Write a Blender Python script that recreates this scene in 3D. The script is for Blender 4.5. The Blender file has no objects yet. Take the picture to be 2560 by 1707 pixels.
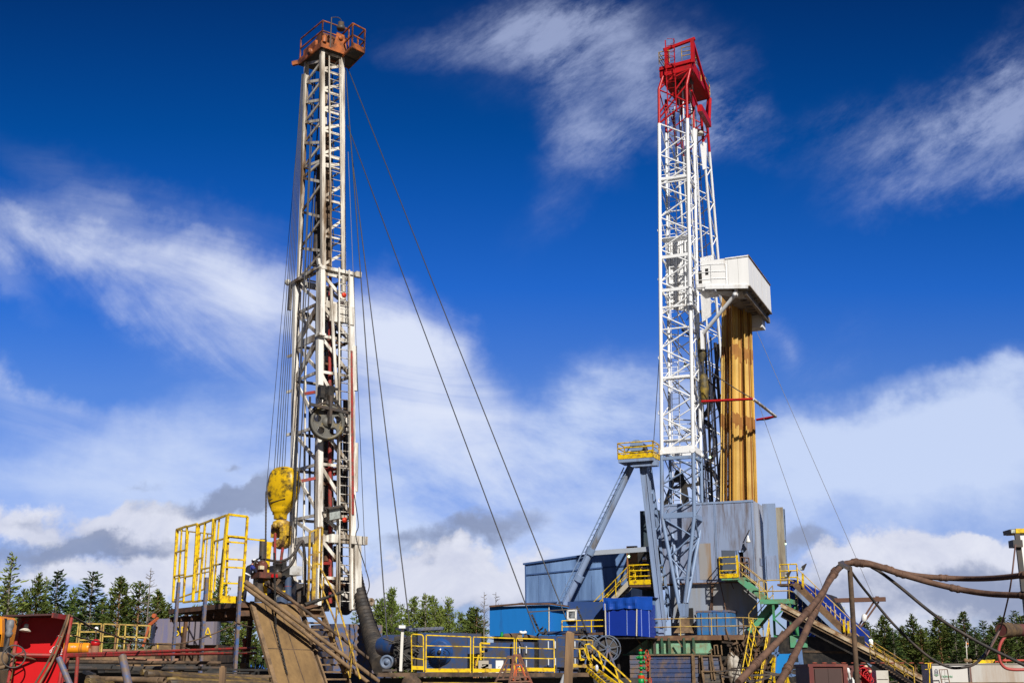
import bpy, bmesh, math, random
from mathutils import Vector, Matrix, Quaternion, noise as mnoise
random.seed(7)
R = math.radians
PI = math.pi
scene = bpy.context.scene
COL = scene.collection

# ---------------------------------------------------------------- camera
FPX, PW, PH, HORIZ = 3100.0, 2560.0, 1707.0, 1690.0
PITCH = math.atan((HORIZ - PH/2)/FPX)
CAM = Vector((0, 0, 1.7))
cd = bpy.data.cameras.new('camera')
cd.sensor_width = 36; cd.lens = FPX/PW*36; cd.clip_end = 20000; cd.clip_start = .1
cam = bpy.data.objects.new('camera', cd); COL.objects.link(cam)
cam.location = CAM; cam.rotation_euler = (PI/2 + PITCH, 0, 0)
scene.camera = cam
cp, sp = math.cos(PITCH), math.sin(PITCH)

def ray(px, py):
    x = (px - PW/2)/FPX; y = (PH/2 - py)/FPX
    return Vector((x, cp - y*sp, sp + y*cp))
def at(px, py, Y):                       # point of the sight line through a photo pixel at world depth Y
    d = ray(px, py); return CAM + d*(Y/d.y)

class Fr:                                # a turned and shifted building frame (z up)
    def __init__(s, o, deg):
        s.o = Vector(o); s.deg = deg; a = R(deg)
        s.ex = Vector((math.cos(a), math.sin(a), 0)); s.ey = Vector((-math.sin(a), math.cos(a), 0))
        s.M = Matrix.Translation(s.o) @ Matrix.Rotation(a, 4, 'Z'); s.Mi = s.M.inverted()
    def L(s, w): return s.Mi @ Vector(w)
    def W(s, l): return s.M @ Vector(l)
    def _h(s, px, py, i, c):
        d = s.Mi.to_3x3() @ ray(px, py); o = s.Mi @ CAM
        return o + d*((c - o[i])/d[i])
    def P(s, px, py, p, n):                # meets the plane through p with normal n
        d = s.Mi.to_3x3() @ ray(px, py); o = s.Mi @ CAM; n = Vector(n)
        return o + d*((Vector(p) - o).dot(n)/d.dot(n))
    def X(s, px, py, c=0): return s._h(px, py, 0, c)
    def Y(s, px, py, c=0): return s._h(px, py, 1, c)
    def Z(s, px, py, c=0): return s._h(px, py, 2, c)
WORLD = Fr((0, 0, 0), 0)

def crop(x0, y0, x1, y1, w, h):          # zoomed crop of the photo -> photo pixels
    return lambda x, y: (x0 + x*(x1 - x0)/w, y0 + y*(y1 - y0)/h)
k1 = crop(0, 1240, 640, 1707, 2149, 1568)
k2 = crop(560, 1120, 1100, 1707, 1442, 1568)
k3 = crop(960, 1340, 1560, 1707, 2352, 1439)
k4 = crop(1440, 1080, 2080, 1707, 1601, 1568)
k5 = crop(1960, 1280, 2560, 1707, 2203, 1568)
t1 = crop(660, 20, 1000, 420, 1333, 1568)
t2 = crop(640, 380, 960, 760, 1320, 1568)
t3 = crop(640, 660, 960, 1120, 1091, 1568)
t4 = crop(600, 1000, 960, 1560, 1008, 1568)
t5 = crop(1600, 80, 1840, 440, 1045, 1568)
t6 = crop(1600, 560, 1980, 960, 1490, 1568)
t7 = crop(1500, 900, 1980, 1300, 1882, 1568)
b1 = crop(0, 1520, 280, 1707, 2348, 1568)
b2 = crop(270, 1520, 670, 1707, 2352, 1100)
b3 = crop(1560, 1540, 1860, 1707, 2352, 1309)
b4 = crop(1840, 1440, 2160, 1707, 1879, 1568)
b5 = crop(2280, 1540, 2560, 1707, 2352, 1403)
b6 = crop(2440, 1280, 2560, 1620, 553, 1568)
b7 = crop(600, 1340, 820, 1560, 1568, 1568)

# ---------------------------------------------------------------- materials
_mats = {}
def M(name, col, rough=.6, metal=0., dirt=None, amt=.0, scale=1.5, streak=False, var=.12, bump=0., spec=.4, soft=.12):
    if name in _mats: return _mats[name]
    m = bpy.data.materials.new(name); m.use_nodes = True; _mats[name] = m
    nt = m.node_tree; N = nt.nodes; Lk = nt.links
    b = N['Principled BSDF']; b.inputs['Roughness'].default_value = rough; b.inputs['Metallic'].default_value = metal
    b.inputs['Specular IOR Level'].default_value = spec
    tc = N.new('ShaderNodeTexCoord'); mp = N.new('ShaderNodeMapping')
    Lk.new(tc.outputs['Object'], mp.inputs['Vector'])
    if streak: mp.inputs['Scale'].default_value = (1, 1, .12)
    n1 = N.new('ShaderNodeTexNoise'); n1.inputs['Scale'].default_value = scale*2.2; n1.inputs['Detail'].default_value = 6
    n1.inputs['Roughness'].default_value = .62
    Lk.new(mp.outputs['Vector'], n1.inputs['Vector'])
    mx = N.new('ShaderNodeMix'); mx.data_type = 'RGBA'
    c = Vector(col[:3])
    mx.inputs['A'].default_value = (*[max(0, x*(1-var)) for x in c], 1); mx.inputs['B'].default_value = (*[min(1, x*(1+var)) for x in c], 1)
    Lk.new(n1.outputs['Fac'], mx.inputs['Factor'])
    out = mx.outputs['Result']
    if dirt is not None:
        n2 = N.new('ShaderNodeTexNoise'); n2.inputs['Scale'].default_value = scale; n2.inputs['Detail'].default_value = 9; n2.inputs['Roughness'].default_value = .68
        Lk.new(mp.outputs['Vector'], n2.inputs['Vector'])
        rp = N.new('ShaderNodeMapRange'); t = .72 - .5*amt
        rp.inputs['From Min'].default_value = t - soft/2; rp.inputs['From Max'].default_value = t + soft
        Lk.new(n2.outputs['Fac'], rp.inputs['Value'])
        m2 = N.new('ShaderNodeMix'); m2.data_type = 'RGBA'
        Lk.new(rp.outputs['Result'], m2.inputs['Factor']); Lk.new(out, m2.inputs['A']); m2.inputs['B'].default_value = (*dirt[:3], 1)
        out = m2.outputs['Result']
    Lk.new(out, b.inputs['Base Color'])
    if bump:
        bp = N.new('ShaderNodeBump'); bp.inputs['Strength'].default_value = bump; bp.inputs['Distance'].default_value = .02
        Lk.new(n1.outputs['Fac'], bp.inputs['Height']); Lk.new(bp.outputs['Normal'], b.inputs['Normal'])
    return m
def lamp_mat(name, col, strength):
    m = bpy.data.materials.new(name); m.use_nodes = True
    b = m.node_tree.nodes['Principled BSDF']; b.inputs['Base Color'].default_value = (*col, 1)
    b.inputs['Emission Color'].default_value = (*col, 1); b.inputs['Emission Strength'].default_value = strength
    return m

MUD = (.20, .125, .065)
mYEL = M('yellow_paint', (.80, .53, .004), .45, dirt=(.20, .09, .025), amt=.37, scale=5)
mYELd = M('dirty_yellow_paint', (.62, .40, .03), .5, dirt=(.20, .12, .06), amt=.52, scale=3)
mYELr = M('dull_yellow_rail', (.60, .42, .10), .5, dirt=(.22, .12, .06), amt=.42, scale=2)
mWHT = M('mast_white_paint', (.80, .77, .70), .45, dirt=(.17, .11, .055), amt=.46, scale=1.6, streak=True)
mWHTd = M('grimy_cream_paint', (.74, .69, .60), .5, dirt=(.17, .105, .055), amt=.47, scale=1.8, streak=True)
mWHTc = M('mast_leg_white', (.82, .79, .73), .45, dirt=(.20, .125, .065), amt=.33, scale=2.2, streak=True)
mWHT2 = M('tower_white_paint', (.84, .85, .86), .4, dirt=(.42, .34, .25), amt=.2, scale=1.5, streak=True)
mCABIN = M('cabin_white_paint', (.86, .86, .85), .45, dirt=(.45, .33, .22), amt=.13, scale=1.2, streak=True, bump=.1)
mORG = M('orange_paint', (.44, .125, .032), .5, dirt=(.09, .04, .025), amt=.5, scale=2.5)
mORGb = M('bright_orange_paint', (.85, .28, .01), .4, dirt=(.35, .15, .05), amt=.12, scale=2)
mRED = M('red_paint', (.46, .008, .012), .4, dirt=(.20, .02, .02), amt=.25, scale=2)
mREDp = M('red_panel_paint', (.52, .004, .006), .38, dirt=(.26, .02, .015), amt=.2, scale=1.4, spec=.3)
mREDo = M('old_red_pipe', (.36, .035, .03), .5, dirt=(.13, .06, .04), amt=.42, scale=4)
mMAR = M('maroon_paint', (.11, .035, .03), .5, dirt=(.16, .09, .05), amt=.3, scale=2)
mGRYB = M('grey_blue_paint', (.235, .31, .465), .45, dirt=(.16, .15, .15), amt=.3, scale=1.4, streak=True)
mGRYB2 = M('tower_grey_blue_paint', (.205, .285, .44), .42, dirt=(.14, .13, .13), amt=.25, scale=2, streak=True)
mBLU = M('blue_paint', (.014, .082, .34), .4, dirt=(.02, .035, .09), amt=.22, scale=1.6)
mBLUd = M('machine_blue_paint', (.015, .052, .165), .42, dirt=(.065, .055, .05), amt=.46, scale=2.4)
mBLUc = M('bright_blue_cladding', (.006, .03, .27), .4, dirt=(.015, .03, .2), amt=.15, scale=1)
mBLUs = M('sky_blue_paint', (.012, .165, .50), .42, dirt=(.02, .09, .27), amt=.2, scale=1.5, streak=True)
mBLUa = M('weathered_blue_paint', (.185, .305, .54), .45, dirt=(.055, .10, .22), amt=.45, scale=1.0, streak=True, soft=.25)
mBLUp = M('chipped_blue_steel', (.05, .115, .29), .5, dirt=(.20, .14, .10), amt=.55, scale=5)
mGRNp = M('pale_green_paint', (.23,.46,.30), .5, dirt=(.24,.19,.10), amt=.42, scale=1.2)
mREEL = M('reel_grey', (.10,.125,.18), .5, dirt=(.07,.06,.05), amt=.4, scale=3)
mTARP = M('blue_tarpaulin', (.008, .06, .35), .35, var=.2, bump=.5)
mPURP = M('muddy_blue_tank', (.05, .085, .33), .5, dirt=(.19, .165, .19), amt=.78, scale=1.5, streak=True, soft=.2)
mGRN = M('green_paint', (.11, .36, .20), .5, dirt=(.19, .16, .09), amt=.42, scale=1.3)
mGRNd = M('bracing_green_paint', (.05, .27, .12), .5, dirt=(.12, .11, .06), amt=.36, scale=2)
mGRNv = M('valve_green_paint', (.005, .25, .055), .4, dirt=(.02, .10, .04), amt=.3, scale=8)
mREDv = M('flange_red_paint', (.55, .055, .012), .4, dirt=(.22, .05, .03), amt=.3, scale=8)
mRUST = M('rusty_steel', (.17, .085, .045), .75, dirt=(.08, .05, .035), amt=.5, scale=3, bump=.2)
mMUD = M('mud_caked_steel', (.25, .16, .085), .85, dirt=(.13, .085, .05), amt=.5, scale=2.2, bump=.4)
mMUDb = M('muddy_brown_machinery', (.16, .10, .06), .85, dirt=(.05, .035, .025), amt=.55, scale=1.6, bump=.4)
mPLATE = M('mud_stained_plate', (.27, .165, .066), .8, dirt=(.13, .078, .034), amt=.55, scale=1.9, streak=True, soft=.25)
mBLK = M('black_grease_and_shade', (.022, .021, .021), .5, dirt=(.06, .05, .04), amt=.4, scale=3)  # grease and black parts; also paints the shade under decks and in openings
mDRK = M('dark_steel', (.055, .052, .052), .5, dirt=(.10, .07, .05), amt=.45, scale=3)
mROPE = M('wire_rope', (.05, .05, .055), .45, metal=.3)
mROPEg = M('grey_wire', (.16, .16, .18), .5)
mHOSE = M('muddy_hose', (.155, .085, .055), .8, dirt=(.09, .05, .035), amt=.5, scale=6, bump=.5)
mHOSEb = M('black_hose', (.03, .026, .024), .6, dirt=(.07, .05, .04), amt=.4, scale=5, bump=.3)
mWOOD = M('weathered_wood', (.27, .165, .085), .85, dirt=(.12, .075, .045), amt=.45, scale=2.5, streak=True, bump=.4)
mGLASS = M('window_glass', (.03, .035, .04), .1, spec=.6)
mLENS = M('lamp_lens', (.55, .60, .58), .15, dirt=(.30, .32, .30), amt=.4, scale=9, spec=.7)
mPLASTIC = M('white_plastic', (.78, .78, .76), .4)
mTEXTw = M('white_lettering', (.8, .8, .8), .5)
mTEXTg = M('green_lettering', (.03, .33, .13), .5)
mTEXTy = M('yellow_lettering', (.75, .50, .01), .5)
mNAVY = M('navy_cloth', (.012, .014, .03), .85, var=.25, bump=.4)
mNAVYb = M('blue_cloth', (.02, .03, .22), .8)
mSKIN = M('skin', (.45, .22, .15), .6)
mREFL = M('reflective_strip', (.68, .70, .72), .35)
mHELM = M('white_helmet_shell', (.82, .83, .84), .3)
mBOOT = M('boot_leather', (.03, .025, .02), .6)

# ---------------------------------------------------------------- mesh building
def basis(d, up=(0, 0, 1)):
    z = d.normalized(); u = Vector(up)
    if abs(z.dot(u)) > .98: u = Vector((1, 0, 0))
    x = u.cross(z).normalized(); y = z.cross(x)
    return x, y, z
class MB:
    def __init__(s): s.v = []; s.f = []; s.mi = []; s.m = 0; s.sm = []
    def add(s, vs, fs, smooth=False):
        n = len(s.v); s.v += [Vector(v) for v in vs]
        for f in fs: s.f.append([n + i for i in f]); s.mi.append(s.m); s.sm.append(smooth)
        return s
    def mat(s, i): s.m = i; return s
    def hexa(s, p): return s.add(p, [(0,3,2,1),(4,5,6,7),(0,1,5,4),(1,2,6,5),(2,3,7,6),(3,0,4,7)])
    def box(s, a, b):
        x0,x1 = sorted((a[0],b[0])); y0,y1 = sorted((a[1],b[1])); z0,z1 = sorted((a[2],b[2]))
        return s.hexa([(x0,y0,z0),(x1,y0,z0),(x1,y1,z0),(x0,y1,z0),(x0,y0,z1),(x1,y0,z1),(x1,y1,z1),(x0,y1,z1)])
    def bar(s, a, b, w=.06, h=None, up=(0,0,1), ext=0):
        a = Vector(a); b = Vector(b); h = h or w
        if (b-a).length < 1e-4: return s
        x,y,z = basis(b-a, up); a = a - z*ext; b = b + z*ext
        c = [(-w/2,-h/2),(w/2,-h/2),(w/2,h/2),(-w/2,h/2)]
        return s.hexa([a + x*i + y*j for i,j in c] + [b + x*i + y*j for i,j in c])
    def tube(s, a, b, r=.04, n=8, r2=None, cap=True):
        a = Vector(a); b = Vector(b)
        if (b-a).length < 1e-4: return s
        r2 = r if r2 is None else r2; x,y,z = basis(b-a)
        vs = []
        for p,rr in ((a,r),(b,r2)):
            for i in range(n):
                t = 2*PI*i/n; vs.append(p + x*(rr*math.cos(t)) + y*(rr*math.sin(t)))
        s.add(vs, [(i,(i+1)%n,n+(i+1)%n,n+i) for i in range(n)], True)
        if cap: s.add(vs, [tuple(range(n-1,-1,-1)), tuple(range(n,2*n))])
        return s
    def path(s, pts, r=.04, n=7, rf=None):
        pts = [Vector(p) for p in pts]; m = len(pts); vs = []; x = None
        for i,p in enumerate(pts):
            d = (pts[min(i+1,m-1)] - pts[max(i-1,0)]).normalized()
            if x is None: x,_,_ = basis(d)
            x = (x - d*x.dot(d)).normalized(); y = d.cross(x); rr = rf(i/(m-1)) if rf else r
            for k in range(n):
                t = 2*PI*k/n; vs.append(p + x*(rr*math.cos(t)) + y*(rr*math.sin(t)))
        fs = [(i*n+k, i*n+(k+1)%n, (i+1)*n+(k+1)%n, (i+1)*n+k) for i in range(m-1) for k in range(n)]
        s.add(vs, fs, True); s.add(vs, [tuple(range(n-1,-1,-1)), tuple(range((m-1)*n, m*n))]); return s
    def prism(s, poly, d):                # polygon of 3-D points pushed along d
        d = Vector(d); p = [Vector(q) for q in poly]; n = len(p)
        nrm = Vector((0,0,0))
        for i in range(n): nrm += p[i].cross(p[(i+1)%n])
        if nrm.dot(d) > 0: p = p[::-1]
        q = [v + d for v in p]
        return s.add(p + q, [tuple(range(n)), tuple(range(2*n-1,n-1,-1))] + [((i+1)%n, i, n+i, n+(i+1)%n) for i in range(n)])
    def lathe(s, c, axis, prof, n=20, cap=True):    # prof: (radius, height along axis)
        c = Vector(c); x,y,z = basis(Vector(axis)); vs = []
        for r,h in prof:
            for k in range(n):
                t = 2*PI*k/n; vs.append(c + z*h + x*(r*math.cos(t)) + y*(r*math.sin(t)))
        m = len(prof)
        s.add(vs, [(i*n+k, i*n+(k+1)%n, (i+1)*n+(k+1)%n, (i+1)*n+k) for i in range(m-1) for k in range(n)], True)
        if cap and prof[0][0] > 1e-4: s.add(vs, [tuple(range(n-1,-1,-1))])
        if cap and prof[-1][0] > 1e-4: s.add(vs, [tuple(range((m-1)*n, m*n))])
        return s
    def ring(s, c, axis, R0, r=.02, n=24, m=6, a0=0, a1=2*PI):
        c = Vector(c); x,y,z = basis(Vector(axis)); full = abs(a1-a0-2*PI) < 1e-3
        pts = [c + x*(R0*math.cos(a0+(a1-a0)*i/n)) + y*(R0*math.sin(a0+(a1-a0)*i/n)) for i in range(n+1)]
        return s.path(pts, r, m)
    def ball(s, c, r, n=10, sc=(1,1,1)):
        c = Vector(c); vs = []; m = n//2+1
        for i in range(m+1):
            a = PI*i/m
            for k in range(n):
                t = 2*PI*k/n; vs.append(c + Vector((r*math.sin(a)*math.cos(t)*sc[0], r*math.sin(a)*math.sin(t)*sc[1], r*math.cos(a)*sc[2])))
        return s.add(vs, [(i*n+k,(i+1)*n+k,(i+1)*n+(k+1)%n,i*n+(k+1)%n) for i in range(m) for k in range(n)], True)
    def ladder(s, a, b, side, w=.45, step=.33, r=.02, rail=.03):
        a = Vector(a); b = Vector(b); sd = Vector(side).normalized()*w/2
        s.bar(a - sd, b - sd, rail*1.6, rail*1.6); s.bar(a + sd, b + sd, rail*1.6, rail*1.6)
        n = max(2, int((b-a).length/step))
        for i in range(1, n):
            p = a.lerp(b, i/n); s.tube(p - sd, p + sd, r, 5)
        return s
    def build(s, name, mats, parent=None, fr=None):
        me = bpy.data.meshes.new(name)
        me.from_pydata([tuple(v) for v in s.v], [], s.f); 
        if not isinstance(mats, (list, tuple)): mats = [mats]
        for m in mats: me.materials.append(m)
        for p,i,sm in zip(me.polygons, s.mi, s.sm): p.material_index = min(i, len(mats)-1); p.use_smooth = sm
        me.update()
        o = bpy.data.objects.new(name, me); COL.objects.link(o)
        if parent is not None: o.parent = parent
        elif fr is not None: o.matrix_world = fr.M
        return o

def railing(mb, pts, h=1.1, mids=(.55,), every=1.4, r=.025, toe=0., up=(0,0,1), sq=False):
    up = Vector(up); pts = [Vector(p) for p in pts]
    f = (lambda a, b: mb.bar(a, b, r*2)) if sq else (lambda a, b: mb.tube(a, b, r, 6))
    for a, b in zip(pts, pts[1:]):
        n = max(1, round((b-a).length/every))
        for i in range(n+1): p = a.lerp(b, i/n); f(p, p + up*h)
        for m in list(mids) + [h]: f(a + up*m, b + up*m)
        if toe: mb.bar(a + up*(toe/2), b + up*(toe/2), .012, toe)
    return mb

AUTO = []
def tag(o, label=None, cat=None, group=None, kind=None):
    if label: o['label'] = label
    if cat: o['category'] = cat
    if group: o['group'] = group
    if kind: o['kind'] = kind
    return o
def thing(name, label, cat, fr=WORLD, group=None):      # an Empty whose parts are modelled in frame fr; rebase() sets it at the thing's base
    o = bpy.data.objects.new(name, None); COL.objects.link(o); o.empty_display_size = .3
    o.matrix_world = fr.M.copy(); tag(o, label, cat, group); AUTO.append(o); return o
def solo(mb, name, mats, label, cat, fr=WORLD, group=None):   # a thing that is one mesh
    o = mb.build(name, mats, None, fr); tag(o, label, cat, group); AUTO.append(o); return o
def desc(o):
    r = []
    for c in o.children: r.append(c); r += desc(c)
    return r
def rebase(o):
    ms = [x for x in [o] + desc(o) if x.type == 'MESH']
    vs = [v.co for x in ms for v in x.data.vertices]
    if not vs: return
    b = Vector(((min(v.x for v in vs)+max(v.x for v in vs))/2, (min(v.y for v in vs)+max(v.y for v in vs))/2, min(v.z for v in vs)))
    for me in {x.data for x in ms}: me.transform(Matrix.Translation(-b))
    o.matrix_basis = o.matrix_basis @ Matrix.Translation(b)
def rebase_all():
    for o in AUTO: rebase(o)
    AUTO.clear()
def copy_tree(o, parent=None):
    c = o.copy(); COL.objects.link(c)
    if parent is not None: c.parent = parent
    for ch in list(o.children): copy_tree(ch, c)
    return c
def sag(a, b, drop, n=20):
    a = Vector(a); b = Vector(b)
    return [a.lerp(b, i/n) - Vector((0,0,drop*4*(i/n)*(1-i/n))) for i in range(n+1)]
def spline(pts, n=8):                                    # Catmull-Rom through points
    P = [Vector(p) for p in pts]; P = [P[0]*2-P[1]] + P + [P[-1]*2-P[-2]]; out = []
    for i in range(1, len(P)-2):
        for k in range(n):
            t = k/n; a,b,c,d = P[i-1],P[i],P[i+1],P[i+2]
            out.append(.5*((2*b)+(c-a)*t+(2*a-5*b+4*c-d)*t*t+(3*b-a-3*c+d)*t**3))
    return out + [P[-2]]
def letters(txt, size, o, ex, ey, mat_, name, parent=None, fr=None, depth=.004):   # flat raised lettering in the plane (ex, ey) at o
    cu = bpy.data.curves.new('lettering', 'FONT'); cu.body = txt; cu.size = size; cu.extrude = depth; cu.resolution_u = 2
    ob = bpy.data.objects.new('lettering', cu); COL.objects.link(ob)
    me = bpy.data.meshes.new_from_object(ob.evaluated_get(bpy.context.evaluated_depsgraph_get())); bpy.data.objects.remove(ob)
    ex = Vector(ex).normalized(); ey = Vector(ey).normalized(); ez = ex.cross(ey)
    Mx = Matrix((ex, ey, ez)).transposed().to_4x4(); Mx.translation = Vector(o)
    me.transform(Mx); me.materials.clear(); me.materials.append(mat_)
    o2 = bpy.data.objects.new(name, me); COL.objects.link(o2)
    if parent is not None: o2.parent = parent
    return o2
# ---------------------------------------------------------------- light
SUN_AZ, SUN_EL = 18.0, 36.0      # degrees right of straight behind the camera, and height
sd = Vector((math.sin(R(SUN_AZ))*math.cos(R(SUN_EL)), -math.cos(R(SUN_AZ))*math.cos(R(SUN_EL)), math.sin(R(SUN_EL))))
sl = bpy.data.lights.new('sun', 'SUN'); sl.energy = 4.6; sl.angle = R(.53); sl.color = (1, .955, .885)
so = bpy.data.objects.new('sun', sl); COL.objects.link(so); so.location = (30, -30, 60)
so.rotation_euler = (-sd).to_track_quat('-Z', 'Y').to_euler()
scene.view_settings.view_transform = 'Standard'; scene.view_settings.look = 'None'
scene.view_settings.exposure = .235; scene.view_settings.gamma = 1

# ---------------------------------------------------------------- sky
w = bpy.data.worlds.new('World'); scene.world = w; w.use_nodes = True
nt = w.node_tree; N = nt.nodes; Lk = nt.links
w.cycles.sampling_method = 'MANUAL'; w.cycles.sample_map_resolution = 256
bg = N['Background']; bg.inputs['Strength'].default_value = .085
def mth(op, a, b=None, c=None, clamp=False):
    n = N.new('ShaderNodeMath'); n.operation = op; n.use_clamp = clamp
    for i, x in enumerate((a, b, c)):
        if x is None: continue
        if isinstance(x, (int, float)): n.inputs[i].default_value = x
        else: Lk.new(x, n.inputs[i])
    return n.outputs[0]
def mixc(f, a, b, mode='MIX'):
    n = N.new('ShaderNodeMix'); n.data_type = 'RGBA'; n.blend_type = mode
    for k, x in (('Factor', f), ('A', a), ('B', b)):
        if isinstance(x, (int, float)): n.inputs[k].default_value = x
        elif isinstance(x, tuple): n.inputs[k].default_value = (*x, 1)
        else: Lk.new(x, n.inputs[k])
    return n.outputs['Result']
def smooth(x, a, b):
    n = N.new('ShaderNodeMapRange'); n.interpolation_type = 'SMOOTHSTEP'
    Lk.new(x, n.inputs['Value']); n.inputs['From Min'].default_value = a; n.inputs['From Max'].default_value = b
    return n.outputs['Result']
sky = N.new('ShaderNodeTexSky'); sky.sky_type = 'NISHITA'; sky.sun_disc = False
sky.sun_elevation = R(SUN_EL); sky.sun_rotation = math.atan2(sd.x, sd.y)
sky.air_density = 1.0; sky.dust_density = .2; sky.ozone_density = 3.0; sky.altitude = 200
hs = N.new('ShaderNodeHueSaturation'); hs.inputs['Saturation'].default_value = 1.22; hs.inputs['Hue'].default_value = .515
Lk.new(sky.outputs['Color'], hs.inputs['Color'])
tc = N.new('ShaderNodeTexCoord'); sx = N.new('ShaderNodeSeparateXYZ'); Lk.new(tc.outputs['Generated'], sx.inputs[0])
yy = mth('MAXIMUM', sx.outputs['Y'], .05)
U = mth('DIVIDE', sx.outputs['X'], yy); V = mth('DIVIDE', sx.outputs['Z'], yy)    # heading and height of a sky direction
cb = N.new('ShaderNodeCombineXYZ'); Lk.new(U, cb.inputs[0]); Lk.new(V, cb.inputs[1]); UV = cb.outputs[0]
front = smooth(sx.outputs['Y'], .05, .3)
def uv(px, py): d = ray(px, py); return d.x/d.y, d.z/d.y
def mapped(loc, rot, scl):
    n = N.new('ShaderNodeMapping'); n.vector_type = 'TEXTURE'; Lk.new(WUV, n.inputs['Vector'])
    n.inputs['Location'].default_value = (*loc, 0); n.inputs['Rotation'].default_value = (0, 0, R(rot)); n.inputs['Scale'].default_value = (*scl, 1)
    return n.outputs[0]
def fbm(scale, rot, stretch, detail=8, rough=.6, dist=0., off=0., src=None):
    n = N.new('ShaderNodeMapping'); n.vector_type = 'POINT'; Lk.new(src or UV, n.inputs['Vector'])
    n.inputs['Rotation'].default_value = (0, 0, R(-rot))
    n2 = N.new('ShaderNodeMapping'); Lk.new(n.outputs[0], n2.inputs['Vector']); n2.inputs['Scale'].default_value = (1/stretch, 1, 1); n2.inputs['Location'].default_value = (off, off*.7, 0)
    t = N.new('ShaderNodeTexNoise'); t.noise_dimensions = '2D'; t.inputs['Scale'].default_value = scale; t.inputs['Detail'].default_value = detail
    t.inputs['Roughness'].default_value = rough; t.inputs['Distortion'].default_value = dist; Lk.new(n2.outputs[0], t.inputs['Vector'])
    return t.outputs['Fac']
# edges of the clouds wander: shift the lookup by slow noise
def warped(amount, scale, off):
    t = N.new('ShaderNodeTexNoise'); t.noise_dimensions = '2D'; t.inputs['Scale'].default_value = scale; t.inputs['Detail'].default_value = 6; t.inputs['Roughness'].default_value = .6
    m0 = N.new('ShaderNodeMapping'); Lk.new(UV, m0.inputs['Vector']); m0.inputs['Location'].default_value = (off, off, 0); Lk.new(m0.outputs[0], t.inputs['Vector'])
    va = N.new('ShaderNodeVectorMath'); va.operation = 'SUBTRACT'; Lk.new(t.outputs['Color'], va.inputs[0]); va.inputs[1].default_value = (.5, .5, .5)
    vs = N.new('ShaderNodeVectorMath'); vs.operation = 'MULTIPLY_ADD'; Lk.new(va.outputs[0], vs.inputs[0]); vs.inputs[1].default_value = (amount, amount, 0); Lk.new(UV, vs.inputs[2])
    return vs.outputs[0]
WUV = warped(.10, 6, 3.1)
def blobs(lst):                    # (x, y, half length, half width, tilt, weight) in photo-sized units of the sky
    acc = 0.
    for x, y, a, b, rot, wt in lst:
        X, Y_ = x*1.0884, y*1.0884
        g = N.new('ShaderNodeTexGradient'); g.gradient_type = 'SPHERICAL'
        Lk.new(mapped(uv(X, Y_), rot, (a*1.0884/FPX*1.2, b*1.0884/FPX*1.2)), g.inputs['Vector'])
        acc = mth('MULTIPLY_ADD', g.outputs['Fac'], wt, acc)
    return acc
cirL = blobs([(290, 600, 460, 135, -14, 1.05), (570, 710, 290, 165, -24, 1.25), (120, 565, 280, 80, -8, .6), (480, 810, 240, 100, -34, .85), (560, 510, 330, 70, -12, .3), (170, 420, 420, 90, -25, .28),
              (880, 800, 280, 160, -52, .95), (960, 930, 350, 170, -48, 1.05), (1110, 1080, 400, 180, -42, .9), (110, 950, 430, 80, -22, .6), (50, 860, 260, 45, -24, .35), (60, 690, 220, 50, -30, .3)])
cirR = blobs([(1270, 140, 420, 200, -15, .5), (1600, 240, 260, 170, -20, .45), (2180, 300, 460, 200, 25, .45), (1130, 75, 330, 90, 4, .75), (1330, 110, 300, 130, -35, .75), (1430, 60, 240, 80, 20, .6), (1310, 250, 260, 110, -60, .7), (1420, 330, 240, 80, 20, .75), (1560, 220, 200, 110, -20, .6), (1670, 230, 190, 120, -50, .8), (1640, 290, 170, 70, 30, .7), (1290, 450, 240, 80, 40, .42), (2230, 310, 420, 120, 30, 1.0), (2060, 280, 360, 110, 14, .55),
              (2320, 150, 240, 120, 50, .85), (2290, 430, 330, 70, 16, .9), (1790, 760, 110, 60, -55, .6), (1650, 90, 110, 140, 70, .35), (1900, 800, 180, 60, 50, .45)])
veil = blobs([(1370, 930, 360, 130, 16, 1.35), (1420, 1000, 460, 130, 6, .95), (1250, 1090, 1000, 230, 0, .95), (2180, 950, 520, 120, 4, 1.5), (2000, 1040, 560, 120, 6, 1.0), (2200, 1120, 500, 140, 0, .8), (300, 1140, 950, 170, -6, .85), (2330, 860, 230, 80, 10, .6), (1000, 1230, 1900, 280, 0, .75), (840, 1040, 560, 170, -24, .8)])
stL = fbm(8, -22, 4.0, 10, .62, .5, 1.3); stR = fbm(8, 28, 2.3, 12, .66, .0, 5.2); wisp = fbm(20, 38, 2.6, 12, .72, .12, 2.4); soft_ = fbm(5, 4, 2.4, 10, .62, .3, 8.1)
aL = smooth(mth('MULTIPLY', cirL, mth('ADD', mth('MULTIPLY_ADD', stL, 2.6, -.78), mth('MULTIPLY', soft_, .55))), .02, 1.35)
aR = smooth(mth('MULTIPLY', cirR, mth('ADD', mth('MULTIPLY_ADD', stR, 2.5, -.95), mth('MULTIPLY_ADD', wisp, 1.9, -.7))), .0, 1.45)
aV = smooth(mth('MULTIPLY', veil, mth('ADD', mth('MULTIPLY_ADD', soft_, 2.4, -.65), mth('MULTIPLY', stL, .5))), .02, 1.4)
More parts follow.
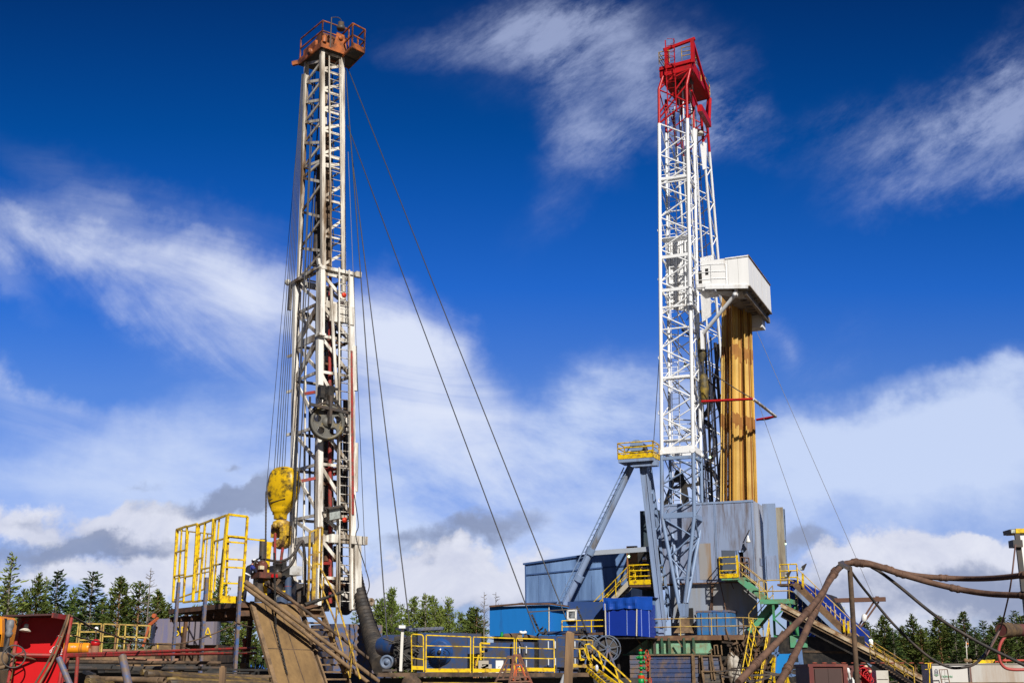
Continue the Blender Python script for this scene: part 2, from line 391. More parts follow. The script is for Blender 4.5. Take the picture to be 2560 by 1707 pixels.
# heaped clouds low down: lit tops, grey bases
WUV = warped(.05, 16, 9.7)
cumT = blobs([(2100, 1265, 170, 85, 0, 1.35), (2030, 1320, 230, 70, 0, 1.0), (2290, 1290, 190, 70, 0, 1.1), (1900, 1275, 60, 34, 0, .6), (1020, 1330, 260, 75, 8, 1.1), (1000, 1295, 130, 50, 0, .7), (60, 1200, 260, 60, -4, .9), (330, 1205, 200, 55, 6, 1.0), (480, 1275, 240, 55, 0, .8), (120, 1310, 300, 50, 0, .7), (400, 1330, 360, 60, 6, .6),
               (2200, 1390, 420, 90, 0, .9), (1250, 1370, 300, 70, 0, .7), (600, 1350, 300, 80, 0, .6)])
cumD = blobs([(1080, 1225, 180, 50, 12, 1.3), (500, 1155, 220, 34, 6, 1.2), (640, 1120, 90, 55, 30, .9), (110, 1262, 380, 48, 4, .9), (310, 1262, 220, 38, 5, .8), (60, 1190, 160, 30, 0, .5), (530, 1080, 40, 20, 0, .5), (330, 1120, 50, 22, 10, .45), (1840, 1240, 120, 36, -4, .8), (2170, 1350, 420, 60, 0, 1.0), (1080, 1400, 260, 50, 8, .6), (2290, 1420, 300, 60, 0, .7), (930, 1240, 120, 36, 20, .5)])
puff = fbm(20, 0, 1.5, 10, .62, .3, 4.4); puff2 = fbm(17, 0, 1.9, 11, .64, .1, 6.6)
aC = smooth(mth('MULTIPLY', cumT, mth('MULTIPLY_ADD', puff, 1.9, -.05)), .2, .58)
aD = smooth(mth('MULTIPLY', cumD, mth('MULTIPLY_ADD', puff2, 1.8, -.05)), .14, .75)
# brightness of the clear sky: lower sky paler, upper sky deeper (polarised)
rampn = N.new('ShaderNodeValToRGB'); Lk.new(mth('MULTIPLY', V, 1/.62), rampn.inputs['Fac'])
stops = [(0, (.45,.50,.85)), (.089, (.60,.61,.96)), (.23, (.53,.71,1.03)), (.316, (.166,.60,1.10)), (.40, (.06,.50,.92)), (.464, (.017,.425,.75)), (.60, (.017,.26,.48))]
els = rampn.color_ramp.elements
while len(els) < len(stops): els.new(.5)
for e, (p_, c_) in zip(els, stops): e.position = p_/.62; e.color = (*[q/1.2 for q in c_], 1)
blue = mixc(1.0, mixc(1.0, hs.outputs['Color'], (1.2, 1.2, 1.2), 'MULTIPLY'), rampn.outputs['Color'], 'MULTIPLY')
def K(c, k=10.): return tuple(x*k for x in c)       # cloud radiance before the 0.1 strength
c1 = mixc(mth('MULTIPLY', aV, .86), blue, K((.64, .74, .96)))
c1 = mixc(mth('MULTIPLY', aL, .95), c1, K((.74, .80, .96)))
c1 = mixc(mth('MULTIPLY', aR, .57), c1, K((.52, .60, .86)))
c1 = mixc(mth('MULTIPLY', aC, .9), c1, mixc(puff, K((.46, .50, .68)), K((.98, .98, 1.02))))
c1 = mixc(mth('MULTIPLY', aD, .9), c1, mixc(puff2, K((.17, .22, .38)), K((.34, .40, .57))))
back = mixc(1.0, hs.outputs['Color'], (.15, .17, .21), 'MULTIPLY')
Lk.new(mixc(front, back, c1), bg.inputs['Color'])

# ---------------------------------------------------------------- ground
g = MB(); g.add([(-3000,-300,0),(3000,-300,0),(3000,4000,0),(-3000,4000,0)], [(0,1,2,3)])
go = g.build('ground', M('muddy_ground', (.075, .055, .035), .9, dirt=(.045, .033, .022), amt=.5, scale=.3, bump=.5)); go['kind'] = 'structure'
# ================================================================ LEFT RIG
LP0 = at(*k1(2000, 885), 47.3)                       # nearest corner of the work floor
LR = Fr((LP0.x, LP0.y, 0), 37)                        # x runs right and away, y runs left and away
ZF = LP0.z
# ---- mast legs, traced on the planes of the turned frame
yN = 1.6
nb = LR.Y(*t4(552, 1400), yN); nm = LR.Y(*t3(545, 40), yN); nt_ = LR.Y(*t1(570, 410), yN)
rb = LR.Y(*t4(790, 1478), yN); rm = LR.Y(*t3(808, 95), yN); rt = LR.Y(*t1(765, 500), yN)
lb = LR.X(*t4(366, 1395), nb.x); lm = LR.X(*t3(345, 215), nm.x); lt = LR.X(*t1(417, 570), nt_.x)
zb, zm, zt = nb.z - .3, nm.z, nt_.z
def seg(a, b):
    return lambda z: a.lerp(b, (z - a.z)/(b.z - a.z))
nu0 = LR.Y(*t2(693, 1150), yN); ru0 = LR.Y(*t2(900, 1200), yN); lu0 = LR.X(*t2(443, 1390), nu0.x)
lowN, lowR, lowL = seg(nb, nm), seg(rb, rm), seg(lb, lm)
upN, upR, upL = seg(nu0, nt_), seg(ru0, rt), seg(lu0, lt)
def quad4(z, up):
    n, r, l = (upN(z), upR(z), upL(z)) if up else (lowN(z), lowR(z), lowL(z))
    return n, r, l, l + r - n
def zat(px, py, up=False):                            # height of a photo row on the near leg
    return LR.Y(px, py, yN).z
mast = thing('drilling_mast', 'tall white lattice mast with an orange crown platform standing over the left work floor', 'drilling mast', LR)
m = MB()
for i in range(4):
    a = quad4(zb, False)[i]; b = quad4(zm, False)[i]
    m.bar(a, b, .24 if i != 1 else .2, .24, up=(1,0,0))
m.build('lower_legs', mWHTc, mast)
m = MB()
a = lowN(zat(*t3(555, 610))); b = lowN(zat(*t3(548, 60)))
m.bar(a + Vector((-.02,-.12,0)), b + Vector((-.02,-.12,0)), .36, .2, up=(1,0,0))
m.bar(a + Vector((-.02,-.1,-.06)), a + Vector((-.02,-.1,.04)), .44, .3, up=(1,0,0))
m.build('sleeve', mWHTc, mast)
m = MB()
for i in range(4):
    m.bar(quad4(zm - 1.5, True)[i], quad4(zt, True)[i], .17, .17, up=(1,0,0))
m.build('upper_legs', mWHTd, mast)
# bracing of the upper section
m = MB(); lv = [zat(*t1(578, y)) for y in (430, 610, 805, 1000, 1200, 1440)] + [zat(*t2(700, y)) for y in (140, 490, 865, 1180)]
for z1, z0 in zip(lv, lv[1:]):
    n1, r1, l1, b1_ = quad4(z1, True); n0, r0, l0, b0_ = quad4(z0, True)
    m.bar(n1, r1, .06, .1); m.bar(r1, b1_, .05, .06)
    m.bar(n0.lerp(n1, .06), r0.lerp(r1, .55), .06, .12)
    nh = n0.lerp(n1, .5); m.bar(l1.lerp(nh, .03), nh.lerp(l1, .03), .06, .12); m.bar(nh.lerp(l0, .03), l0.lerp(nh, .03), .06, .12)
    m.bar(l0, l0.lerp(b0_, .95), .05, .07)
m.build('upper_bracing', mWHTd, mast)
# bracing of the lower section
m = MB()
zl = [zm - .1, zat(*t3(545, 330)), zat(*t3(545, 610)), zat(*t3(545, 915)), zat(*t4(555, 180)), zat(*t4(555, 445)), zat(*t4(555, 800)), zat(*t4(555, 960)), zat(*t4(555, 1240)), zb + .35]
for k, (z1, z0) in enumerate(zip(zl, zl[1:])):
    n1, r1, l1, b1_ = quad4(z1, False); n0, r0, l0, b0_ = quad4(z0, False)
    hh = .3 if k in (0, 1, 7) else .12
    for p, q in ((n1, r1), (l1, b1_)): m.bar(p, q, .08, hh)
    if k < 8: m.bar(n1, l1, .08, .12 if k not in (2, 7) else .3); m.bar(r1, b1_, .08, .12)
    for p, q in ((n1, r0), (b1_, r0)):
        m.bar(p.lerp(q, .05), q.lerp(p, .05), .07, .14)
    m.bar(l1.lerp(n0, .04), n0.lerp(l1, .06), .07, .14)
    if k in (1, 2): m.bar(l0.lerp(n1, .04), n1.lerp(l0, .06), .1, .28)
m.bar(lowL(zl[4]).lerp(lowN(zl[4]), .42), lowL(zl[8]).lerp(lowN(zl[8]), .42), .07)
m.bar(lowL(zl[2]).lerp(lowN(zl[2]), .42), lowL(zl[4]).lerp(lowN(zl[4]), .42), .07)
for y in (770, 1065, 1425): q = lowL(LR.X(*t3(300, y), nm.x).z); m.bar(q + Vector((-.1,.55,-.02)), q + Vector((0,-.1,0)), .07, .12)
m.build('lower_bracing', mWHT, mast)
m = MB()                                               # collar beams at the top of the lower section
n_, r_, l_, bk_ = quad4(zm, False); e = Vector((.0, -.12, 0))
m.bar(n_ + e + Vector((-.15,0,.05)), r_ + e + Vector((.3,0,.05)), .1, .15); m.bar(n_ + Vector((-.12,-.3,.05)), l_ + Vector((-.12,.4,-.1)), .1, .14)
m.bar(n_ + Vector((-.15,-.2,.1)), n_ + Vector((-.22,-.2,.36)), .16, .12); m.bar(r_ + Vector((.15,-.12,.05)), r_ + Vector((.42,-.12,.05)), .2, .24)
m.bar(l_ + Vector((-.1,.35,-.05)), l_ + Vector((-.1,.35,-1.3)), .14, .14, up=(1,0,0)); m.ball(l_ + Vector((-.12,.6,.05)), .15)
zz = zat(*t3(545, 330)); n_, r_, l_, bk_ = quad4(zz, False)
m.bar(n_.lerp(r_, .3) + Vector((0,-.1,-.35)), r_ + Vector((.1,-.1,-.35)), .1, .8)
m.build('collar', mWHT, mast)
m = MB()                                               # lower foot casing seen beside the ladder
za, zc = zat(*t4(555, 985)), zb
m.bar(lowR(za) + Vector((.12,-.1,0)), lowR(zc) + Vector((.12,-.1,-.05)), .34, .3, up=(1,0,0))
m.bar(lowN(za) + Vector((.4,-.16,.12)), lowR(za) + Vector((.55,-.16,.12)), .3, .34)
m.bar(lowR(zc) + Vector((.3,-.1,.4)), lowR(zc) + Vector((.75,-.1,.25)), .1, .3)
m.build('foot_casing', mWHT, mast)
m = MB(); q = lowR(zc) + Vector((.72,-.16,.3)); m.lathe(q, (0,-1,0), [(.17,0),(.17,.1),(.06,.1),(.06,.06)], 14); m.build('pin_lug', mWHT, mast)
# ladders
m = MB()
yl = yN - .2
a0 = LR.Y(*t1(690, 490), yl); a1 = LR.Y(*t2(832, 1190), yl); wl = (LR.Y(*t1(740, 600), yl) - LR.Y(*t1(640, 600), yl)).length
m.ladder(a1, a0, (1,0,0), wl, .36, .02, .032); m.build('upper_ladder', mWHTd, mast)
m = MB(); yl = yN - .38
a0 = LR.Y(*t3(752, 40), yl); a1 = LR.Y(*t4(735, 1470), yl)
m.ladder(a1, a0, (1,0,0), .5, .36, .022, .036); m.build('lower_ladder', mWHT, mast)
# pipes and cylinders inside the mast
def vpipe(name, mt, pts, y, r):
    MB().path([LR.Y(*p, y) for p in pts], r, 8).build(name, mt, mast)
vpipe('standpipe', mREDo, [t3(632, 110), t3(628, 640), t3(628, 1040)], yN + .25, .075)
vpipe('standpipe', mREDo, [t4(628, 255), t4(630, 800), t4(632, 1420)], yN + .25, .08)
vpipe('riser_pipe', mREDo, [t3(812, 740), t3(818, 1200), t4(785, 150), t4(790, 800)], yN - .1, .06)
vpipe('riser_pipe', mREDo, [t4(537, 260), t4(535, 700), t4(532, 860)], yN + .5, .05)
vpipe('pale_pipe', mWHT, [t3(640, 200), t3(660, 640), t3(690, 1100), t4(690, 330), t4(686, 900), t4(680, 1500)], yN - .16, .07)
vpipe('hydraulic_cylinder', mDRK, [t3(607, 830), t4(608, 300), t4(606, 860), t4(604, 1350)], yN + 1.0, .14)
vpipe('hydraulic_cylinder', mDRK, [t2(672, 40), t2(650, 600), t3(516, 20)], yN + .9, .2)
m = MB(); m.prism([LR.Y(*p, yN + .45) for p in (t1(600, 1180), t1(660, 1180), t2(782, 300), t2(776, 1180), t2(708, 1180), t2(718, 300))], (0,.06,0)); m.build('guide_plate', mMUDb, mast)
vpipe('hydraulic_cylinder', mDRK, [t4(740, 0), t4(738, 500), t4(735, 960)], yN + .7, .12)
vpipe('exhaust_stack', mWHT, [t3(838, 700), t3(846, 1080)], yN - .05, .12)
vpipe('cable_conduit', mWHT, [t4(815, 300), t4(812, 640)], yN - .05, .09)
vpipe('torque_line', mROPE, [t3(460, 1130), t4(486, 210), t4(488, 600), t4(486, 800)], yN + 1.0, .05)
m = MB(); c = LR.Y(*t4(732, 838), yN - .42); m.lathe(c, (0,-1,0), [(.0,-.02),(.11,-.02),(.11,.03),(0,.04)], 16); m.build('warning_disc', M('signal_red', (.6,.04,.01), .5), mast)
m = MB(); c = LR.Y(*t3(750, 265), yN - .42); m.lathe(c, (0,-1,0), [(.0,-.02),(.11,-.02),(.11,.03),(0,.04)], 16); m.build('warning_disc', M('signal_red', (.6,.04,.01), .5), mast)
for (p, q) in ((t3(415, 1105), t3(505, 1090)), (t4(430, 565), t4(530, 545)), (t4(560, 490), t4(700, 480)), (t4(650, 520), t4(690, 510)), (t4(580, 1140), t4(630, 1140))):
    MB().bar(LR.Y(*p, yN + .4), LR.Y(*q, yN + .1), .09, .12).build('tie_bar', mREDo, mast)
m = MB()                                              # clutter carried inside the lattice: brackets, cable trays, dangling leads
rnd = random.Random(4)
for k in range(64):
    z = zb + (zm - zb)*rnd.random(); n_, r_, l_, bk_ = quad4(z, False); p = n_.lerp(r_, rnd.random()).lerp(bk_, rnd.uniform(.2,.75))
    m.bar(p, p + Vector((rnd.uniform(-.3,.3), rnd.uniform(-.3,.3), rnd.uniform(-.35,.35))), rnd.uniform(.05,.16))
for k in range(12):
    a = quad4(zb + .8 + k*1.05, False); p = a[0].lerp(a[3], .35 + .08*(k % 3)); m.path(sag(p, p + Vector((.15,.2,2.6)), .25, 8), .022, 5)
for k in range(8):
    z = zm + (zt - zm)*(.15 + .8*k/8); a = quad4(z, True); p = a[1].lerp(a[2], .32); m.bar(p, p + Vector((0,0,.5)), .12, .16)
m.path([quad4(z, True)[1].lerp(quad4(z, True)[2], .25 + .03*math.sin(z*3)) for z in [zm + .4*i for i in range(int((zt-zm)/.4))]], .03, 5)
m.build('cable_clutter', mBLK, mast)
for k in range(11):
    fx_, fy_ = rnd.uniform(.12, .9), rnd.uniform(.15, .85); f0 = lambda z: quad4(z, False)[0].lerp(quad4(z, False)[1], fx_).lerp(quad4(z, False)[2].lerp(quad4(z, False)[3], fx_), fy_)
    za_ = zb + rnd.uniform(0, 5); zc_ = zm - rnd.uniform(0, 4); MB().path([f0(za_ + (zc_ - za_)*i/6) + Vector((rnd.uniform(-.04,.04), 0, 0)) for i in range(7)], rnd.choice((.025, .035, .06, .08)), 6).build('service_line', rnd.choice((mDRK, mBLK, mDRK, mREDo, mWHT)), mast)
for k in range(12):
    z = zb + 1 + (zm - zb - 2)*k/12; q_ = quad4(z, False); MB().bar(q_[0].lerp(q_[1], rnd.uniform(.1,.5)).lerp(q_[2], .12), q_[0].lerp(q_[1], rnd.uniform(.5,.95)).lerp(q_[3], .2), .1, rnd.uniform(.08,.3)).build('bracket', rnd.choice((mDRK, mWHT, mRUST)), mast)
# ---- crown
crown = MB(); n_, r_, l_, bk_ = quad4(zt, True)
ox = Vector((1,0,0)); oy = Vector((0,1,0)); oz = Vector((0,0,1))
c0 = n_ + Vector((-.12,-.18,.0)); c1_ = r_ + Vector((.2,-.18,.0)); c2_ = l_ + Vector((-.12,.45,.0)); c3_ = c2_ + c1_ - c0
for a, b in ((c0, c1_), (c0, c2_), (c1_, c3_), (c2_, c3_), (c0.lerp(c1_, .45), c2_.lerp(c3_, .45))):
    crown.bar(a + oz*.14, b + oz*.14, .12, .3, ext=.05)
crown.mat(1).prism([c0, c1_, c3_, c2_], (0,0,-.03)); crown.mat(0)
crown.prism([c0 + oz*.28, c1_ + oz*.28, c3_ + oz*.28, c2_ + oz*.28], (0,0,.03))
lug = l_ + Vector((-.15,.55,.25)); crown.bar(lug - oz*.1, lug + Vector((-.2,.2,-.15)), .14, .2); crown.lathe(c0.lerp(c2_, .42) + Vector((-.08,0,.1)), (-1,0,0), [(.17,0),(.17,.1),(.07,.1),(.07,.14)], 14)
crown.lathe(c0.lerp(c1_, .06) + Vector((0,-.05,.45)), (0,0,1), [(.11,-.2),(.11,.1),(.06,.14)], 10)
cr = crown.build('crown_frame', [mORG, mDRK], mast)
m = MB()
sh = c0.lerp(c3_, .5) + oz*.7
for k in range(4): m.lathe(sh + Vector((-.28 + .16*k, 0, 0)), (1,0,0), [(.0,0),(.55,0),(.6,.02),(.54,.06),(.6,.1),(.55,.12),(0,.12)], 22)
m.build('crown_sheave', M('worn_sheave', (.16,.06,.03), .6, dirt=(.05,.03,.02), amt=.4), cr)
m = MB()
for dy in (0, 1.1): m = MB(); m.prism([c0.lerp(c1_, .45) + Vector((0,-.02+dy,.28)), c0.lerp(c1_, .95) + Vector((0,-.02+dy,.28)), c0.lerp(c1_, .85) + Vector((0,-.02+dy,.95)), c0.lerp(c1_, .55) + Vector((0,-.02+dy,1.0))], (0,.06,0)); m.build('sheave_bracket', mORG, cr)
m = MB(); m.lathe(c0.lerp(c1_, .68) + Vector((0,-.02,.75)), (0,-1,0), [(.11,0),(.11,.06),(.04,.07)], 14)
m.build('bearing_cap', mORG, cr); m = MB(); m.bar(c0.lerp(c2_, .25) + oz*.45, c0.lerp(c2_, .8) + oz*.4, .12, .28); m.build('side_plate', mORG, cr)
m = MB(); railing(m, [c2_ + oz*.28, c0 + oz*.28, c1_ + oz*.28], 1.05, (.55,), 2.2, .026, sq=True); m.build('crown_rail', mORG, cr)
m = MB(); a = c0.lerp(c1_, .3) + Vector((0,-.05,.1)); m.tube(a, a + oz*1.5, .03, 6); top = a + oz*1.5
m.path([top + Vector((.5*math.sin(t), 0, .12*math.sin(2*t))) for t in (0,.4,.8,1.2,1.5)], .02, 5); arm_ = m.build('lamp_arm', mDRK, cr)
m = MB(); m.lathe(top + Vector((.5,0,-.05)), (0,0,-1), [(.08,0),(.14,.03),(.14,.22),(.2,.25),(.2,.36),(.16,.42),(.0,.42)], 14); m.build('beacon', mDRK, arm_)
# side basket hinged to the crown
zd = c1_.z - .05
B_ = [LR.Z(*t1(x, y), zd) for x, y in ((862, 380), (982, 440), (832, 590))]
bw = B_[1] - B_[0]; bv = B_[2] - B_[1]; fl = [B_[0], B_[1], B_[2], B_[0] + bv]
m = MB(); m.mat(1).prism(fl, (0,0,-.03)); m.mat(0)
for a, b in zip(fl, fl[1:] + fl[:1]): m.bar(a, b, .07, .09)
m.bar(fl[0].lerp(fl[3], .5), fl[1].lerp(fl[2], .5), .06); m.bar(fl[3], fl[3] + Vector((-1.2,0,.1)), .1)
bk = m.build('side_basket', [mORG, mDRK], mast)
m = MB(); railing(m, [fl[1].lerp(fl[2], .45), fl[1], fl[0], fl[3]], 1.15, (.58,), 1.2, .03, sq=True); m.bar(fl[0] + oz*.12, fl[1] + oz*.12, .02, .22); m.build('basket_rail', mORG, bk)

# ---- drilling lines and block
blkY = LR.W(quad4(zt, True)[2]).y - .35
ropes = 'hoisting lines of the white mast'
def rope(pa, pb, Ya, Yb, r, label, name='wire_rope', mt=mROPE, grp=None, drop=0, cat='cable'):
    a = at(*pa, Ya); b = at(*pb, Yb)
    return solo(MB().path(sag(a, b, drop, 14), r, 5), name, mt, label, cat, WORLD, grp)
ctop = LR.W(quad4(zt, True)[2] + Vector((-.1,.35,-.2))).y
for k in range(5):
    f = k/4
    rope(t1(372 + 26*f, 650), t4(240 + 72*f, 478), ctop, blkY - .2 + .4*f, .016, 'thin dark hoisting line running from the crown straight down into the yellow travelling block', grp=ropes)
rope(t1(380, 690), t4(183, 640), ctop + .3, blkY + 1, .013, 'outermost left wire hanging from the orange crown to a hook over the work floor', grp='wires left of the white mast')
for k, (xa, xb, yb) in enumerate(((480, 392, 1000), (500, 378, 1030), (555, 408, 1010))):
    rope(t1(xa, 640), t4(xb - 20, yb), ctop - .2, blkY - 1.1 + .2*k, .028, 'heavy dark hoisting line passing in front of the left leg of the white mast', grp='heavy lines beside the left leg')
rope(t1(545, 860), t4(334, 1130), ctop - .1, blkY + .3, .02, 'dark line slanting through the left face of the mast down to the drill floor', grp='wires left of the white mast')

blk = at(*t4(305, 650), blkY); px_m = lambda Y, z=10: FPX/(Y*cp + (z - CAM.z)*sp)
sc_ = 1/px_m(blkY, blk.z)*.3571*1.17
tb = thing('travelling_block', 'big yellow pear shaped travelling block smeared with black grease hanging left of the white mast', 'travelling block', Fr((blk.x, blk.y, 0), -28))
prof = [(466, 275, 318), (469, 256, 334), (476, 240, 352), (490, 226, 374), (510, 215, 392), (540, 207, 404), (575, 202, 408), (610, 200, 407), (645, 201, 402), (680, 205, 394), (710, 211, 384), (735, 218, 372), (755, 226, 360), (772, 237, 346), (788, 248, 333), (802, 253, 327), (832, 254, 326)]
m = MB(); rings = []; n8 = 20
for y, xl, xr in prof:
    z = at(*t4(300, y), blkY).z; w_ = (xr - xl)/2*sc_*1.0; off = ((xl + xr)/2 - 305)*sc_; d_ = w_*.6 if y < 760 else w_*.9
    sg = lambda q: math.copysign(abs(q)**.62, q)
    rings.append([(off + w_*sg(math.cos(2*PI*(k+.5)/n8)), d_*sg(math.sin(2*PI*(k+.5)/n8)), z) for k in range(n8)])
vs = [v for r_ in rings for v in r_]
m.add(vs, [((i+1)*n8+k, (i+1)*n8+(k+1)%n8, i*n8+(k+1)%n8, i*n8+k) for i in range(len(rings)-1) for k in range(n8)], True)
m.add(vs, [tuple(range(n8)), tuple(range((len(rings)-1)*n8, len(rings)*n8))[::-1]])
def hz(y): return at(*t4(300, y), blkY).z
mGREASE = M('yellow_paint_with_grease', (.72, .44, .006), .4, dirt=(.045, .035, .015), amt=.42, scale=1.7, soft=.08)
m.build('housing', mGREASE, tb)
m = MB(); m.hexa([(.02,-.37,hz(545)),(.40,-.3,hz(560)),(.40,.3,hz(560)),(.02,.3,hz(545)),(.06,-.30,hz(478)),(.34,-.26,hz(486)),(.34,.26,hz(486)),(.06,.26,hz(478))]); m.build('sheave_guard', mBLK, tb)
m = MB(); m.bar((-.42, -.36, hz(722)), (.38, -.36, hz(700)), .02, .03); m.bar((-.42, -.36, hz(700)), (.38, -.36, hz(680)), .02, .03); m.build('cover_seam', mBLK, tb)
m = MB(); m.tube((-.36,-.1,hz(800)), (-.36,-.1,hz(760)), .07); m.build('latch', mYEL, tb)
letters('M', .16, (-.2, -.375, hz(630)), (1,0,0), (0,0,1), M('faded_lettering', (.28,.26,.2), .6), 'lettering', tb)
m = MB(); m.tube((-.02,0,hz(850)), (-.02,0,hz(825)), .14, 12); m.build('hook_shank', mDRK, tb)
hk = thing('hook_block', 'yellow swivelling hook with open jaws and red steel links below the travelling block', 'hook', Fr((blk.x, blk.y, 0), -28))
m = MB()
for s_ in (-1, 1):
    for k in range(12):
        a0 = PI*.62 - k*PI*1.35/12; a1 = a0 - PI*1.35/12
        P_ = lambda a, rr: (s_*.0 + rr*math.cos(a)*.62 - .03, s_*.2, hz(945) + rr*math.sin(a))
        w0 = .2 - .008*k
        m.bar(P_(a0, .45), P_(a1, .45), .16, .24, up=(0,1,0), ext=.03)
m.lathe((-.03,0,hz(868)), (0,0,1), [(.1,-.16),(.34,-.12),(.36,.1),(.2,.18),(.1,.22)], 14)
m.box((-.44,-.16,hz(960)), (-.2,.16,hz(870))); m.box((.16,-.16,hz(950)), (.36,.16,hz(880))); m.ball((-.05,0,hz(1005)), .3, 12, (.8,.8,.75))
m.build('hook_body', mYELd, hk)
m = MB()
for s_ in (-1, 1):
    m.lathe((.12*s_, -.3, hz(880)), (0,-1,0), [(.13,-.1),(.13,.05),(.06,.08)], 12)
m.build('pivot_pin', mYELd, hk)
for a, b, c in ((t4(246, 930), t4(243, 1100), t4(240, 1290)), (t4(300, 1030), t4(290, 1100), t4(275, 1240))):
    P3 = [Fr((blk.x, blk.y, 0), -28).L(at(*p, blkY - .3)) for p in (a, b, c)]
    m = MB(); m.path(spline(P3, 6), .06, 8); m.ring(P3[2] + Vector((0,0,-.1)), (0,1,0), .13, .04, 14); m.build('link', mREDo, hk)
# the big spare sheave inside the mast
shv = LR.Y(*t3(605, 1350), yN - .55); rr = (LR.Y(*t3(740, 1350), yN - .55) - LR.Y(*t3(470, 1350), yN - .55)).length/2
sv = thing('hanging_sheave', 'large grey sheave with five round holes hanging in front of the white mast', 'sheave', LR)
m = MB(); f_ = Vector((-.22,-1,0)).normalized(); X_, Y_, Z_ = basis(f_)
seg_ = 60; rings = []
nh = 5; vs = []; fs = []
outer = [shv + X_*(rr*math.cos(2*PI*i/seg_)) + Y_*(rr*math.sin(2*PI*i/seg_)) for i in range(seg_)]
m.lathe(shv, f_, [(rr*.86,-.1),(rr*1.0,-.12),(rr*.93,-.02),(rr*.93,.02),(rr*1.0,.12),(rr*.84,.12),(rr*.8,.05),(rr*.8,-.05),(rr*.86,-.1)], 40, False)
m.lathe(shv, f_, [(.0,.14),(rr*.26,.14),(rr*.3,.05)], 20)
m.lathe(shv, f_, [(rr*.36,.055),(rr*.36,-.05),(rr*.22,-.05),(rr*.22,.055),(rr*.36,.055)], 30, False)
for k in range(nh):                                  # web plate between the holes
    a = 2*PI*k/nh + .32; c = shv + (X_*math.cos(a) + Y_*math.sin(a))*(rr*.60)
    a2 = a + PI/nh; hr = rr*.215
    # hole ring
    m.lathe(c, f_, [(hr,-.05),(hr,.06),(hr*1.22,.05),(hr*1.22,-.05),(hr,-.05)], 18, False)
    d2 = X_*math.cos(a2) + Y_*math.sin(a2); t2_ = f_.cross(d2)
    m.prism([shv + d2*(rr*.3) + t2_*(rr*.12) , shv + d2*(rr*.3) - t2_*(rr*.12), shv + d2*(rr*.62) - t2_*(rr*.15), shv + d2*(rr*.85) - t2_*(rr*.33), shv + d2*(rr*.87), shv + d2*(rr*.85) + t2_*(rr*.33), shv + d2*(rr*.62) + t2_*(rr*.15)], f_*.05)
    d1 = X_*math.cos(a) + Y_*math.sin(a); t1_ = f_.cross(d1)
    m.prism([shv + d1*(rr*.8) + t1_*(rr*.25), shv + d1*(rr*.8) - t1_*(rr*.25), shv + d1*(rr*.9) - t1_*(rr*.2), shv + d1*(rr*.9) + t1_*(rr*.2)], f_*.045)
mSHV = M('worn_grey_casting', (.12,.115,.10), .55, dirt=(.32,.22,.05), amt=.3, scale=1.6, soft=.1)
m.build('wheel', mSHV, sv)
m = MB(); ex_ = Vector((1,0,0))
m.bar(shv + Vector((-.95,-.22,.62)), shv + Vector((.95,-.22,.48)), .1, .12); m.bar(shv + Vector((0,-.2,-.1)), shv + Vector((0,-.15,1.1)), .26, .12); m.path([shv + Vector((.0,-.05,0)) + Vector((-1,0,0))*(rr*1.12*math.cos(t)) + Vector((0,0,1))*(rr*1.1*math.sin(t)) for t in [i*PI/14 for i in range(2, 13)]], .05, 6)
m.build('yoke', mDRK, sv)
m = MB(); m.box(shv + Vector((-.40,-.1,1.0)), shv + Vector((-.22,.2,1.5))); m.box(shv + Vector((-.06,-.15,.9)), shv + Vector((.2,.25,1.55))); m.lathe(shv + Vector((0,0,.75)), (0,0,1), [(.2,0),(.15,.15),(.08,.2),(.08,.5)], 12); m.bar(shv + Vector((-.45,0,1.02)), shv + Vector((.5,0,.95)), .1); m.bar(shv + Vector((-.45,0,1.5)), shv + Vector((.45,0,1.47)), .09); m.bar(shv + Vector((.3,0,1.1)), shv + Vector((.7,0,.5)), .07); m.build('hanger', mBLK, sv)

# guy wires to the right
rope(t1(822, 596), (1415, 1545), LR.W(quad4(zt, True)[1]).y, 44, .022, 'longest black guy wire from the mast top past the blue building', 'guy_wire', grp='guy wires right of the white mast')
rope(t1(818, 1150), (1340, 1580), LR.W(quad4(zt, True)[1]).y - .2, 43, .022, 'long black guy wire from below the crown to the pipe above the blue cabinets', 'guy_wire', grp='guy wires right of the white mast')
rope(t2(985, 0), (1024, 1560), LR.W(quad4(zt - 4, True)[1]).y, 46, .024, 'steep black guy wire ending on the blue tank behind the yellow rail', 'guy_wire', grp='guy wires right of the white mast')
rope(t1(800, 600), (970, 1620), LR.W(quad4(zt, True)[1]).y, 45, .024, 'steepest black guy wire ending beside the white lamp post', 'guy_wire', grp='guy wires right of the white mast')
rope(t2(950, 0), t4(880, 1200), LR.W(quad4(zt - 5, True)[1]).y, 48, .013, 'thin wire hanging right beside the ladder of the white mast', mt=mROPEg, grp='thin wires right of the mast ladder')
solo(MB().path(spline([at(*p, 48.6) for p in (t4(800, 660), t4(828, 870), t4(812, 960), t4(880, 1180), t4(905, 1290), t4(885, 1370))], 8), .02, 5), 'signal_cable', mBLK, 'loose black cable drooping to the right of the mast ladder', 'cable')

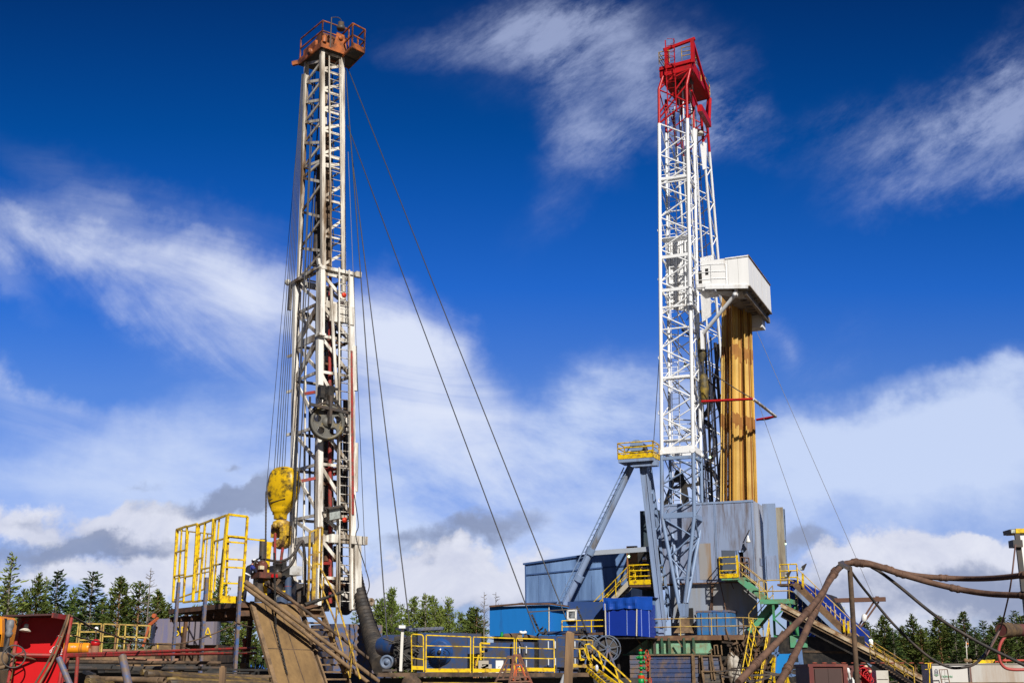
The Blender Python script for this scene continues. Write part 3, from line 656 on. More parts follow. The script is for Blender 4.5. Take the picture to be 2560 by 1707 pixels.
# ---- work floor
fl_ = thing('work_platform', 'raised steel work floor on blue perforated posts with tall yellow guard frames', 'work platform', LR)
yE = LR.X(*k1(1440, 905), 0).y                       # far left end of the floor
xE = LR.Y(*k2(650, 1050), -.05).x
m = MB(); m.box((-.1, -.05, ZF - .2), (xE, yE, ZF - .02)); m.box((xE*.0 + .02, .02, ZF - .02), (xE - .1, yE - .1, ZF))
for k in range(7): m.bar((0, yE*k/6, ZF - .42), (xE, yE*k/6, ZF - .3), .12, .2)
m.build('deck', mRUST, fl_)
def colpost(px, top, bot, x, name='post', mt=mBLUp, w=.15):
    a = LR.X(*k1(*bot), x); b = LR.X(*k1(*top), x); a = a + (a - b)*((a.z - .0)/(b.z - a.z)); mm = MB()
    d = (b - a); n = int(d.length/.2)
    mm.bar(a, b, w, w*.72, up=(1,0,0))
    mm.mat(1)
    for i in range(2, n if mt is mBLUp else 0):
        p = a.lerp(b, i/n) + Vector((-w*.5 - .001, 0, 0)); mm.lathe(p, (-1,0,0), [(.0,.0),(.026,.0),(.026,.006),(0,.006)], 8)
    return mm.build(name, [mt, mBLK], fl_)
colpost(0, (1500, 720), (1440, 1485), -.22); colpost(0, (1735, 680), (1680, 1490), -.22); colpost(0, (2020, 670), (1970, 1500), -.22)
colpost(0, (1570, 962), (1530, 1330), 3.0, 'post', mRUST, .18); colpost(0, (1548, 1330), (1520, 1485), 2.0, 'post', mMUD, .16); colpost(0, (2105, 1000), (2060, 1500), 2.4, 'post', mRUST, .2)
def frame_part(pts, mids=(), verts=(), x=0., name='guard_frame', w=.075, mt=mYEL, bows=()):
    """pts: photo corners (bl, tl, tr, br) on plane x"""
    P = [LR.X(*k1(*p), x) for p in pts]; mm = MB()
    for a, b in ((0,1),(1,2),(2,3)): mm.bar(P[a], P[b], w, w)
    mm.bar(P[0], P[3], w, w)
    for t in mids: mm.bar(P[0].lerp(P[1], t), P[3].lerp(P[2], t), w*.8, w*.8)
    for t, u0, u1 in verts:
        a = P[0].lerp(P[3], t); b = P[1].lerp(P[2], t); mm.bar(a.lerp(b, u0), a.lerp(b, u1), w*.8, w*.8)
    return mm.build(name, mt, fl_)
frame_part(((1450, 885), (1483, 280), (1570, 250), (1540, 880)), (.35, .68), ((.5, 0, 1),), 0)
frame_part(((1540, 890), (1570, 255), (1655, 232), (1615, 880)), (.33,), (), .0)
frame_part(((1668, 878), (1722, 222), (1790, 195), (1752, 870)), (.4, .78), (), 0)
frame_part(((1620, 885), (1672, 240), (1722, 222), (1670, 880)), (.55,), (), .06)
frame_part(((1770, 865), (1806, 195), (1905, 158), (1835, 865)), (.42, .72), ((.35, .1, 1),), 0)
frame_part(((1455, 870), (1495, 285), (1800, 320), (1770, 760)), (.3,), ((.1,0,1),(.3,0,1),(.62,0,1),(.82,0,1)), 2.6, w=.06)
m = MB()                                               # end frame facing right and the toe plate
P = [LR.Y(*k1(*p), 0) for p in ((1850, 875), (1915, 152), (2078, 172), (2030, 875))]
for a, b in ((0,1),(1,2),(2,3)): m.bar(P[a], P[b], .085)
for t in (.2, .385, .48, .68, .75): m.bar(P[0].lerp(P[1], t), P[3].lerp(P[2], t), .06)
a, b = LR.Y(*k1(1895, 870), .1), LR.Y(*k1(1915, 340), .1); m.bar(a, b, .07); m.bar(b, LR.Y(*k1(2220, 372), .1), .06)
m.build('guard_frame', mYEL, fl_)
m = MB(); a = LR.Y(*k1(1850, 862), -.03); b = LR.Y(*k1(2000, 868), -.03); m.bar(a, b, .03, .26); m.build('toe_board', mYEL, fl_)
m = MB()
a = LR.Y(*k2(262, 1010), 1.3); b = LR.Y(*k2(300, 625), 1.3); m.bar(a, b, .22, .1, up=(0,1,0)); a = LR.Y(*k2(235, 960), 1.25); b = LR.Y(*k2(262, 615), 1.25); m.bar(a, b, .06)
m.build('guard_frame', mYEL, fl_)
# ---- tilted pipe ramp, stairs
ang = R(54); rn = Vector((0, -math.sin(ang), math.cos(ang)))*1.0
nrm = Vector((0, -math.sin(ang), math.cos(ang))); dn = Vector((0, -math.cos(ang), -math.sin(ang)))
rp0 = LR.Y(*k2(180, 1028), -.12)
def onr(p, up=0.): return LR.P(*p, rp0 + nrm*up, nrm)
rq = [onr(k2(*p)) for p in ((182, 1030), (472, 1046), (665, 1532), (328, 1522))]
low = lambda p: p + dn*1.9
ramp = thing('pipe_ramp', 'mud stained steel slide plate leaning from the work floor to the pipe racks', 'ramp', LR)
m = MB(); m.prism([rq[0], rq[1], low(rq[2]), low(rq[3])], nrm*-.03); m.mat(1)
for k in (.3, .62): m.bar(rq[0].lerp(rq[1], k) + nrm*.004, low(rq[3]).lerp(low(rq[2]), k) + nrm*.004, .035, .012, up=nrm)
for k in (.4, .75): m.bar(rq[0].lerp(low(rq[3]), k) + nrm*.005, rq[1].lerp(low(rq[2]), k) + nrm*.005, .03, .01, up=nrm)
m.build('slide_plate', [mPLATE, mMUDb], ramp)
m = MB(); m.bar(rq[0] + nrm*.02, low(rq[3]) + nrm*.02 + Vector((0,0,0)), .16, .14); m.bar(rq[1] - nrm*.12, low(rq[2]) - nrm*.12, .16, .2); m.build('side_beam', mMUD, ramp)
m = MB()
for k in (.25, .55, .85): m.bar(rq[0].lerp(low(rq[3]), k) - nrm*.1, rq[1].lerp(low(rq[2]), k) - nrm*.1, .1, .14)
m.build('cross_beam', mRUST, ramp)
so_ = .12
sq = [onr(k2(*p), -so_) for p in ((508, 1052), (640, 1062), (835, 1520), (665, 1520))]
st = thing('muddy_stairs', 'steep muddy steel stairs with brown treads beside the slide plate', 'stairs', LR)
m = MB()
for a, b in ((sq[0], low(sq[3])), (sq[1], low(sq[2]))): m.bar(a, b, .07, .24)
m.build('stringer', mMUD, st)
n = 16
for k in range(n):
    t = (k + .5)/n; a = sq[0].lerp(low(sq[3]), t); b = sq[1].lerp(low(sq[2]), t); mm = MB(); mm.bar(a, b, .3, .05, up=(0,0,1) ); 
    mm = MB(); mm.box((min(a.x,b.x), a.y-.14, a.z-.03), (max(a.x,b.x), a.y+.14, a.z+.03)); mm.build('tread', mMUD, st)
m = MB()
def hr(pts, x, r=.04): m.path([LR.X(*k2(*p), x) for p in pts], r, 6)
xr = sq[1].x + .06; 
top_ = [LR.X(*k2(645, 800), xr), LR.X(*k2(745, 985), xr), LR.X(*k2(910, 1540), xr)]
m.path(top_, .04, 6)
m.path([LR.X(*k2(640, 900), xr), LR.X(*k2(740, 1150), xr), LR.X(*k2(840, 1530), xr)], .035, 6)
for p, q in (((655, 1080), (665, 860)), ((735, 1290), (755, 1060)), ((810, 1500), (858, 1310)), ((840, 1530), (860, 1330))): m.tube(LR.X(*k2(*p), xr), LR.X(*k2(*q), xr), .035, 6)
m.build('hand_rail', mYELd, st)
m = MB()
for p, q in (((562, 1030), (573, 560)), ((600, 1030), (613, 540)), ((590, 1030), (598, 640)), ((622, 800), (628, 525)), ((640, 1000), (655, 530))): m.bar(LR.Y(*k2(*p), .25), LR.Y(*k2(*q), .25), .075)
for p, q in (((573, 560), (655, 525)), ((570, 715), (650, 690)), ((565, 880), (600, 870)), ((612, 770), (650, 775))): m.bar(LR.Y(*k2(*p), .25), LR.Y(*k2(*q), .25), .06)
m.build('landing_gate', mYELd, st)
# drill pipes lying down the ramp
def lpipe(p, q, r, label, up0=.2, up1=.2, mt=mMUD, name='drill_pipe', grp='muddy pipes lying down the ramp'):
    a = onr(k2(*p), up0); b = onr(k2(*q), up1); b = b + (b - a)*.25; d = (b - a).normalized()
    mm = MB(); mm.tube(a, b, r, 12); mm.tube(a - d*.0, a + d*.5, r*1.3, 12); mm.tube(a + d*.5, a + d*.62, r*1.3, 12, r)
    mm.lathe(a, -d, [(r*1.3, 0), (r*.8, .012), (r*.75, -.2), (0, -.2)], 12)
    return solo(mm, name, mt, label, 'pipe', LR, grp)
lpipe((140, 890), (1040, 1560), .075, 'upper one of the two long muddy pipes slanting in front of the slide plate', .75, .5)
lpipe((140, 920), (960, 1560), .075, 'lower one of the two long muddy pipes slanting in front of the slide plate', .62, .4)
lpipe((290, 890), (1160, 1550), .06, 'dark muddy pipe slanting across the stairs behind the two long pipes', .35, .35, mMUDb)
lpipe((540, 1045), (745, 975), .06, 'short dark pipe lying level at the head of the muddy stairs', .25, .5, mBLK, 'loose_pipe', None)
# chain in front of the slide plate
m = MB(); a = LR.Y(*k2(335, 700), -.8); b = onr(k2(345, 1200), .1); c = onr(k2(425, 1520), .05)
pts = [a.lerp(b, i/40) for i in range(40)] + [b.lerp(c, i/26) + Vector((.008*math.sin(i*.5),0,0)) for i in range(26)]
for i, (p, q) in enumerate(zip(pts, pts[1:])): m.bar(p, q, .075 if i % 2 else .03, .03 if i % 2 else .075, ext=.02)
solo(m, 'chain', mBLK, 'rusty dark chain hanging from the hook down over the slide plate', 'chain', LR)
# floodlight
fc = LR.Y(*k2(738, 438), yN - .75)
fd = thing('floodlight', 'square floodlight tilted down on a bracket in front of the mast ladder', 'floodlight', LR)
Fm = Matrix.Rotation(R(-14), 3, 'Y') @ Matrix.Rotation(R(18), 3, 'X')
def fx(x, y, z): return fc + Fm @ Vector((x, y, z))
def fbox(mm, x0, y0, z0, x1, y1, z1): mm.hexa([fx(x0,y0,z0),fx(x1,y0,z0),fx(x1,y1,z0),fx(x0,y1,z0),fx(x0,y0,z1),fx(x1,y0,z1),fx(x1,y1,z1),fx(x0,y1,z1)])
m = MB(); fbox(m, -.3,-.02,-.26,.3,.1,.26); m.hexa([fx(-.3,.1,-.26),fx(.3,.1,-.26),fx(.2,.34,-.05),fx(-.2,.34,-.05),fx(-.3,.1,.26),fx(.3,.1,.26),fx(.2,.34,.22),fx(-.2,.34,.22)]); fbox(m, -.33,-.12,.24,.33,.12,.29); m.build('housing', mDRK, fd)
m = MB(); fbox(m, -.25,-.03,-.21,.25,-.021,.2); m.build('lens', mLENS, fd)
m = MB(); m.bar(fx(-.2,.2,.1), lowN(fc.z + .1) + Vector((.1,0,0)), .07); m.build('bracket', mDRK, fd)

# power tong with its hanging cylinder
pt = thing('power_tong', 'rusty red power tong hanging from a chain and cylinder next to the worker', 'power tong', LR)
yt = .9
def q7(x, y, yy=yt): return LR.Y(*b7(x, y), yy)
m = MB(); a = q7(290, 700); b = q7(440, 490); m.box((a.x, yt-.25, a.z), (b.x, yt+.3, b.z)); a = q7(270, 745); b = q7(600, 660); m.box((a.x, yt-.35, a.z), (b.x, yt+.4, b.z))
m.lathe(q7(390, 490), (0,-1,0), [(.13,-.2),(.13,.1),(.1,.2),(.04,.22)], 16); m.build('tong_body', M('rusty_red_body', (.17,.05,.035), .6, dirt=(.05,.03,.02), amt=.5, scale=3), pt)
m = MB(); a = q7(345, 585, yt-.36); b = q7(425, 525, yt-.36); m.box((a.x, yt-.4, a.z), (b.x, yt-.25, b.z)); m.build('data_plate', M('cream_plate', (.6,.52,.36), .6), pt)
m = MB(); a = q7(475, 740); b = q7(590, 690); m.box((a.x, yt-.42, a.z), (b.x, yt+.1, b.z)); m.build('jaw', mRED, pt)
m = MB(); m.tube(q7(395, 400), q7(408, 50), .13, 12); m.tube(q7(395, 470), q7(395, 395), .08, 10); m.build('lift_cylinder', mDRK, pt)
m = MB(); a, b = q7(455, 420), q7(462, 60)
for i in range(24): m.bar(a.lerp(b, i/24), a.lerp(b, (i+1)/24), .07 if i % 2 else .03, .03 if i % 2 else .07, ext=.02)
a, b = LR.Y(*t4(180, 970), yt), LR.Y(*t4(183, 640), yt)
for i in range(30): m.bar(a.lerp(b, i/30), a.lerp(b, (i+1)/30), .06 if i % 2 else .03, .03 if i % 2 else .06, ext=.02)
m.build('hanging_chain', mDRK, pt)
m = MB(); m.path(spline([q7(250, 560), q7(260, 460), q7(330, 400), q7(420, 420), q7(500, 530)], 6), .035, 6); m.path(spline([q7(460, 410), q7(600, 440), q7(740, 440), q7(900, 370), q7(1000, 230), q7(1060, 110)], 6), .05, 7); m.path(spline([q7(740, 630), q7(880, 540), q7(960, 420), q7(1000, 260), q7(1100, 95), q7(1130, 150), q7(1160, 500), q7(1150, 1050)], 6), .06, 7); m.build('hydraulic_hose', mHOSEb, pt)
m = MB(); m.box(q7(290, 880) + Vector((0,-.1,0)), q7(400, 730) + Vector((0,.3,0))); m.tube(q7(335, 1170), q7(340, 880), .17, 10); m.build('stand', mDRK, pt)
# wellhead equipment under the hook
wh = thing('blowout_preventer', 'dark greasy wellhead stack with a red valve on the work floor under the hook', 'wellhead', LR)
m = MB(); a = q7(530, 1000, 2.6); b = q7(830, 540, 2.6); m.box((a.x, 2.3, ZF), (b.x, 3.3, b.z)); m.box((a.x + .3, 2.2, ZF), (b.x - .2, 2.3, b.z + .25)); m.lathe(q7(640, 1160, 1.6), (0,0,1), [(.4,0),(.4,.3),(.26,.34),(.26,.75),(.34,.78),(.34,1.0),(.15,1.05),(.15,1.4),(.2,1.42),(.2,1.5)], 16); m.build('stack', mBLK, wh)
m = MB(); c = q7(855, 890, 1.4); m.lathe(c, (0,0,1), [(.12,-.12),(.14,0),(.12,.12),(.05,.15)], 12); m.build('valve', mREDo, wh)
m = MB(); m.tube(q7(855, 1190, 1.4), q7(855, 730, 1.4), .14, 10); m.tube(q7(740, 1200, 1.3), q7(740, 1080, 1.3), .25, 10); m.build('riser', M('dusty_blue_pipe', (.06,.09,.16), .5), wh)
m = MB(); m.path(spline([q7(430, 830, .8), q7(450, 950, .8), q7(480, 860, .8)], 5), .06, 6); m.build('handle', mYEL, wh); m = MB(); m.box(q7(725, 990, 1.2), q7(810, 965, 1.2) + Vector((0,.3,0))); m.build('yellow_plate', mYEL, wh)
m = MB(); m.bar(q7(450, 830, .6), q7(900, 1120, .6), .16); m.bar(q7(620, 860, .7), q7(700, 760, .7), .14); m.ball(q7(690, 700, .7), .14); m.bar(q7(560, 700, .9), q7(620, 980, .9), .1); m.build('tongs', mMUDb, wh)
# control box and drawworks carried at the mast foot
eb = thing('control_cabinet', 'pale grey control box on a dark skid between the mast legs', 'control cabinet', LR)
m = MB(); a = q7(830, 690, 2.9); b = q7(1070, 540, 2.9); m.box((a.x, 2.7, a.z), (b.x, 3.4, b.z)); m.build('box', M('pale_grey_paint', (.5,.5,.5), .5, dirt=(.2,.17,.13), amt=.3), eb)
m = MB(); a = q7(960, 1050, 3.2); b = q7(1180, 850, 3.2); m.box((a.x, 3.0, ZF), (b.x, 4.6, b.z)); m.build('skid', mDRK, eb)
dw = thing('drawworks', 'dark greasy winch machinery on the truck bed behind the mast foot', 'winch', LR)
m = MB(); m.lathe((5.0, 3.0, ZF + .6), (1,0,0), [(.8,0),(.8,.1),(.5,.12),(.5,1.2),(.8,1.22),(.8,1.34)], 24); m.build('drum', mDRK, dw)
m = MB(); m.box((4.6, 2.4, ZF - 1.6), (7.6, 4.4, ZF - 1.0)); m.box((4.4, 1.4, ZF - 3.6), (7.6, 4.6, ZF - 2.0)); m.build('truck_bed', mBLUd, dw)
m = MB(); a = LR.Y(*k2(740, 1170), .6); m.box((a.x, .6, a.z - 1.9), (a.x + 2.2, 2.6, a.z)); m.build('bed_support', mBLUp, dw)
# ribbed duct
dp = [at(*k2(*p), Y) for p, Y in (((878, 770), 53), ((895, 900), 52.4), ((930, 1060), 51.5), ((975, 1220), 50.4), ((1010, 1330), 49.3), ((1040, 1420), 48.2), ((1055, 1450), 47.8))]
dp = spline(dp, 26); nn = len(dp)
m = MB(); m.path(dp, .5, 16, rf=lambda t: (.19 + .17*min(1, t*1.5))*(1 + (.09 if int(t*(nn-1)+.5) % 4 < 2 else -.13)))
solo(m, 'air_duct', M('black_ribbed_fabric', (.022,.019,.018), .65, dirt=(.07,.055,.042), amt=.4, scale=2), 'wide black ribbed air duct drooping from behind the mast foot', 'duct')
# ================================================================ RIGHT RIG
r1 = crop(1560, 1240, 1860, 1590, 1344, 1568)
r2 = crop(1620, 320, 1820, 640, 980, 1568)
r3 = crop(1760, 1380, 2060, 1620, 1960, 1568)
r4 = crop(1540, 1090, 1780, 1330, 1568, 1568)
kn = at(*r1(430, 240), 80)
RR = Fr((kn.x, kn.y, 0), -23)                        # x runs right and nearer, y runs right and away
rx, ry, rz = Vector((1,0,0)), Vector((0,1,0)), Vector((0,0,1))
# ---- tower legs
FL0, FL1 = RR.Y(*t7(604, 900), 0), RR.Y(*t5(208, 1000), 0)
FR0, FR1 = RR.Y(*t7(912, 880), 0), RR.Y(*t5(513, 900), 0)
BR0, BR1 = RR.X(*t7(989, 940), FR0.x), RR.X(*t5(586, 1060), FR1.x)
OR0, OR1 = RR.X(*r2(855, 1550), FR0.x*.5 + FR1.x*.5), RR.X(*r2(752, 290), FR1.x)
IR0, IR1 = RR.X(*r2(790, 1550), FR0.x*.5 + FR1.x*.5), RR.X(*r2(690, 330), FR1.x)
def lin(a, b):
    return lambda z: a + (b - a)*((z - a.z)/(b.z - a.z))
sFL, sFR, sBR, sOR, sIR = lin(FL0, FL1), lin(FR0, FR1), lin(BR0, BR1), lin(OR0, OR1), lin(IR0, IR1)
sBL = lambda z: sFL(z) + sBR(z) - sFR(z)
sOL = lambda z: sFL(z) + sOR(z) - sFR(z)
sIL = lambda z: sFL(z) + sIR(z) - sFR(z)
zR = FL1.z; zW = FL0.z; zK = RR.Y(*r1(430, 240), 0).z; zHouse = RR.Y(*r4(1420, 1118), 1.7).z
zTopRed = RR.Y(*t5(200, 632), 0).z
tw = thing('derrick_tower', 'tall open derrick with a red top, white middle and grey blue foot', 'derrick', RR)
def zigzag(m, A, B, z0, z1, bay, w, ph=0):
    n = max(1, round((z1 - z0)/bay)); h = (z1 - z0)/n
    for i in range(n):
        za = z0 + h*i; zb_ = za + h/2; zc = za + h
        m.tube(A(za), B(zb_), w, 6, cap=False); m.tube(B(zb_), A(zc), w, 6, cap=False)
def leg(m, f, z0, z1, r): m.tube(f(z0), f(z1), r, 10, cap=False)
def section(name, mt, z0, z1, far0, bay=2.35, extra=None):
    m = MB()
    for f in (sFL, sFR, sBR, sBL): leg(m, f, z0, z1, (.125 if f in (sFL, sFR) else .105)*(.8 if name == 'red' else 1))
    m.build(name + '_near_legs', mt, tw)
    m = MB()
    zigzag(m, sFL, sFR, z0, z1, bay, .055); zigzag(m, sFR, sBR, z0, z1, bay, .042); zigzag(m, sFL, sBL, z0, z1, bay, .04); zigzag(m, sBL, sBR, z0, z1, bay, .04)
    m.build(name + '_near_bracing', mt, tw)
    if far0 < z1:
        m = MB()
        for f in (sOR, sIR, sOL, sIL): leg(m, f, far0, z1, .10)
        m.build(name + '_far_legs', mt, tw)
        m = MB(); zigzag(m, sIR, sOR, far0, z1, bay, .042); zigzag(m, sIL, sIR, far0, z1, bay, .045); zigzag(m, sOL, sOR, far0, z1, bay, .045); zigzag(m, sBL, sIL, far0, z1, bay*1.3, .05)
        n = max(1, round((z1 - far0)/bay/1.3))
        for i in range(n): z = far0 + (z1-far0)*i/n; m.tube(sBL(z), sIL(z), .05, 6, cap=False)
        m.build(name + '_far_bracing', mt, tw)
section('white', mWHT2, zW, zR, zHouse)
section('red', mRED, zR, zTopRed, zR, 2.0)
section('grey', mGRYB2, zK, zW, zHouse - 4)
# lower taper to the foot
foot = RR.Y(*r1(648, 1210), 0); ft = [RR.Y(*r1(612, 1200), 0), RR.Y(*r1(682, 1190), 0)]
ft += [ft[1] + ry*.45, ft[0] + ry*.45]
kk = [sFL(zK), sFR(zK), sBR(zK), sBL(zK)]
m = MB()
for a, b in zip(kk, ft): m.tube(a, b, .12, 10)
for t, u in ((.0,.23),(.46,.23),(.46,.7),(.72,.7)):
    for i, j in ((0,1),(1,2),(3,2),(0,3)): m.tube(kk[i].lerp(ft[i], t), kk[j].lerp(ft[j], u), .05, 6)
for i, j in ((0,1),(1,2),(0,3),(2,3)): m.tube(kk[i].lerp(ft[i], .72), kk[j].lerp(ft[j], .72), .05, 6)
m.build('tapered_foot', mGRYB2, tw)
m = MB(); a = RR.Y(*r1(597, 1200), -.15); b = RR.Y(*r1(690, 1345), -.15); m.hexa([(a.x+.15, -.1, b.z), (b.x-.05, -.1, b.z), (b.x-.05, .7, b.z), (a.x+.15, .7, b.z), (a.x, -.15, a.z), (b.x, -.15, a.z), (b.x, .75, a.z), (a.x, .75, a.z)]); m.build('foot_shoe', mGRYB2, tw)
m = MB(); a = RR.Y(*r1(565, 1530), -.3); b = RR.Y(*r1(720, 1360), -.3); m.hexa([(a.x,-.5,a.z),(b.x+.1,-.5,a.z),(b.x+.1,1.0,a.z),(a.x,1.0,a.z),(a.x+.35,-.2,b.z-.4),(b.x-.15,-.2,b.z-.4),(b.x-.15,.8,b.z-.4),(a.x+.35,.8,b.z-.4)]); m.box((a.x+.4,-.15,b.z-.45),(b.x-.2,.75,b.z)); m.build('pedestal', mMUD, tw)
# cross beams and frames across the near column
m = MB()
for p, h in ((t6(215, 330), .22), (t6(215, 655), .22), (t6(222, 820), .12), (t6(225, 1035), .08), (t7(615, 180), .14), (r2(165, 635), .12), (r2(168, 680), .07)):
    z = RR.Y(*p, 0).z; m = MB(); m.bar(sFL(z), sFR(z), .12, h); m.bar(sFR(z), sBR(z), .1, h*.7); m.bar(sFL(z), sBL(z), .1, h*.7); m.build('cross_beam', mWHT2, tw)
m = MB(); z = RR.Y(*t7(610, 905), 0).z + .1; m.bar(sFL(z), sFR(z), .24, .45); m.bar(sFR(z), sBR(z), .2, .4); m.bar(sBL(z), sBR(z), .2, .3); m.bar(sFL(z), sBL(z), .2, .3); m.build('cross_beam', mWHT2, tw)
m = MB(); z = zK; m.bar(sFL(z) + rz*.1, sFR(z) + rz*.1, .2, .34); m.bar(sFR(z), sBR(z), .18, .3); m.bar(sFL(z), sBL(z), .18, .2); m.bar(sBL(z), sBR(z), .18, .2); m.build('cross_beam', mGRYB2, tw); m = MB(); z = zW - .45; m.bar(sFL(z), sFR(z), .2, .2); m.bar(sFR(z), sBR(z), .15, .15); m.build('cross_beam', mGRYB2, tw)
m = MB()
for f in (sFL, sFR, sBR): MB().lathe(f(zW - .05) - ry*.16, (0,1,0), [(.17,0),(.17,.32)], 12).build('hinge_pin', mWHT2, tw)
for z in (zW + 4, zW + 9.5, zR - 3, zR - 8): 
    pass
# walkways with rails inside the near column
m = MB()
for p in (t7(640, 185), r2(240, 640), r2(230, 1380), t7(640, 800)):
    m = MB(); z = RR.Y(*p, .6).z; a, b = sFL(z) + ry*.5, sFR(z) + ry*.5; m.bar(a, b, .9, .06); railing(m, [a - ry*.1, b - ry*.1], 1.05, (.35, .7), 1.0, .022); m.build('inner_walkway', mWHT2, tw)
m = MB(); z0, z1 = zHouse - 2, zR + 2
q = lambda z: sBL(z).lerp(sBR(z), .22) - ry*.1
m.ladder(q(z0), q(z1), (1,0,0), .5, .4, .018, .03); m.build('ladder', mWHT2, tw)
m = MB(); q = lambda z: sIR(z).lerp(sIL(z), .35); m.ladder(q(zR - 9), q(zR + 4), (1,.2,0), .6, .4, .02, .03)
for i in range(32): z = zR - 9 + i*.4; m.ring(q(z) - ry*.35, (0,0,1), .36, .014, 8, 4)
m.build('caged_ladder', mDRK, tw)
m = MB()                                              # guide rails and lines inside
for t, u, r in ((.55,.3,.06),(.62,.5,.05),(.85,.6,.05),(.3,.75,.04),(.7,.85,.05)):
    g_ = lambda z: sBL(z).lerp(sBR(z), t).lerp(sIL(z).lerp(sIR(z), t), u); m.tube(g_(zHouse - 3), g_(zR + 4), r, 6)
m.build('guide_rails', mWHT2, tw)
m = MB()
for t, u, r in ((.95,.35,.09),(1.0,.55,.05),(.97,.8,.12),(.5,.6,.03)):
    g_ = lambda z: sBL(z).lerp(sBR(z), t).lerp(sIL(z).lerp(sIR(z), t), u); m.tube(g_(zHouse - 3), g_(zW + 9), r, 7)
g_ = lambda z, d=0: sBR(z).lerp(sIR(z), .7) + Vector((d + .25*math.sin(z*1.1), .2, 0))
m.path([g_(zHouse + 2.6 + .5*i) for i in range(20)], .09, 7); m.path(spline([g_(zHouse + 3.5), g_(zHouse + 2.2, .3) , g_(zHouse + 3, .8), g_(zHouse + 6, .9)], 6), .08, 7)
rnd = random.Random(9)
for k in range(46):
    z = rnd.uniform(zHouse, zW + 13); a = sBR(z).lerp(sOR(z), rnd.random()); a.x -= rnd.uniform(0, 1.6); m.bar(a, a + Vector((rnd.uniform(-.9,.9), rnd.uniform(-.6,.6), rnd.uniform(-.9,.9))), rnd.uniform(.04,.13))
for k in range(3):
    z = zHouse + 2.5 + k*3.4; c = sIL(z).lerp(sOR(z), .5); m.path([c + Vector((-1.1 + 1.0*math.cos(t), 0, 1.7*math.sin(t))) for t in [i*.2 - 1.4 for i in range(15)]], .2, 6)
m.build('shaded_gear', mDRK, tw)
m = MB()                                              # dark hooded winch frame inside the foot
a = RR.Y(*r4(1030, 520), 2.2); b = RR.Y(*r4(780, 1180), 2.2); c = RR.Y(*r4(1150, 1150), 2.2); d = RR.Y(*r4(1165, 640), 2.2)
m.hexa([RR.Y(*r4(*p), y) for y in (1.9, 2.9) for p in ((900, 760), (1140, 760), (1090, 600), (980, 540))])
m.hexa([RR.Y(*r4(*p), y) for y in (1.95, 2.8) for p in ((740, 1190), (830, 1190), (960, 740), (900, 740))])
m.hexa([RR.Y(*r4(*p), y) for y in (1.95, 2.8) for p in ((1090, 1150), (1210, 1150), (1150, 740), (1020, 740))])
m.hexa([RR.Y(*r4(*p), y) for y in (2.0, 2.7) for p in ((940, 870), (1400, 800), (1400, 740), (940, 820))])
m.build('hooded_frame', mBLK, tw)
m = MB()
for p in (t6(190, 62), t6(195, 540), t6(205, 850), t6(197, 1310), t7(588, 515), t7(592, 1375)): c = RR.Y(*p, 0); MB().ring(c, (0,1,0), .13, .03, 12, 5).build('lifting_eye', mWHT2, tw)
# red crown
m = MB(); n1, n2 = RR.Y(*t5(250, 490), .2), RR.Y(*t5(545, 408), .2)
zc = n2.z; dY = sOR(zTopRed).y
m.tube(sFL(zTopRed), n1, .11, 8); m.tube(sFR(zTopRed), n2, .11, 8); nb1 = n1 + ry*(dY - .3); nb2 = n2 + ry*(dY - .3)
m.tube(sOR(zTopRed), nb2, .1, 8); m.tube(sOL(zTopRed), nb1, .1, 8); m.tube(n1, n2, .09, 8)
for a, b in ((sFL(zTopRed), n1.lerp(n2, .5)), (n2, n1.lerp(n2, .0)*.4 + sFL(zTopRed)*.6), (n2, sFL(zTopRed - 1.8)), (sFR(zTopRed), sFL(zTopRed - 2.2))): m.tube(a, b, .06, 6)
dz = Vector((0,0,.8))
qd = [n1 - rx*.25, n2 + rx*.15, nb2 + rx*.15, nb1 - rx*.25]
for a, b in zip(qd, qd[1:] + qd[:1]): m.prism([a, b, b + dz, a + dz], (b - a).cross(rz).normalized()*-.12)
m.prism(qd, (0,0,.08)); m.bar(qd[0] + rz*.55, qd[1] + rz*.55, .22, .1)
a, b = RR.X(*t5(650, 830), n2.x + .3), RR.X(*t5(750, 1010), n2.x + .3); m.bar(a, b, .35, .5); m.tube(RR.X(*t5(560, 640), n2.x), RR.X(*t5(640, 840), n2.x), .08); m.tube(qd[2], b, .12); m.hexa([RR.X(*t5(*p), n2.x + d) for d in (-.1, .1) for p in ((575, 690), (610, 800), (590, 820), (572, 800))])
cr2 = m.build('crown_frame', mRED, tw)
m = MB()
for k in range(5): m.lathe(n1.lerp(n2, .2 + .15*k) + Vector((0, 1.5, .3)), (1,0,0), [(0,0),(.62,0),(.62,.12),(0,.12)], 20)
m.build('crown_sheave', mDRK, cr2)
m = MB(); p1 = RR.Y(*t5(285, 190), .3); p0 = RR.Y(*t5(295, 370), .3); p2 = RR.Y(*t5(570, 85), .3); p3 = RR.Y(*t5(575, 290), .3)
p0.z = p3.z = n2.z + .5
m.bar(p0, p1, .3, .24); m.bar(p3, p2, .3, .24); m.bar(p1, p2, .2, .2, ext=.2); m.bar(p2, p2 + Vector((.3, 3.0, -3.2)), .16); m.build('gin_pole_frame', mRED, cr2)
m = MB(); z_ = n2.z + .82
def rl(pts): railing(m, pts, .95, (.32, .63), 1.1, .03)
q0, q1, q2, q3 = [Vector((p.x, p.y, z_)) for p in qd]
rl([q0 + ry*1.5, q0, q0.lerp(q1, .32)]); rl([q0.lerp(q1, .7), q1]); rl([q1, q1.lerp(q2, .45)]); rl([q1.lerp(q2, .5) - rz*.6, q2 - rz*.6]); m.build('crown_rail', mYELd, cr2)
m = MB()
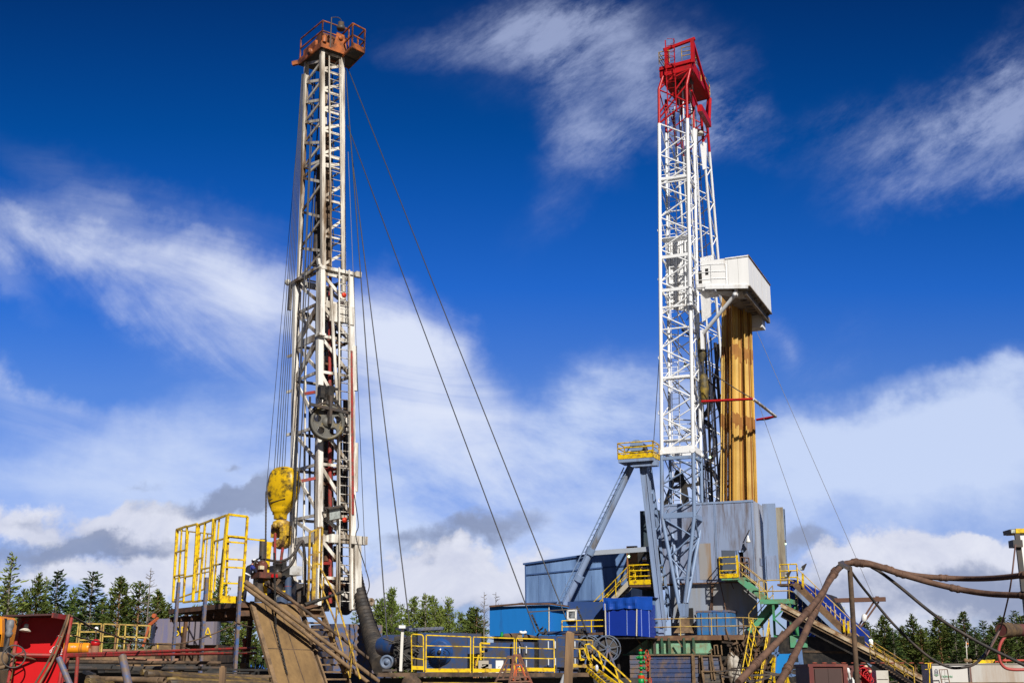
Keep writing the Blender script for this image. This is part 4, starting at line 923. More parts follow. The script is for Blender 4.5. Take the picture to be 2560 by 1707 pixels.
qq = lambda z: Vector((n1.x*.66 + n2.x*.34, -.15, z)); m.ladder(qq(zTopRed - 2), qq(z_ + 1.6), (1,0,0), .62, .45, .022, .04)
for i in range(5): m.ring(qq(zc - .5 + i*.65) - ry*.3, (0,0,1), .42, .02, 12, 4, 0, PI)
m.build('caged_ladder', mRED, cr2)
m = MB(); m.lathe(RR.X(*t5(640, 1065), FR1.x), (0,0,-1), [(.1,0),(.32,.25),(.3,.4),(0,.4)], 12); m.build('flood_lamp', M('lamp_shade_white', (.6,.55,.48), .5), cr2)
m = MB()
for f, w_ in ((sBR, .2), (sIR, .2)): z = zR; m = MB(); m.prism([f(z - .2) + Vector((x_, -.06, zz_)) for x_, zz_ in ((-.24, .1), (.24, .1), (.12, -1.9), (-.12, -1.9))], (0,.12,0)); m.build('gusset_plate', mWHT2, tw)
# wind wall inside the mast at cabin height
m = MB(); yp = 1.75
pn = [RR.Y(*t6(*p), yp) for p in ((250, 185), (500, 140), (505, 860), (260, 835))]
def corr(m, P, n=14, d=.05):                          # corrugated sheet between four corners tl tr br bl
    nv = (P[1]-P[0]).cross(P[3]-P[0]).normalized()
    vs = []
    for i in range(2*n + 1):
        t = i/(2*n); o_ = nv*(d if (i//1) % 2 else 0); vs += [P[0].lerp(P[1], t) + o_, P[3].lerp(P[2], t) + o_]
    m.add(vs, [(2*i, 2*i+1, 2*i+3, 2*i+2) for i in range(2*n)])
corr(m, pn); corr(m, [RR.Y(*t6(*p), 2.4) for p in ((590, 330), (720, 300), (740, 640), (600, 640))]); corr(m, [RR.Y(*t6(*p), 2.4) for p in ((590, 640), (690, 640), (700, 900), (610, 960))]); m.build('wind_wall', M('wind_wall_white', (.80,.80,.80), .5, dirt=(.35,.30,.24), amt=.3, scale=1.5, streak=True), tw)
m = MB()
for y in (420, 500, 580, 680, 760): m.bar(RR.Y(*t6(250, y + 8), yp - .1), RR.Y(*t6(500, y - 25), yp - .1), .05, .06)
for x in (285, 350, 440, 470): m.tube(RR.Y(*t6(x, 150), yp - .12), RR.Y(*t6(x + 6, 850), yp - .12), .05, 6)
m.build('wall_rails', mWHT2, tw)
# ---- cabin (racking platform)
cab = thing('racking_cabin', 'white sheet metal cabin jutting from the derrick above the pipe stands', 'cabin', RR)
yc = -1.2
A1 = RR.Y(*t6(1050, 310), yc); A0 = RR.Y(*t6(1077, 598), yc); A0.x = A1.x = (A0.x + A1.x)/2
Bt = RR.X(*t6(1275, 650), A1.x); Bb = RR.X(*t6(1292, 905), A1.x)
Lw = RR.Y(*t6(775, 655), yc).x; xl2 = RR.Y(*t6(640, 430), yc).x
yb = (Bt.y + Bb.y)/2; zt6, zb6 = A1.z, A0.z
m = MB(); th = .1
m.box((Lw - 1.1, yc, zb6), (A1.x, yc + th, zt6)); m.box((A1.x - th, yc + th, zb6), (A1.x, yb, zt6)); m.box((Lw + 1.5, yb - th, zb6), (A1.x - th, yb, zt6))
m.bar((Lw + .5, yc - .03, zt6 - .02), (A1.x + .03, yc - .03, zt6 - .02), .05, .08); m.build('wall_panels', mCABIN, cab)
m = MB()
for k in range(1, 3): x_ = Lw + (A1.x - Lw)*k/3; m.box((x_ - .01, yc - .008, zb6), (x_ + .01, yc + .0, zt6))
for k in range(1, 5): y_ = yc + (yb - yc)*k/5; m.box((A1.x, y_ - .012, zb6), (A1.x + .008, y_ + .012, zt6))
m.build('panel_seams', M('seam_grey', (.55,.54,.52), .6), cab)
m = MB(); n = 14
for k in range(n): y_ = yc + (yb - yc)*(k + .5)/n; m.box((A1.x - .06, y_ - .2, zt6), (A1.x + .03, y_ + .2, zt6 + .05))
m.bar((A1.x, yc, zt6 + .03), (A1.x, yb, zt6 + .03), .12, .06); m.build('ragged_edge', mWOOD, cab)
m = MB(); m.box((Lw - .2, yc, zb6 - .08), (A1.x + .05, yb, zb6 - .002))
for k in range(9): y_ = yc + .3 + (yb - yc - .6)*k/8; m.bar((Lw + .8, y_, zb6 - .16), (A1.x - .1, y_, zb6 - .16), .1, .14)
m.bar((Lw + 1.6, yc + .4, zb6 - .3), (Lw + 1.6, yb + .8, zb6 - .3), .22, .35); m.build('floor', M('cabin_underside', (.30,.26,.22), .7, dirt=(.12,.10,.08), amt=.4), cab)
m = MB(); a = RR.Y(*t6(555, 640), yc); b = RR.Y(*t6(700, 595), yc); xx0, xx1 = a.x, b.x; zz0 = (a.z + b.z)/2
m.box((xx0, yc, zz0 - .1), (xx1, yc + 2.2, zz0)); m.box((xx0, yc - .04, zz0 - .02), (xx1, yc + .02, zz0 + .25)); m.bar((xx1 - .4, yc - .02, zz0 - .05), (Lw + 1.9, yc - .02, zb6 - .1), .14, .24)
for k in range(4): m.bar((xx0 + .2, yc + .2, zz0 - .2), (Lw + 1.5, yc + .6 + .5*k, zb6 - .25), .09)
m.build('balcony', mWHT2, cab)
m = MB(); railing(m, [(xx0, yc, zz0), (xx1, yc, zz0), (xx1 + 1.0, yc, zz0 - .1)], 1.5, (.5, 1.0), .8, .03); m.build('balcony_rail', mWHT2, cab)
m = MB(); a = RR.Y(*t6(575, 600), yc + 1.4); b = RR.Y(*t6(650, 450), yc + 1.4); m.box((a.x, yc + 1.4, a.z), (b.x, yc + 1.5, b.z)); a = RR.Y(*t6(640, 500), yc - .02); b = RR.Y(*t6(668, 435), yc - .02); m.box((a.x, yc - .012, a.z), (b.x, yc + .05, b.z)); m.build('doorway', mBLK, cab)
m = MB(); a = RR.Y(*t6(935, 690), yc + .3); b = RR.Y(*t6(610, 1085), .2); m.tube(a, b, .13, 10); m.ball(a, .22); m.bar(b + rz*.3, b - rz*1.0, .3, .2); m.bar(RR.Y(*t6(945, 640), yc + .2), RR.Y(*t6(940, 700), yc + .2), .2); m.build('brace_strut', mWHT2, cab)
m = MB(); m.box((A1.x - 2.0, yb - .4, zb6 - 1.0), (A1.x - .6, yb + .6, zb6 - .12)); m.build('end_step', mCABIN, cab)

# ---- pipe stands, every stand a thing
mPIPE = []
for k, c in enumerate(((.60,.33,.045),(.68,.42,.085),(.52,.26,.035),(.72,.48,.14),(.32,.125,.02))):
    mPIPE.append(M('rust_yellow_pipe_%s' % 'abcde'[k], c, .55, dirt=(.21,.075,.014), amt=.38, scale=1.3, streak=True, soft=.16))
PG = 'rusty yellow pipe stands racked under the white cabin'
zS0 = zHouse - 2.2
rnd = random.Random(21)
xs = [(1184, 3.0), (1209, 3.2), (1243, 3.0), (1276, 3.1), (1192, 4.2), (1226, 4.4), (1262, 4.4)]
jt = lambda: rnd.uniform(-.22, .22)
xs += [(1306 + 14.2*k, 2.5 + .2*k + jt()) for k in range(9)] + [(1313 + 14.2*k, 3.2 + .2*k + jt()) for k in range(8)] + [(1310 + 16*k, 3.9 + .2*k) for k in range(7)]
xs += [(1450 + 14.6*k, 4.0 + .2*k + jt()) for k in range(7)] + [(1457 + 14.6*k, 4.7 + .2*k + jt()) for k in range(6)] + [(1452 + 17*k, 5.4 + .2*k) for k in range(5)]
xs += [(1296, 3.8), (1288, 5.2), (1434, 5.0), (1441, 5.9), (1300, 4.8), (1268, 4.9), (1234, 5.0), (1202, 4.9)]
zTopP = zb6 - .2; zJ = RR.Y(*t7(1340, 575), 3).z; zJ2 = zJ + (zTopP - zJ)*.62
mJNT = M('rusty_tool_joint', (.26,.095,.02), .65, dirt=(.50,.26,.05), amt=.4, scale=2, streak=True)
for x, y in xs:
    xt = 793 + (x - 1165)*(1108 - 793)/(1560 - 1165)
    b = RR.Y(*t7(x, 1390), y); a = RR.Y(*t6(xt + rnd.uniform(-2, 2), 930), y); d = (a - b)/(a.z - b.z)
    p0_ = b + d*(zS0 - b.z); p1_ = b + d*(zTopP + 1.2 - b.z); r_ = .054
    mm = MB(); mm.tube(p0_, p1_, r_, 9)
    mm.mat(1)
    for zj in (zJ + rnd.uniform(-.1,.1), zJ2 + rnd.uniform(-.1,.1)):
        c = p0_.lerp(p1_, (zj - p0_.z)/(p1_.z - p0_.z)); u_ = (p1_ - p0_).normalized(); mm.tube(c - u_*rnd.uniform(.3,.75), c + u_*.34, r_*1.22, 9)
    if x < 1300: lab = 'loosely spaced rusty yellow pipe stand at the left of the rack below the white cabin'
    elif x < 1440: lab = 'tightly racked rusty yellow pipe stand in the middle bundle below the white cabin'
    else: lab = 'tightly racked rusty yellow pipe stand in the right bundle below the white cabin'
    solo(mm, 'pipe_stand', [rnd.choice(mPIPE), mJNT], lab, 'pipe', RR, PG)
bb = thing('belly_board', 'red bar frame with a white slanting strut holding the pipe stands halfway up', 'bar frame', RR)
a = RR.Y(*t7(995, 405), .3); b = RR.Y(*t7(1500, 380), .3); c = RR.Z(*t7(1722, 552), b.z); d = RR.Z(*t7(1535, 585), b.z)
MB().tube(a, b, .085, 8).build('red_bar', mRED, bb); MB().tube(c, d, .085, 8).build('red_bar', mRED, bb); MB().tube(b, c, .1, 8).build('white_strut', mWHT, bb)
m = MB(); m.path(sag(RR.Y(*t7(985, 40), .2), b, .1, 10), .035, 5); m.path(sag(d, c, .1, 6), .03, 5); m.build('stay_cable', mROPE, bb)
# travelling block of the derrick
ob = thing('travelling_block', 'dark yellow travelling block half hidden inside the white derrick below the cabin', 'travelling block', RR)
gz = lambda y: RR.Y(*t7(1020, y), 1.6)
m = MB(); a = gz(260); m.lathe(a + rz*.3, (0,0,-1), [(.1,-.6),(.26,-.4),(.32,.4),(.24,1.2),(.1,1.5)], 10); m.build('housing', M('grimy_yellow', (.34,.23,.03), .6, dirt=(.06,.05,.03), amt=.6), ob)
m = MB(); a = RR.Y(*t6(600, 1180), 1.6); m.lathe(a, (0,0,-1), [(.1,-.5),(.24,-.3),(.26,.8),(.14,1.2)], 10); m.build('cover', M('dull_yellow_cover', (.26,.19,.04), .6, dirt=(.06,.05,.03), amt=.6), ob)
m = MB(); m.tube(a, gz(260), .12); m.build('link', mBLK, ob)

# ---- wind walled house on the derrick floor
house = thing('rig_floor_shelter', 'tall weathered grey sheet metal shelter enclosing the derrick floor below the pipe stands', 'shelter', RR)
yh = 1.7
hc = RR.Y(*k4(1105, 425), yh); hz1 = hc.z
hb = RR.Y(*r1(1000, 970), yh).z
xL = RR.Y(*r1(410, 150), yh).x; zP = RR.Y(*b3(1400, 372), -1.6).z           # deck level
hside = RR.X(*k4(1150, 442), hc.x).y
mHOUSE = M('weathered_grey_sheet', (.25,.31,.455), .5, dirt=(.12,.085,.065), amt=.36, scale=2.6, streak=True, bump=.15, soft=.16)
m = MB(); dxa = RR.Y(*r1(1240, 610), yh).x; dxb = RR.Y(*r1(1335, 610), yh).x; dzt = RR.Y(*r1(1290, 605), yh).z; dzb = RR.Y(*r1(1260, 905), .3).z
m.box((xL, yh, hb), (dxa, yh + .12, hz1)); m.box((dxa, yh, dzt), (dxb, yh + .12, hz1)); m.box((dxb, yh, hb), (hc.x, yh + .12, hz1)); m.box((dxa, yh, hb), (dxb, yh + .12, dzb))
m.build('front_wall', mHOUSE, house)
m = MB(); m.box((hc.x - .12, yh + .12, hb - 1), (hc.x, yh + 3.2, hz1)); m.build('side_wall', M('sunlit_grey_sheet', (.40,.43,.50), .5, dirt=(.22,.18,.15), amt=.33, scale=1.2, streak=True), house)  # paler than the front wall: its stronger sunlight is put into the colour
m = MB()
for x_ in [xL + (hc.x - xL)*t for t in (.37,.585,.6,.985)]:
    if not (dxa - .1 < x_ < dxb + .1): m.box((x_ - .025, yh - .03, hb), (x_ + .025, yh - .002, hz1))
m.box((xL, yh - .04, hz1 - .1), (hc.x + .03, yh - .002, hz1 + .03)); m.build('cover_strip', mGRYB, house)
m = MB(); a = RR.Y(*r1(835, 530), yh); b = RR.Y(*r1(985, 930), yh); m.box((a.x, yh - .012, b.z), (b.x, yh - .002, a.z)); m.build('rusty_patch', M('rust_stained_sheet', (.30,.29,.29), .6, dirt=(.28,.17,.075), amt=.42, scale=1.0, streak=True), house)
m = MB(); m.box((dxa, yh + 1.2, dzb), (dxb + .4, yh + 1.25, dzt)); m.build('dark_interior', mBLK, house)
m = MB(); m.hexa([(dxa - .75, yh - .5, dzb), (dxa - .7, yh - .5, dzb), (dxa + .03, yh - .02, dzb), (dxa - .02, yh - .02, dzb), (dxa - .75, yh - .5, dzt), (dxa - .7, yh - .5, dzt), (dxa + .03, yh - .02, dzt), (dxa - .02, yh - .02, dzt)]); m.build('door', M('shaded_door_leaf', (.04,.055,.085), .5), house)  # open leaf darkened, its shade is painted into the colour
m = MB(); y2 = yh + .18
lo = [(xL - .5, xL + 1.2, mGRYB), (xL + 1.2, xL + 3.0, mHOUSE)]
m.box((xL + .4, y2, zP), (hc.x - .1, y2 + .1, hb)); m.build('lower_wall', M('lower_weathered_sheet', (.27,.31,.385), .55, dirt=(.30,.25,.17), amt=.42, scale=1.0, streak=True, soft=.2), house)
m = MB(); a = RR.Y(*r1(705, 1250), y2 - .02); b = RR.Y(*r1(785, 1535), y2 - .02); m.box((a.x, y2 - .015, b.z), (b.x, y2 - .003, a.z)); m.build('dark_doorway', mBLK, house)
m = MB(); m.bar((xL, yh - .04, hb), (hc.x, yh - .04, hb), .07, .08)
for k in range(14): x_ = xL + (hc.x - xL)*rnd.random(); m.bar((x_, y2 - .15, zP + 1 + rnd.random()*3), (x_ + rnd.uniform(-.5,.5), y2 - .15, zP + 1 + rnd.random()*3), .05)
m.build('rusty_ledge', mRUST, house)
m = MB(); a = RR.Y(*r1(178, 165), 2.6); b = RR.Y(*r1(420, 990), 2.6); m.box((a.x, 2.6, b.z - 1), (b.x, 2.75, a.z)); m.build('left_wing', M('shaded_teal_sheet', (.045,.07,.09), .5, dirt=(.09,.08,.07), amt=.3, streak=True), house)  # wing in shadow, the shade is put into its dark colour
for (x0, y0, x1, y1_, yy, mt) in ((1163, 448, 1247, 925, 3.3, mGRYB), (1248, 470, 1295, 930, 4.3, M('beige_panel', (.36,.33,.26), .6, dirt=(.17,.13,.09), amt=.42, streak=True))):
    m = MB(); a = RR.Y(*k4(x0, y0), yy); b = RR.Y(*k4(x1 + 23, y1_), yy); c = b; m.box((a.x, yy, c.z), (b.x, yy + .12, a.z)); m.build('side_panel', mt, house)
m = MB(); a = RR.Y(*k4(1188, 770), 3.2); b = RR.Y(*k4(1258, 920), 3.2); m.box((a.x, 3.24, b.z), (b.x, 3.29, a.z)); a = RR.X(*k4(1148, 785), hc.x + .02); b = RR.X(*k4(1172, 840), hc.x + .02); m.box((hc.x + .004, a.y, b.z), (hc.x + .02, b.y, a.z)); m.build('hatch', mHOUSE, house)
m = MB(); a = RR.Y(*k4(1300, 480), 4.9); b = RR.Y(*k4(1318, 925), 4.9); m.bar(a, b, .12, .12); m.build('corner_post', mGRYB, house)
# lamps
def lampball(fr, p, r, label, d=(0,0,-1)):
    t = thing('work_lamp', label, 'lamp', fr)
    m = MB(); m.lathe(p + rz*.1, d, [(.03,-.08),(.04,0),(r*1.1,.06),(r*1.1,.09),(0,.09)], 10); m.build('shade', mDRK, t)
    m = MB(); m.ball(p - rz*.08, r, 8); m.build('bulb', lamp_mat('lit_lamp_glass', (.62,.95,.55), 2.2), t)
lampball(RR, RR.Y(*k4(330, 768), -.2), .085, 'small lit greenish lamp above the left stair landing')
lampball(RR, RR.Y(*k4(1310, 690), 4.6), .06, 'small lit lamp at the right edge of the grey shelter')
lampball(RR, RR.Y(*t6(438, 1385), .6), .075, 'small lit lamp on the white walkway inside the derrick')
lampball(RR, RR.Y(*t7(1078, 940), 2.2), .075, 'small lit lamp in the dark gap beside the pipe stands')
t = thing('wall_lamp', 'white conical lamp hanging on the front of the grey shelter above the stair', 'lamp', RR)
c = RR.Y(*k4(1077, 690), yh - .5); MB().lathe(c + rz*.3, (0,0,-1), [(.05,-.15),(.07,0),(.16,.24),(.12,.3),(0,.3)], 14).build('shade', mPLASTIC, t); MB().bar(c + rz*.55, c + Vector((0,.5,.85)), .05).build('bracket', mDRK, t)

# ---- stairs and landings on the shelter
def stair(name, label, fr, a, b, side, w, n, mst, mtr, rails=(), mrail=mYELr, sw=.34):
    t = thing(name, label, 'stairs', fr); a = Vector(a); b = Vector(b); s_ = Vector(side).normalized()
    for k in (0, 1): MB().bar(a + s_*w*k, b + s_*w*k, .08, sw).build('stringer', mst, t)
    for k in range(n):
        c = a.lerp(b, (k + .5)/n); d = Vector((b.x - a.x, b.y - a.y, 0)).normalized()
        MB().bar(c + s_*.05, c + s_*(w - .05), .26, .04, up=d.cross(s_) if False else (0,0,1)).build('tread', mtr, t)
    for off in rails:
        m = MB(); railing(m, [a + s_*off, b + s_*off], 1.05, (.5,), 1.4, .03); m.build('hand_rail', mrail, t)
    return t
yl0 = .35
la = RR.Y(*k4(900, 912), yl0); lb_ = RR.Y(*k4(1012, 905), yl0); zl_ = lb_.z
ld = thing('stair_landing', 'yellow railed landing with green underside outside the shelter door', 'landing', RR)
m = MB(); m.box((la.x + .1, yl0, zl_ - .16), (lb_.x + .5, yh - .05, zl_ - .02)); m.build('floor', mGRN, ld)
m = MB(); railing(m, [(la.x, yh - .1, zl_), (la.x, yl0, zl_), (lb_.x, yl0, zl_)], 1.25, (.42, .84), 1.3, .035); m.bar((la.x, yl0 - .02, zl_ + .1), (lb_.x, yl0 - .02, zl_ + .1), .04, .26); m.bar((lb_.x, yl0, zl_), (lb_.x, yl0, zl_ + 1.35), .12); m.build('guard_rail', mYEL, ld)
m = MB(); railing(m, [(lb_.x + .15, yl0 + .3, zl_), (lb_.x + .5, yh - .2, zl_)], 1.25, (.3, .6, .9), .5, .04); m.build('guard_rail', mRUST, ld)
sb_ = RR.Y(*k4(1180, 1045), yl0)
stair('green_stairs', 'upper green stringer flight going down right from the shelter door', RR, (lb_.x + .1, yl0, zl_ - .12), (sb_.x, yl0, sb_.z), (0,1,0), .95, 12, mGRN, mRUST, (0, .9))
gp = thing('green_platform', 'green steel stair platform on tall braced green legs right of the shelter', 'platform', RR)
ga = RR.Y(*k4(1150, 1060), -.3); gb = RR.Y(*k4(1335, 1050), -.3); gx0, gx1, gz = ga.x, gb.x, (ga.z + gb.z)/2
m = MB(); m.box((gx0, -.3, gz - .1), (gx1, 1.9, gz)); m.bar((gx0, -.32, gz - .02), (gx1, -.32, gz - .02), .1, .28); m.bar((gx1, -.3, gz - .02), (gx1, 1.9, gz - .02), .1, .28); m.build('deck', mGRN, gp)
m = MB(); railing(m, [(gx0, -.3, gz), (gx1, -.3, gz), (gx1, 1.9, gz)], 1.25, (.6,), 1.5, .04); m.build('guard_rail', mYELr, gp)
zg2 = RR.Y(*k4(1300, 1270), -.3).z
LG = [Vector((gx0 + (gx1-gx0)*t, y, 0)) for t, y in ((.44,-.25),(1,-.25),(1,1.8))]
for q in LG: MB().bar(q + rz*(zg2 - .2), q + rz*(gz - .1), .13).build('leg', mGRNd, gp)
m = MB()
for a, b in ((LG[0], LG[1]), (LG[1], LG[2])):
    h = (gz - zg2)/2
    m.bar(a + rz*(zg2 + h), b + rz*(gz - .15), .08); m.bar(a + rz*(zg2 + h), b + rz*zg2, .08); m.bar(a + rz*(zg2 - .1), b + rz*(zg2 - .1), .14, .3)
m.build('bracing', mGRNd, gp)
s0 = RR.Y(*k4(1235, 1065), .5); s1 = RR.Y(*k4(1085, 1245), .5)
stair('green_stairs', 'lower green stringer flight doubling back left below the green platform', RR, s0, s1, (0,1,0), .95, 10, mGRN, mRUST, (0,), sw=.4)
# ladders of yellow rails down to the ground
def steps(name, label, fr, pts, y, w, n, lean=1.1):
    a = RR.Y(*k4(*pts[0]), y); b = RR.Y(*k4(*pts[1]), y - lean); a2 = RR.Y(*k4(*pts[2]), y); b2 = RR.Y(*k4(*pts[3]), y - lean)
    t = thing(name, label, 'stairs', fr)
    b = b + (b - a)*.3; b2 = b2 + (b2 - a2)*.3
    for p, q in ((a, b), (a2, b2)): MB().bar(p, q, .08, .2).build('stringer', mGRYB if False else mRUST, t)
    for k in range(n):
        u = (k + .5)/n; MB().bar(a.lerp(b, u), a2.lerp(b2, u), .22, .04).build('tread', mMUD, t)
    for p, q, s in ((a, b, -1), (a2, b2, 1)):
        m = MB(); up = Vector((-.35 if s < 0 else .1, -.55, .75)); m.tube(p + up, q + up, .032, 6); m.tube(p, p + up*1.15, .035, 6)
        for u in (.25, .5, .75): m.tube(p.lerp(q, u), p.lerp(q, u) + up, .03, 6); m.tube(p.lerp(q, u), p.lerp(q, u - .2) + up, .022, 6)
        m.tube(p + up*.5, q + up*.5, .035, 6); m.build('hand_rail', mYEL, t)
steps('steep_steps', 'steep rusty steps with yellow rails going down from the right end of the railed deck', RR, ((1150, 1265), (1095, 1560), (1212, 1262), (1165, 1560)), -1.4, .9, 13)

# ---- deck with dull yellow rails and the green substructure
dk = thing('railed_deck', 'long brown edged deck with dull yellow rails along the foot of the derrick', 'deck', RR)
yd = -1.6
dx0 = RR.Y(*b3(505, 390), yd).x; dx1 = RR.Y(*b3(2345, 385), yd).x
m = MB(); m.box((dx0, yd, zP - .28), (dx1 + .3, 3.2, zP)); m.build('floor', M('brown_deck_edge', (.16,.085,.05), .75, dirt=(.30,.18,.09), amt=.35, scale=1.5), dk)
hrl = RR.Y(*b3(1400, 38), yd).z - zP
m = MB(); railing(m, [(dx0, yd + .04, zP), (dx1, yd + .04, zP)], hrl, (hrl*.52,), 1.7, .035); railing(m, [(dx1, yd + .04, zP), (dx1 + .6, 1.2, zP)], hrl, (hrl*.52,), 1.7, .035); m.build('guard_rail', mYELr, dk)
sb = thing('substructure', 'pale green steel box girders under the railed deck of the derrick', 'substructure', RR)
ys = -1.42; ga = RR.Y(*b3(0, 750), ys); gb = RR.Y(*b3(1700, 745), ys); gt = RR.Y(*b3(560, 425), ys)
m = MB(); m.prism([(RR.Y(*b3(20, 745), ys).x, ys, ga.z), (gb.x, ys, ga.z), (gb.x, ys, gt.z), (RR.Y(*b3(480, 430), ys).x, ys, gt.z)], (0,.3,0)); m.box((gb.x - 6, ys + 2.2, ga.z - 3), (gb.x + 7, ys + 2.6, gt.z)); m.build('web_plate', mGRNp, sb)
m = MB()
for x in (500, 760, 900, 1195, 1380): a = RR.Y(*b3(x, 745), ys - .1); m.box((a.x - .06, ys - .25, ga.z), (a.x + .06, ys, gt.z))
m.bar((ga.x, ys - .12, ga.z), (gb.x, ys - .12, ga.z), .25, .1); m.build('stiffener', M('dark_green_steel', (.045,.12,.07), .6, dirt=(.1,.08,.05), amt=.4), sb)
m = MB()
for (xa, ya, xb, yb2) in ((240, 415, 430, 680), (1040, 440, 1140, 600), (1700, 640, 1720, 760), (1765, 560, 1785, 740), (1830, 560, 1850, 740), (1765, 565, 1835, 562), (2075, 580, 2085, 800), (1905, 560, 1925, 760), (1340, 640, 1400, 740), (1660, 700, 1740, 640), (2200, 420, 2240, 720)):
    m.bar(RR.Y(*b3(xa, ya), ys - .5), RR.Y(*b3(xb, yb2), ys - .5), .06)
m.build('prop', mMUD, sb)
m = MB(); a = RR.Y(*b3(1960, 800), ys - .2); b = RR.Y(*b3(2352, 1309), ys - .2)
m.box((gb.x, ys + .8, 0), (gb.x + 9, ys + 1.0, gt.z)); m.box((ga.x - 6, ys + 1.2, 0), (gb.x, ys + 1.4, gt.z + .2)); m.build('shadow_wall', mBLK, sb)  # black sheets added to paint the deep shade under the deck
for p in (b3(2090, 800), b3(2190, 850)):
    m = MB(); a = RR.Y(*p, ys - .3); m.lathe(a, (0,0,-1), [(.1,-.3),(.26,0),(.26,1.1),(.1,1.5)], 12); m.build('white_bottle', M('grimy_white', (.5,.46,.40), .6, dirt=(.18,.14,.1), amt=.5), sb)
m = MB(); rnd = random.Random(3)
for k in range(44):
    p = RR.Y(*b3(rnd.uniform(1900, 3000), rnd.uniform(450, 1250)), ys - rnd.uniform(.1, .8)); m.bar(p, p + Vector((rnd.uniform(-.7,.7), rnd.uniform(-.2,.2), rnd.uniform(-.9,.9))), rnd.uniform(.05,.16))
m.build('pipe_clutter', mMUDb, sb)
# plank walls in front of the substructure
def planks(label, x0, y0, x1, y1, y, n, skew=0, mt=None, name='plank_wall', frame=True):
    t = thing(name, label, 'plank wall', RR)
    a = RR.Y(*b3(x0, y0), y); b = RR.Y(*b3(x1, y1), y); h = (a.z - b.z)/n
    m = MB(); rr_ = random.Random(int(x0))
    for k in range(n + 2):
        z1 = a.z - h*k; d = rr_.uniform(0, .05); m.hexa([(a.x + skew*(k+1)/n, y + d, z1 - h + .035), (b.x + skew*(k+1)/n, y + d, z1 - h + .035), (b.x + skew*(k+1)/n, y + .09 + d, z1 - h + .035), (a.x + skew*(k+1)/n, y + .09 + d, z1 - h + .035), (a.x + skew*k/n, y - .03 + d, z1), (b.x + skew*k/n, y - .03 + d, z1), (b.x + skew*k/n, y + .09 + d, z1), (a.x + skew*k/n, y + .09 + d, z1)])
    m.build('planks', mt, t)
    if frame:
        m = MB(); L_ = h*(n + 2)
        for x_ in (a.x, b.x): m.bar((x_, y - .08, a.z + .05), (x_ + skew*(n+2)/n, y - .08, a.z - L_), .09, .08)
        m.bar((a.x, y - .08, a.z), (b.x, y - .08, a.z), .07, .07); m.build('frame', mMUD, t)
mPLK = M('painted_blue_planks', (.105,.14,.235), .7, dirt=(.28,.18,.10), amt=.46, scale=1.6, soft=.15, bump=.3)
mPLK2 = M('painted_blue_boards', (.055,.085,.20), .7, dirt=(.26,.17,.09), amt=.36, scale=1.3, soft=.15, bump=.3)
planks('left end of the blue plank wall, unframed boards behind the green and red wellhead valves', 110, 760, 495, 1300, -2.6, 6, 0, mPLK, frame=False)
planks('widest blue and brown plank wall, weathered boards right of the wellhead valves', 505, 755, 1365, 1290, -2.7, 6, 0, mPLK2)
planks('narrow blue plank panel between the widest plank wall and the skewed gate', 1375, 760, 1510, 1290, -2.6, 6, 0, mPLK)
planks('left leaf of the skewed slatted gate below the green girders', 1530, 770, 1700, 1050, -2.8, 3, .05, mPLK)
planks('right leaf of the skewed slatted gate below the green girders', 1720, 770, 1900, 1050, -2.8, 3, .1, mPLK)
planks('lowest slatted panel of brown boards under the skewed gate', 1535, 1075, 1920, 1309, -2.85, 3, .1, M('muddy_boards', (.20,.16,.11), .8, dirt=(.08,.08,.09), amt=.5, scale=1.5))

# ---- wellhead tree with hand wheels
we = at(*b3(335, 1150), 70)
WF = Fr((we.x, we.y, 0), -10)
wt = thing('wellhead_tree', 'bright green wellhead valve stack with red flanges and red hand wheels', 'wellhead', WF)
def wz(y): return at(*b3(335, y), 70).z
pw = lambda px: px/7.84*(at(1602, 1600, 70) - at(1601, 1600, 70)).length
m = MB(); P_ = [(620,8),(640,8),(640,30),(668,30),(668,22),(700,22),(702,40),(740,40),(742,24),(770,24),(772,56),(835,56),(838,24),(890,24),(892,48),(915,48),(918,22),(1000,22),(1002,48),(1030,48),(1032,24),(1130,24),(1132,60),(1160,62),(1215,62),(1218,70),(1300,66),(1400,40),(1560,44)]
m.lathe((0,0,0), (0,0,1), [(pw(r), wz(y)) for y, r in P_[::-1]], 16); m.build('valve_body', mGRNv, wt)
for y0, y1, r in ((645, 675, 34), (765, 778, 34), (950, 972, 36), (1070, 1096, 34), (1150, 1212, 70)):
    m = MB(); m.lathe((0,0,wz(y1)), (0,0,1), [(pw(r), 0), (pw(r), wz(y0) - wz(y1))], 16); m.build('flange', mREDv, wt)
for y, s in ((718, 1), (805, 1), (805, -1), (900, 1), (1015, 1), (1255, 1), (1255, -1)):
    m = MB(); L_ = pw(125 if s > 0 else 95); m.lathe((0,0,wz(y)), (s,-.15,0), [(pw(22), 0), (pw(22), L_*.5), (pw(32), L_*.5), (pw(32), L_*.7), (pw(14), L_*.75), (pw(14), L_)], 12); m.build('side_valve', mGRNv, wt)
for x, y, r in ((125, 720, 60), (95, 805, 55), (160, 808, 55), (130, 905, 60), (130, 1010, 60), (95, 1260, 55), (175, 1260, 55)):
    m = MB(); c = Vector((pw(x), -pw(x)*.15, wz(y))); m.ring(c, (1,-.5,0), pw(r), pw(7), 20, 6)
    X_, Y_, Z_ = basis(Vector((1,-.5,0)))
    for k in range(3): a = 2*PI*k/3; m.tube(c, c + (X_*math.cos(a) + Y_*math.sin(a))*pw(r), pw(5), 5)
    m.build('hand_wheel', mREDv, wt)

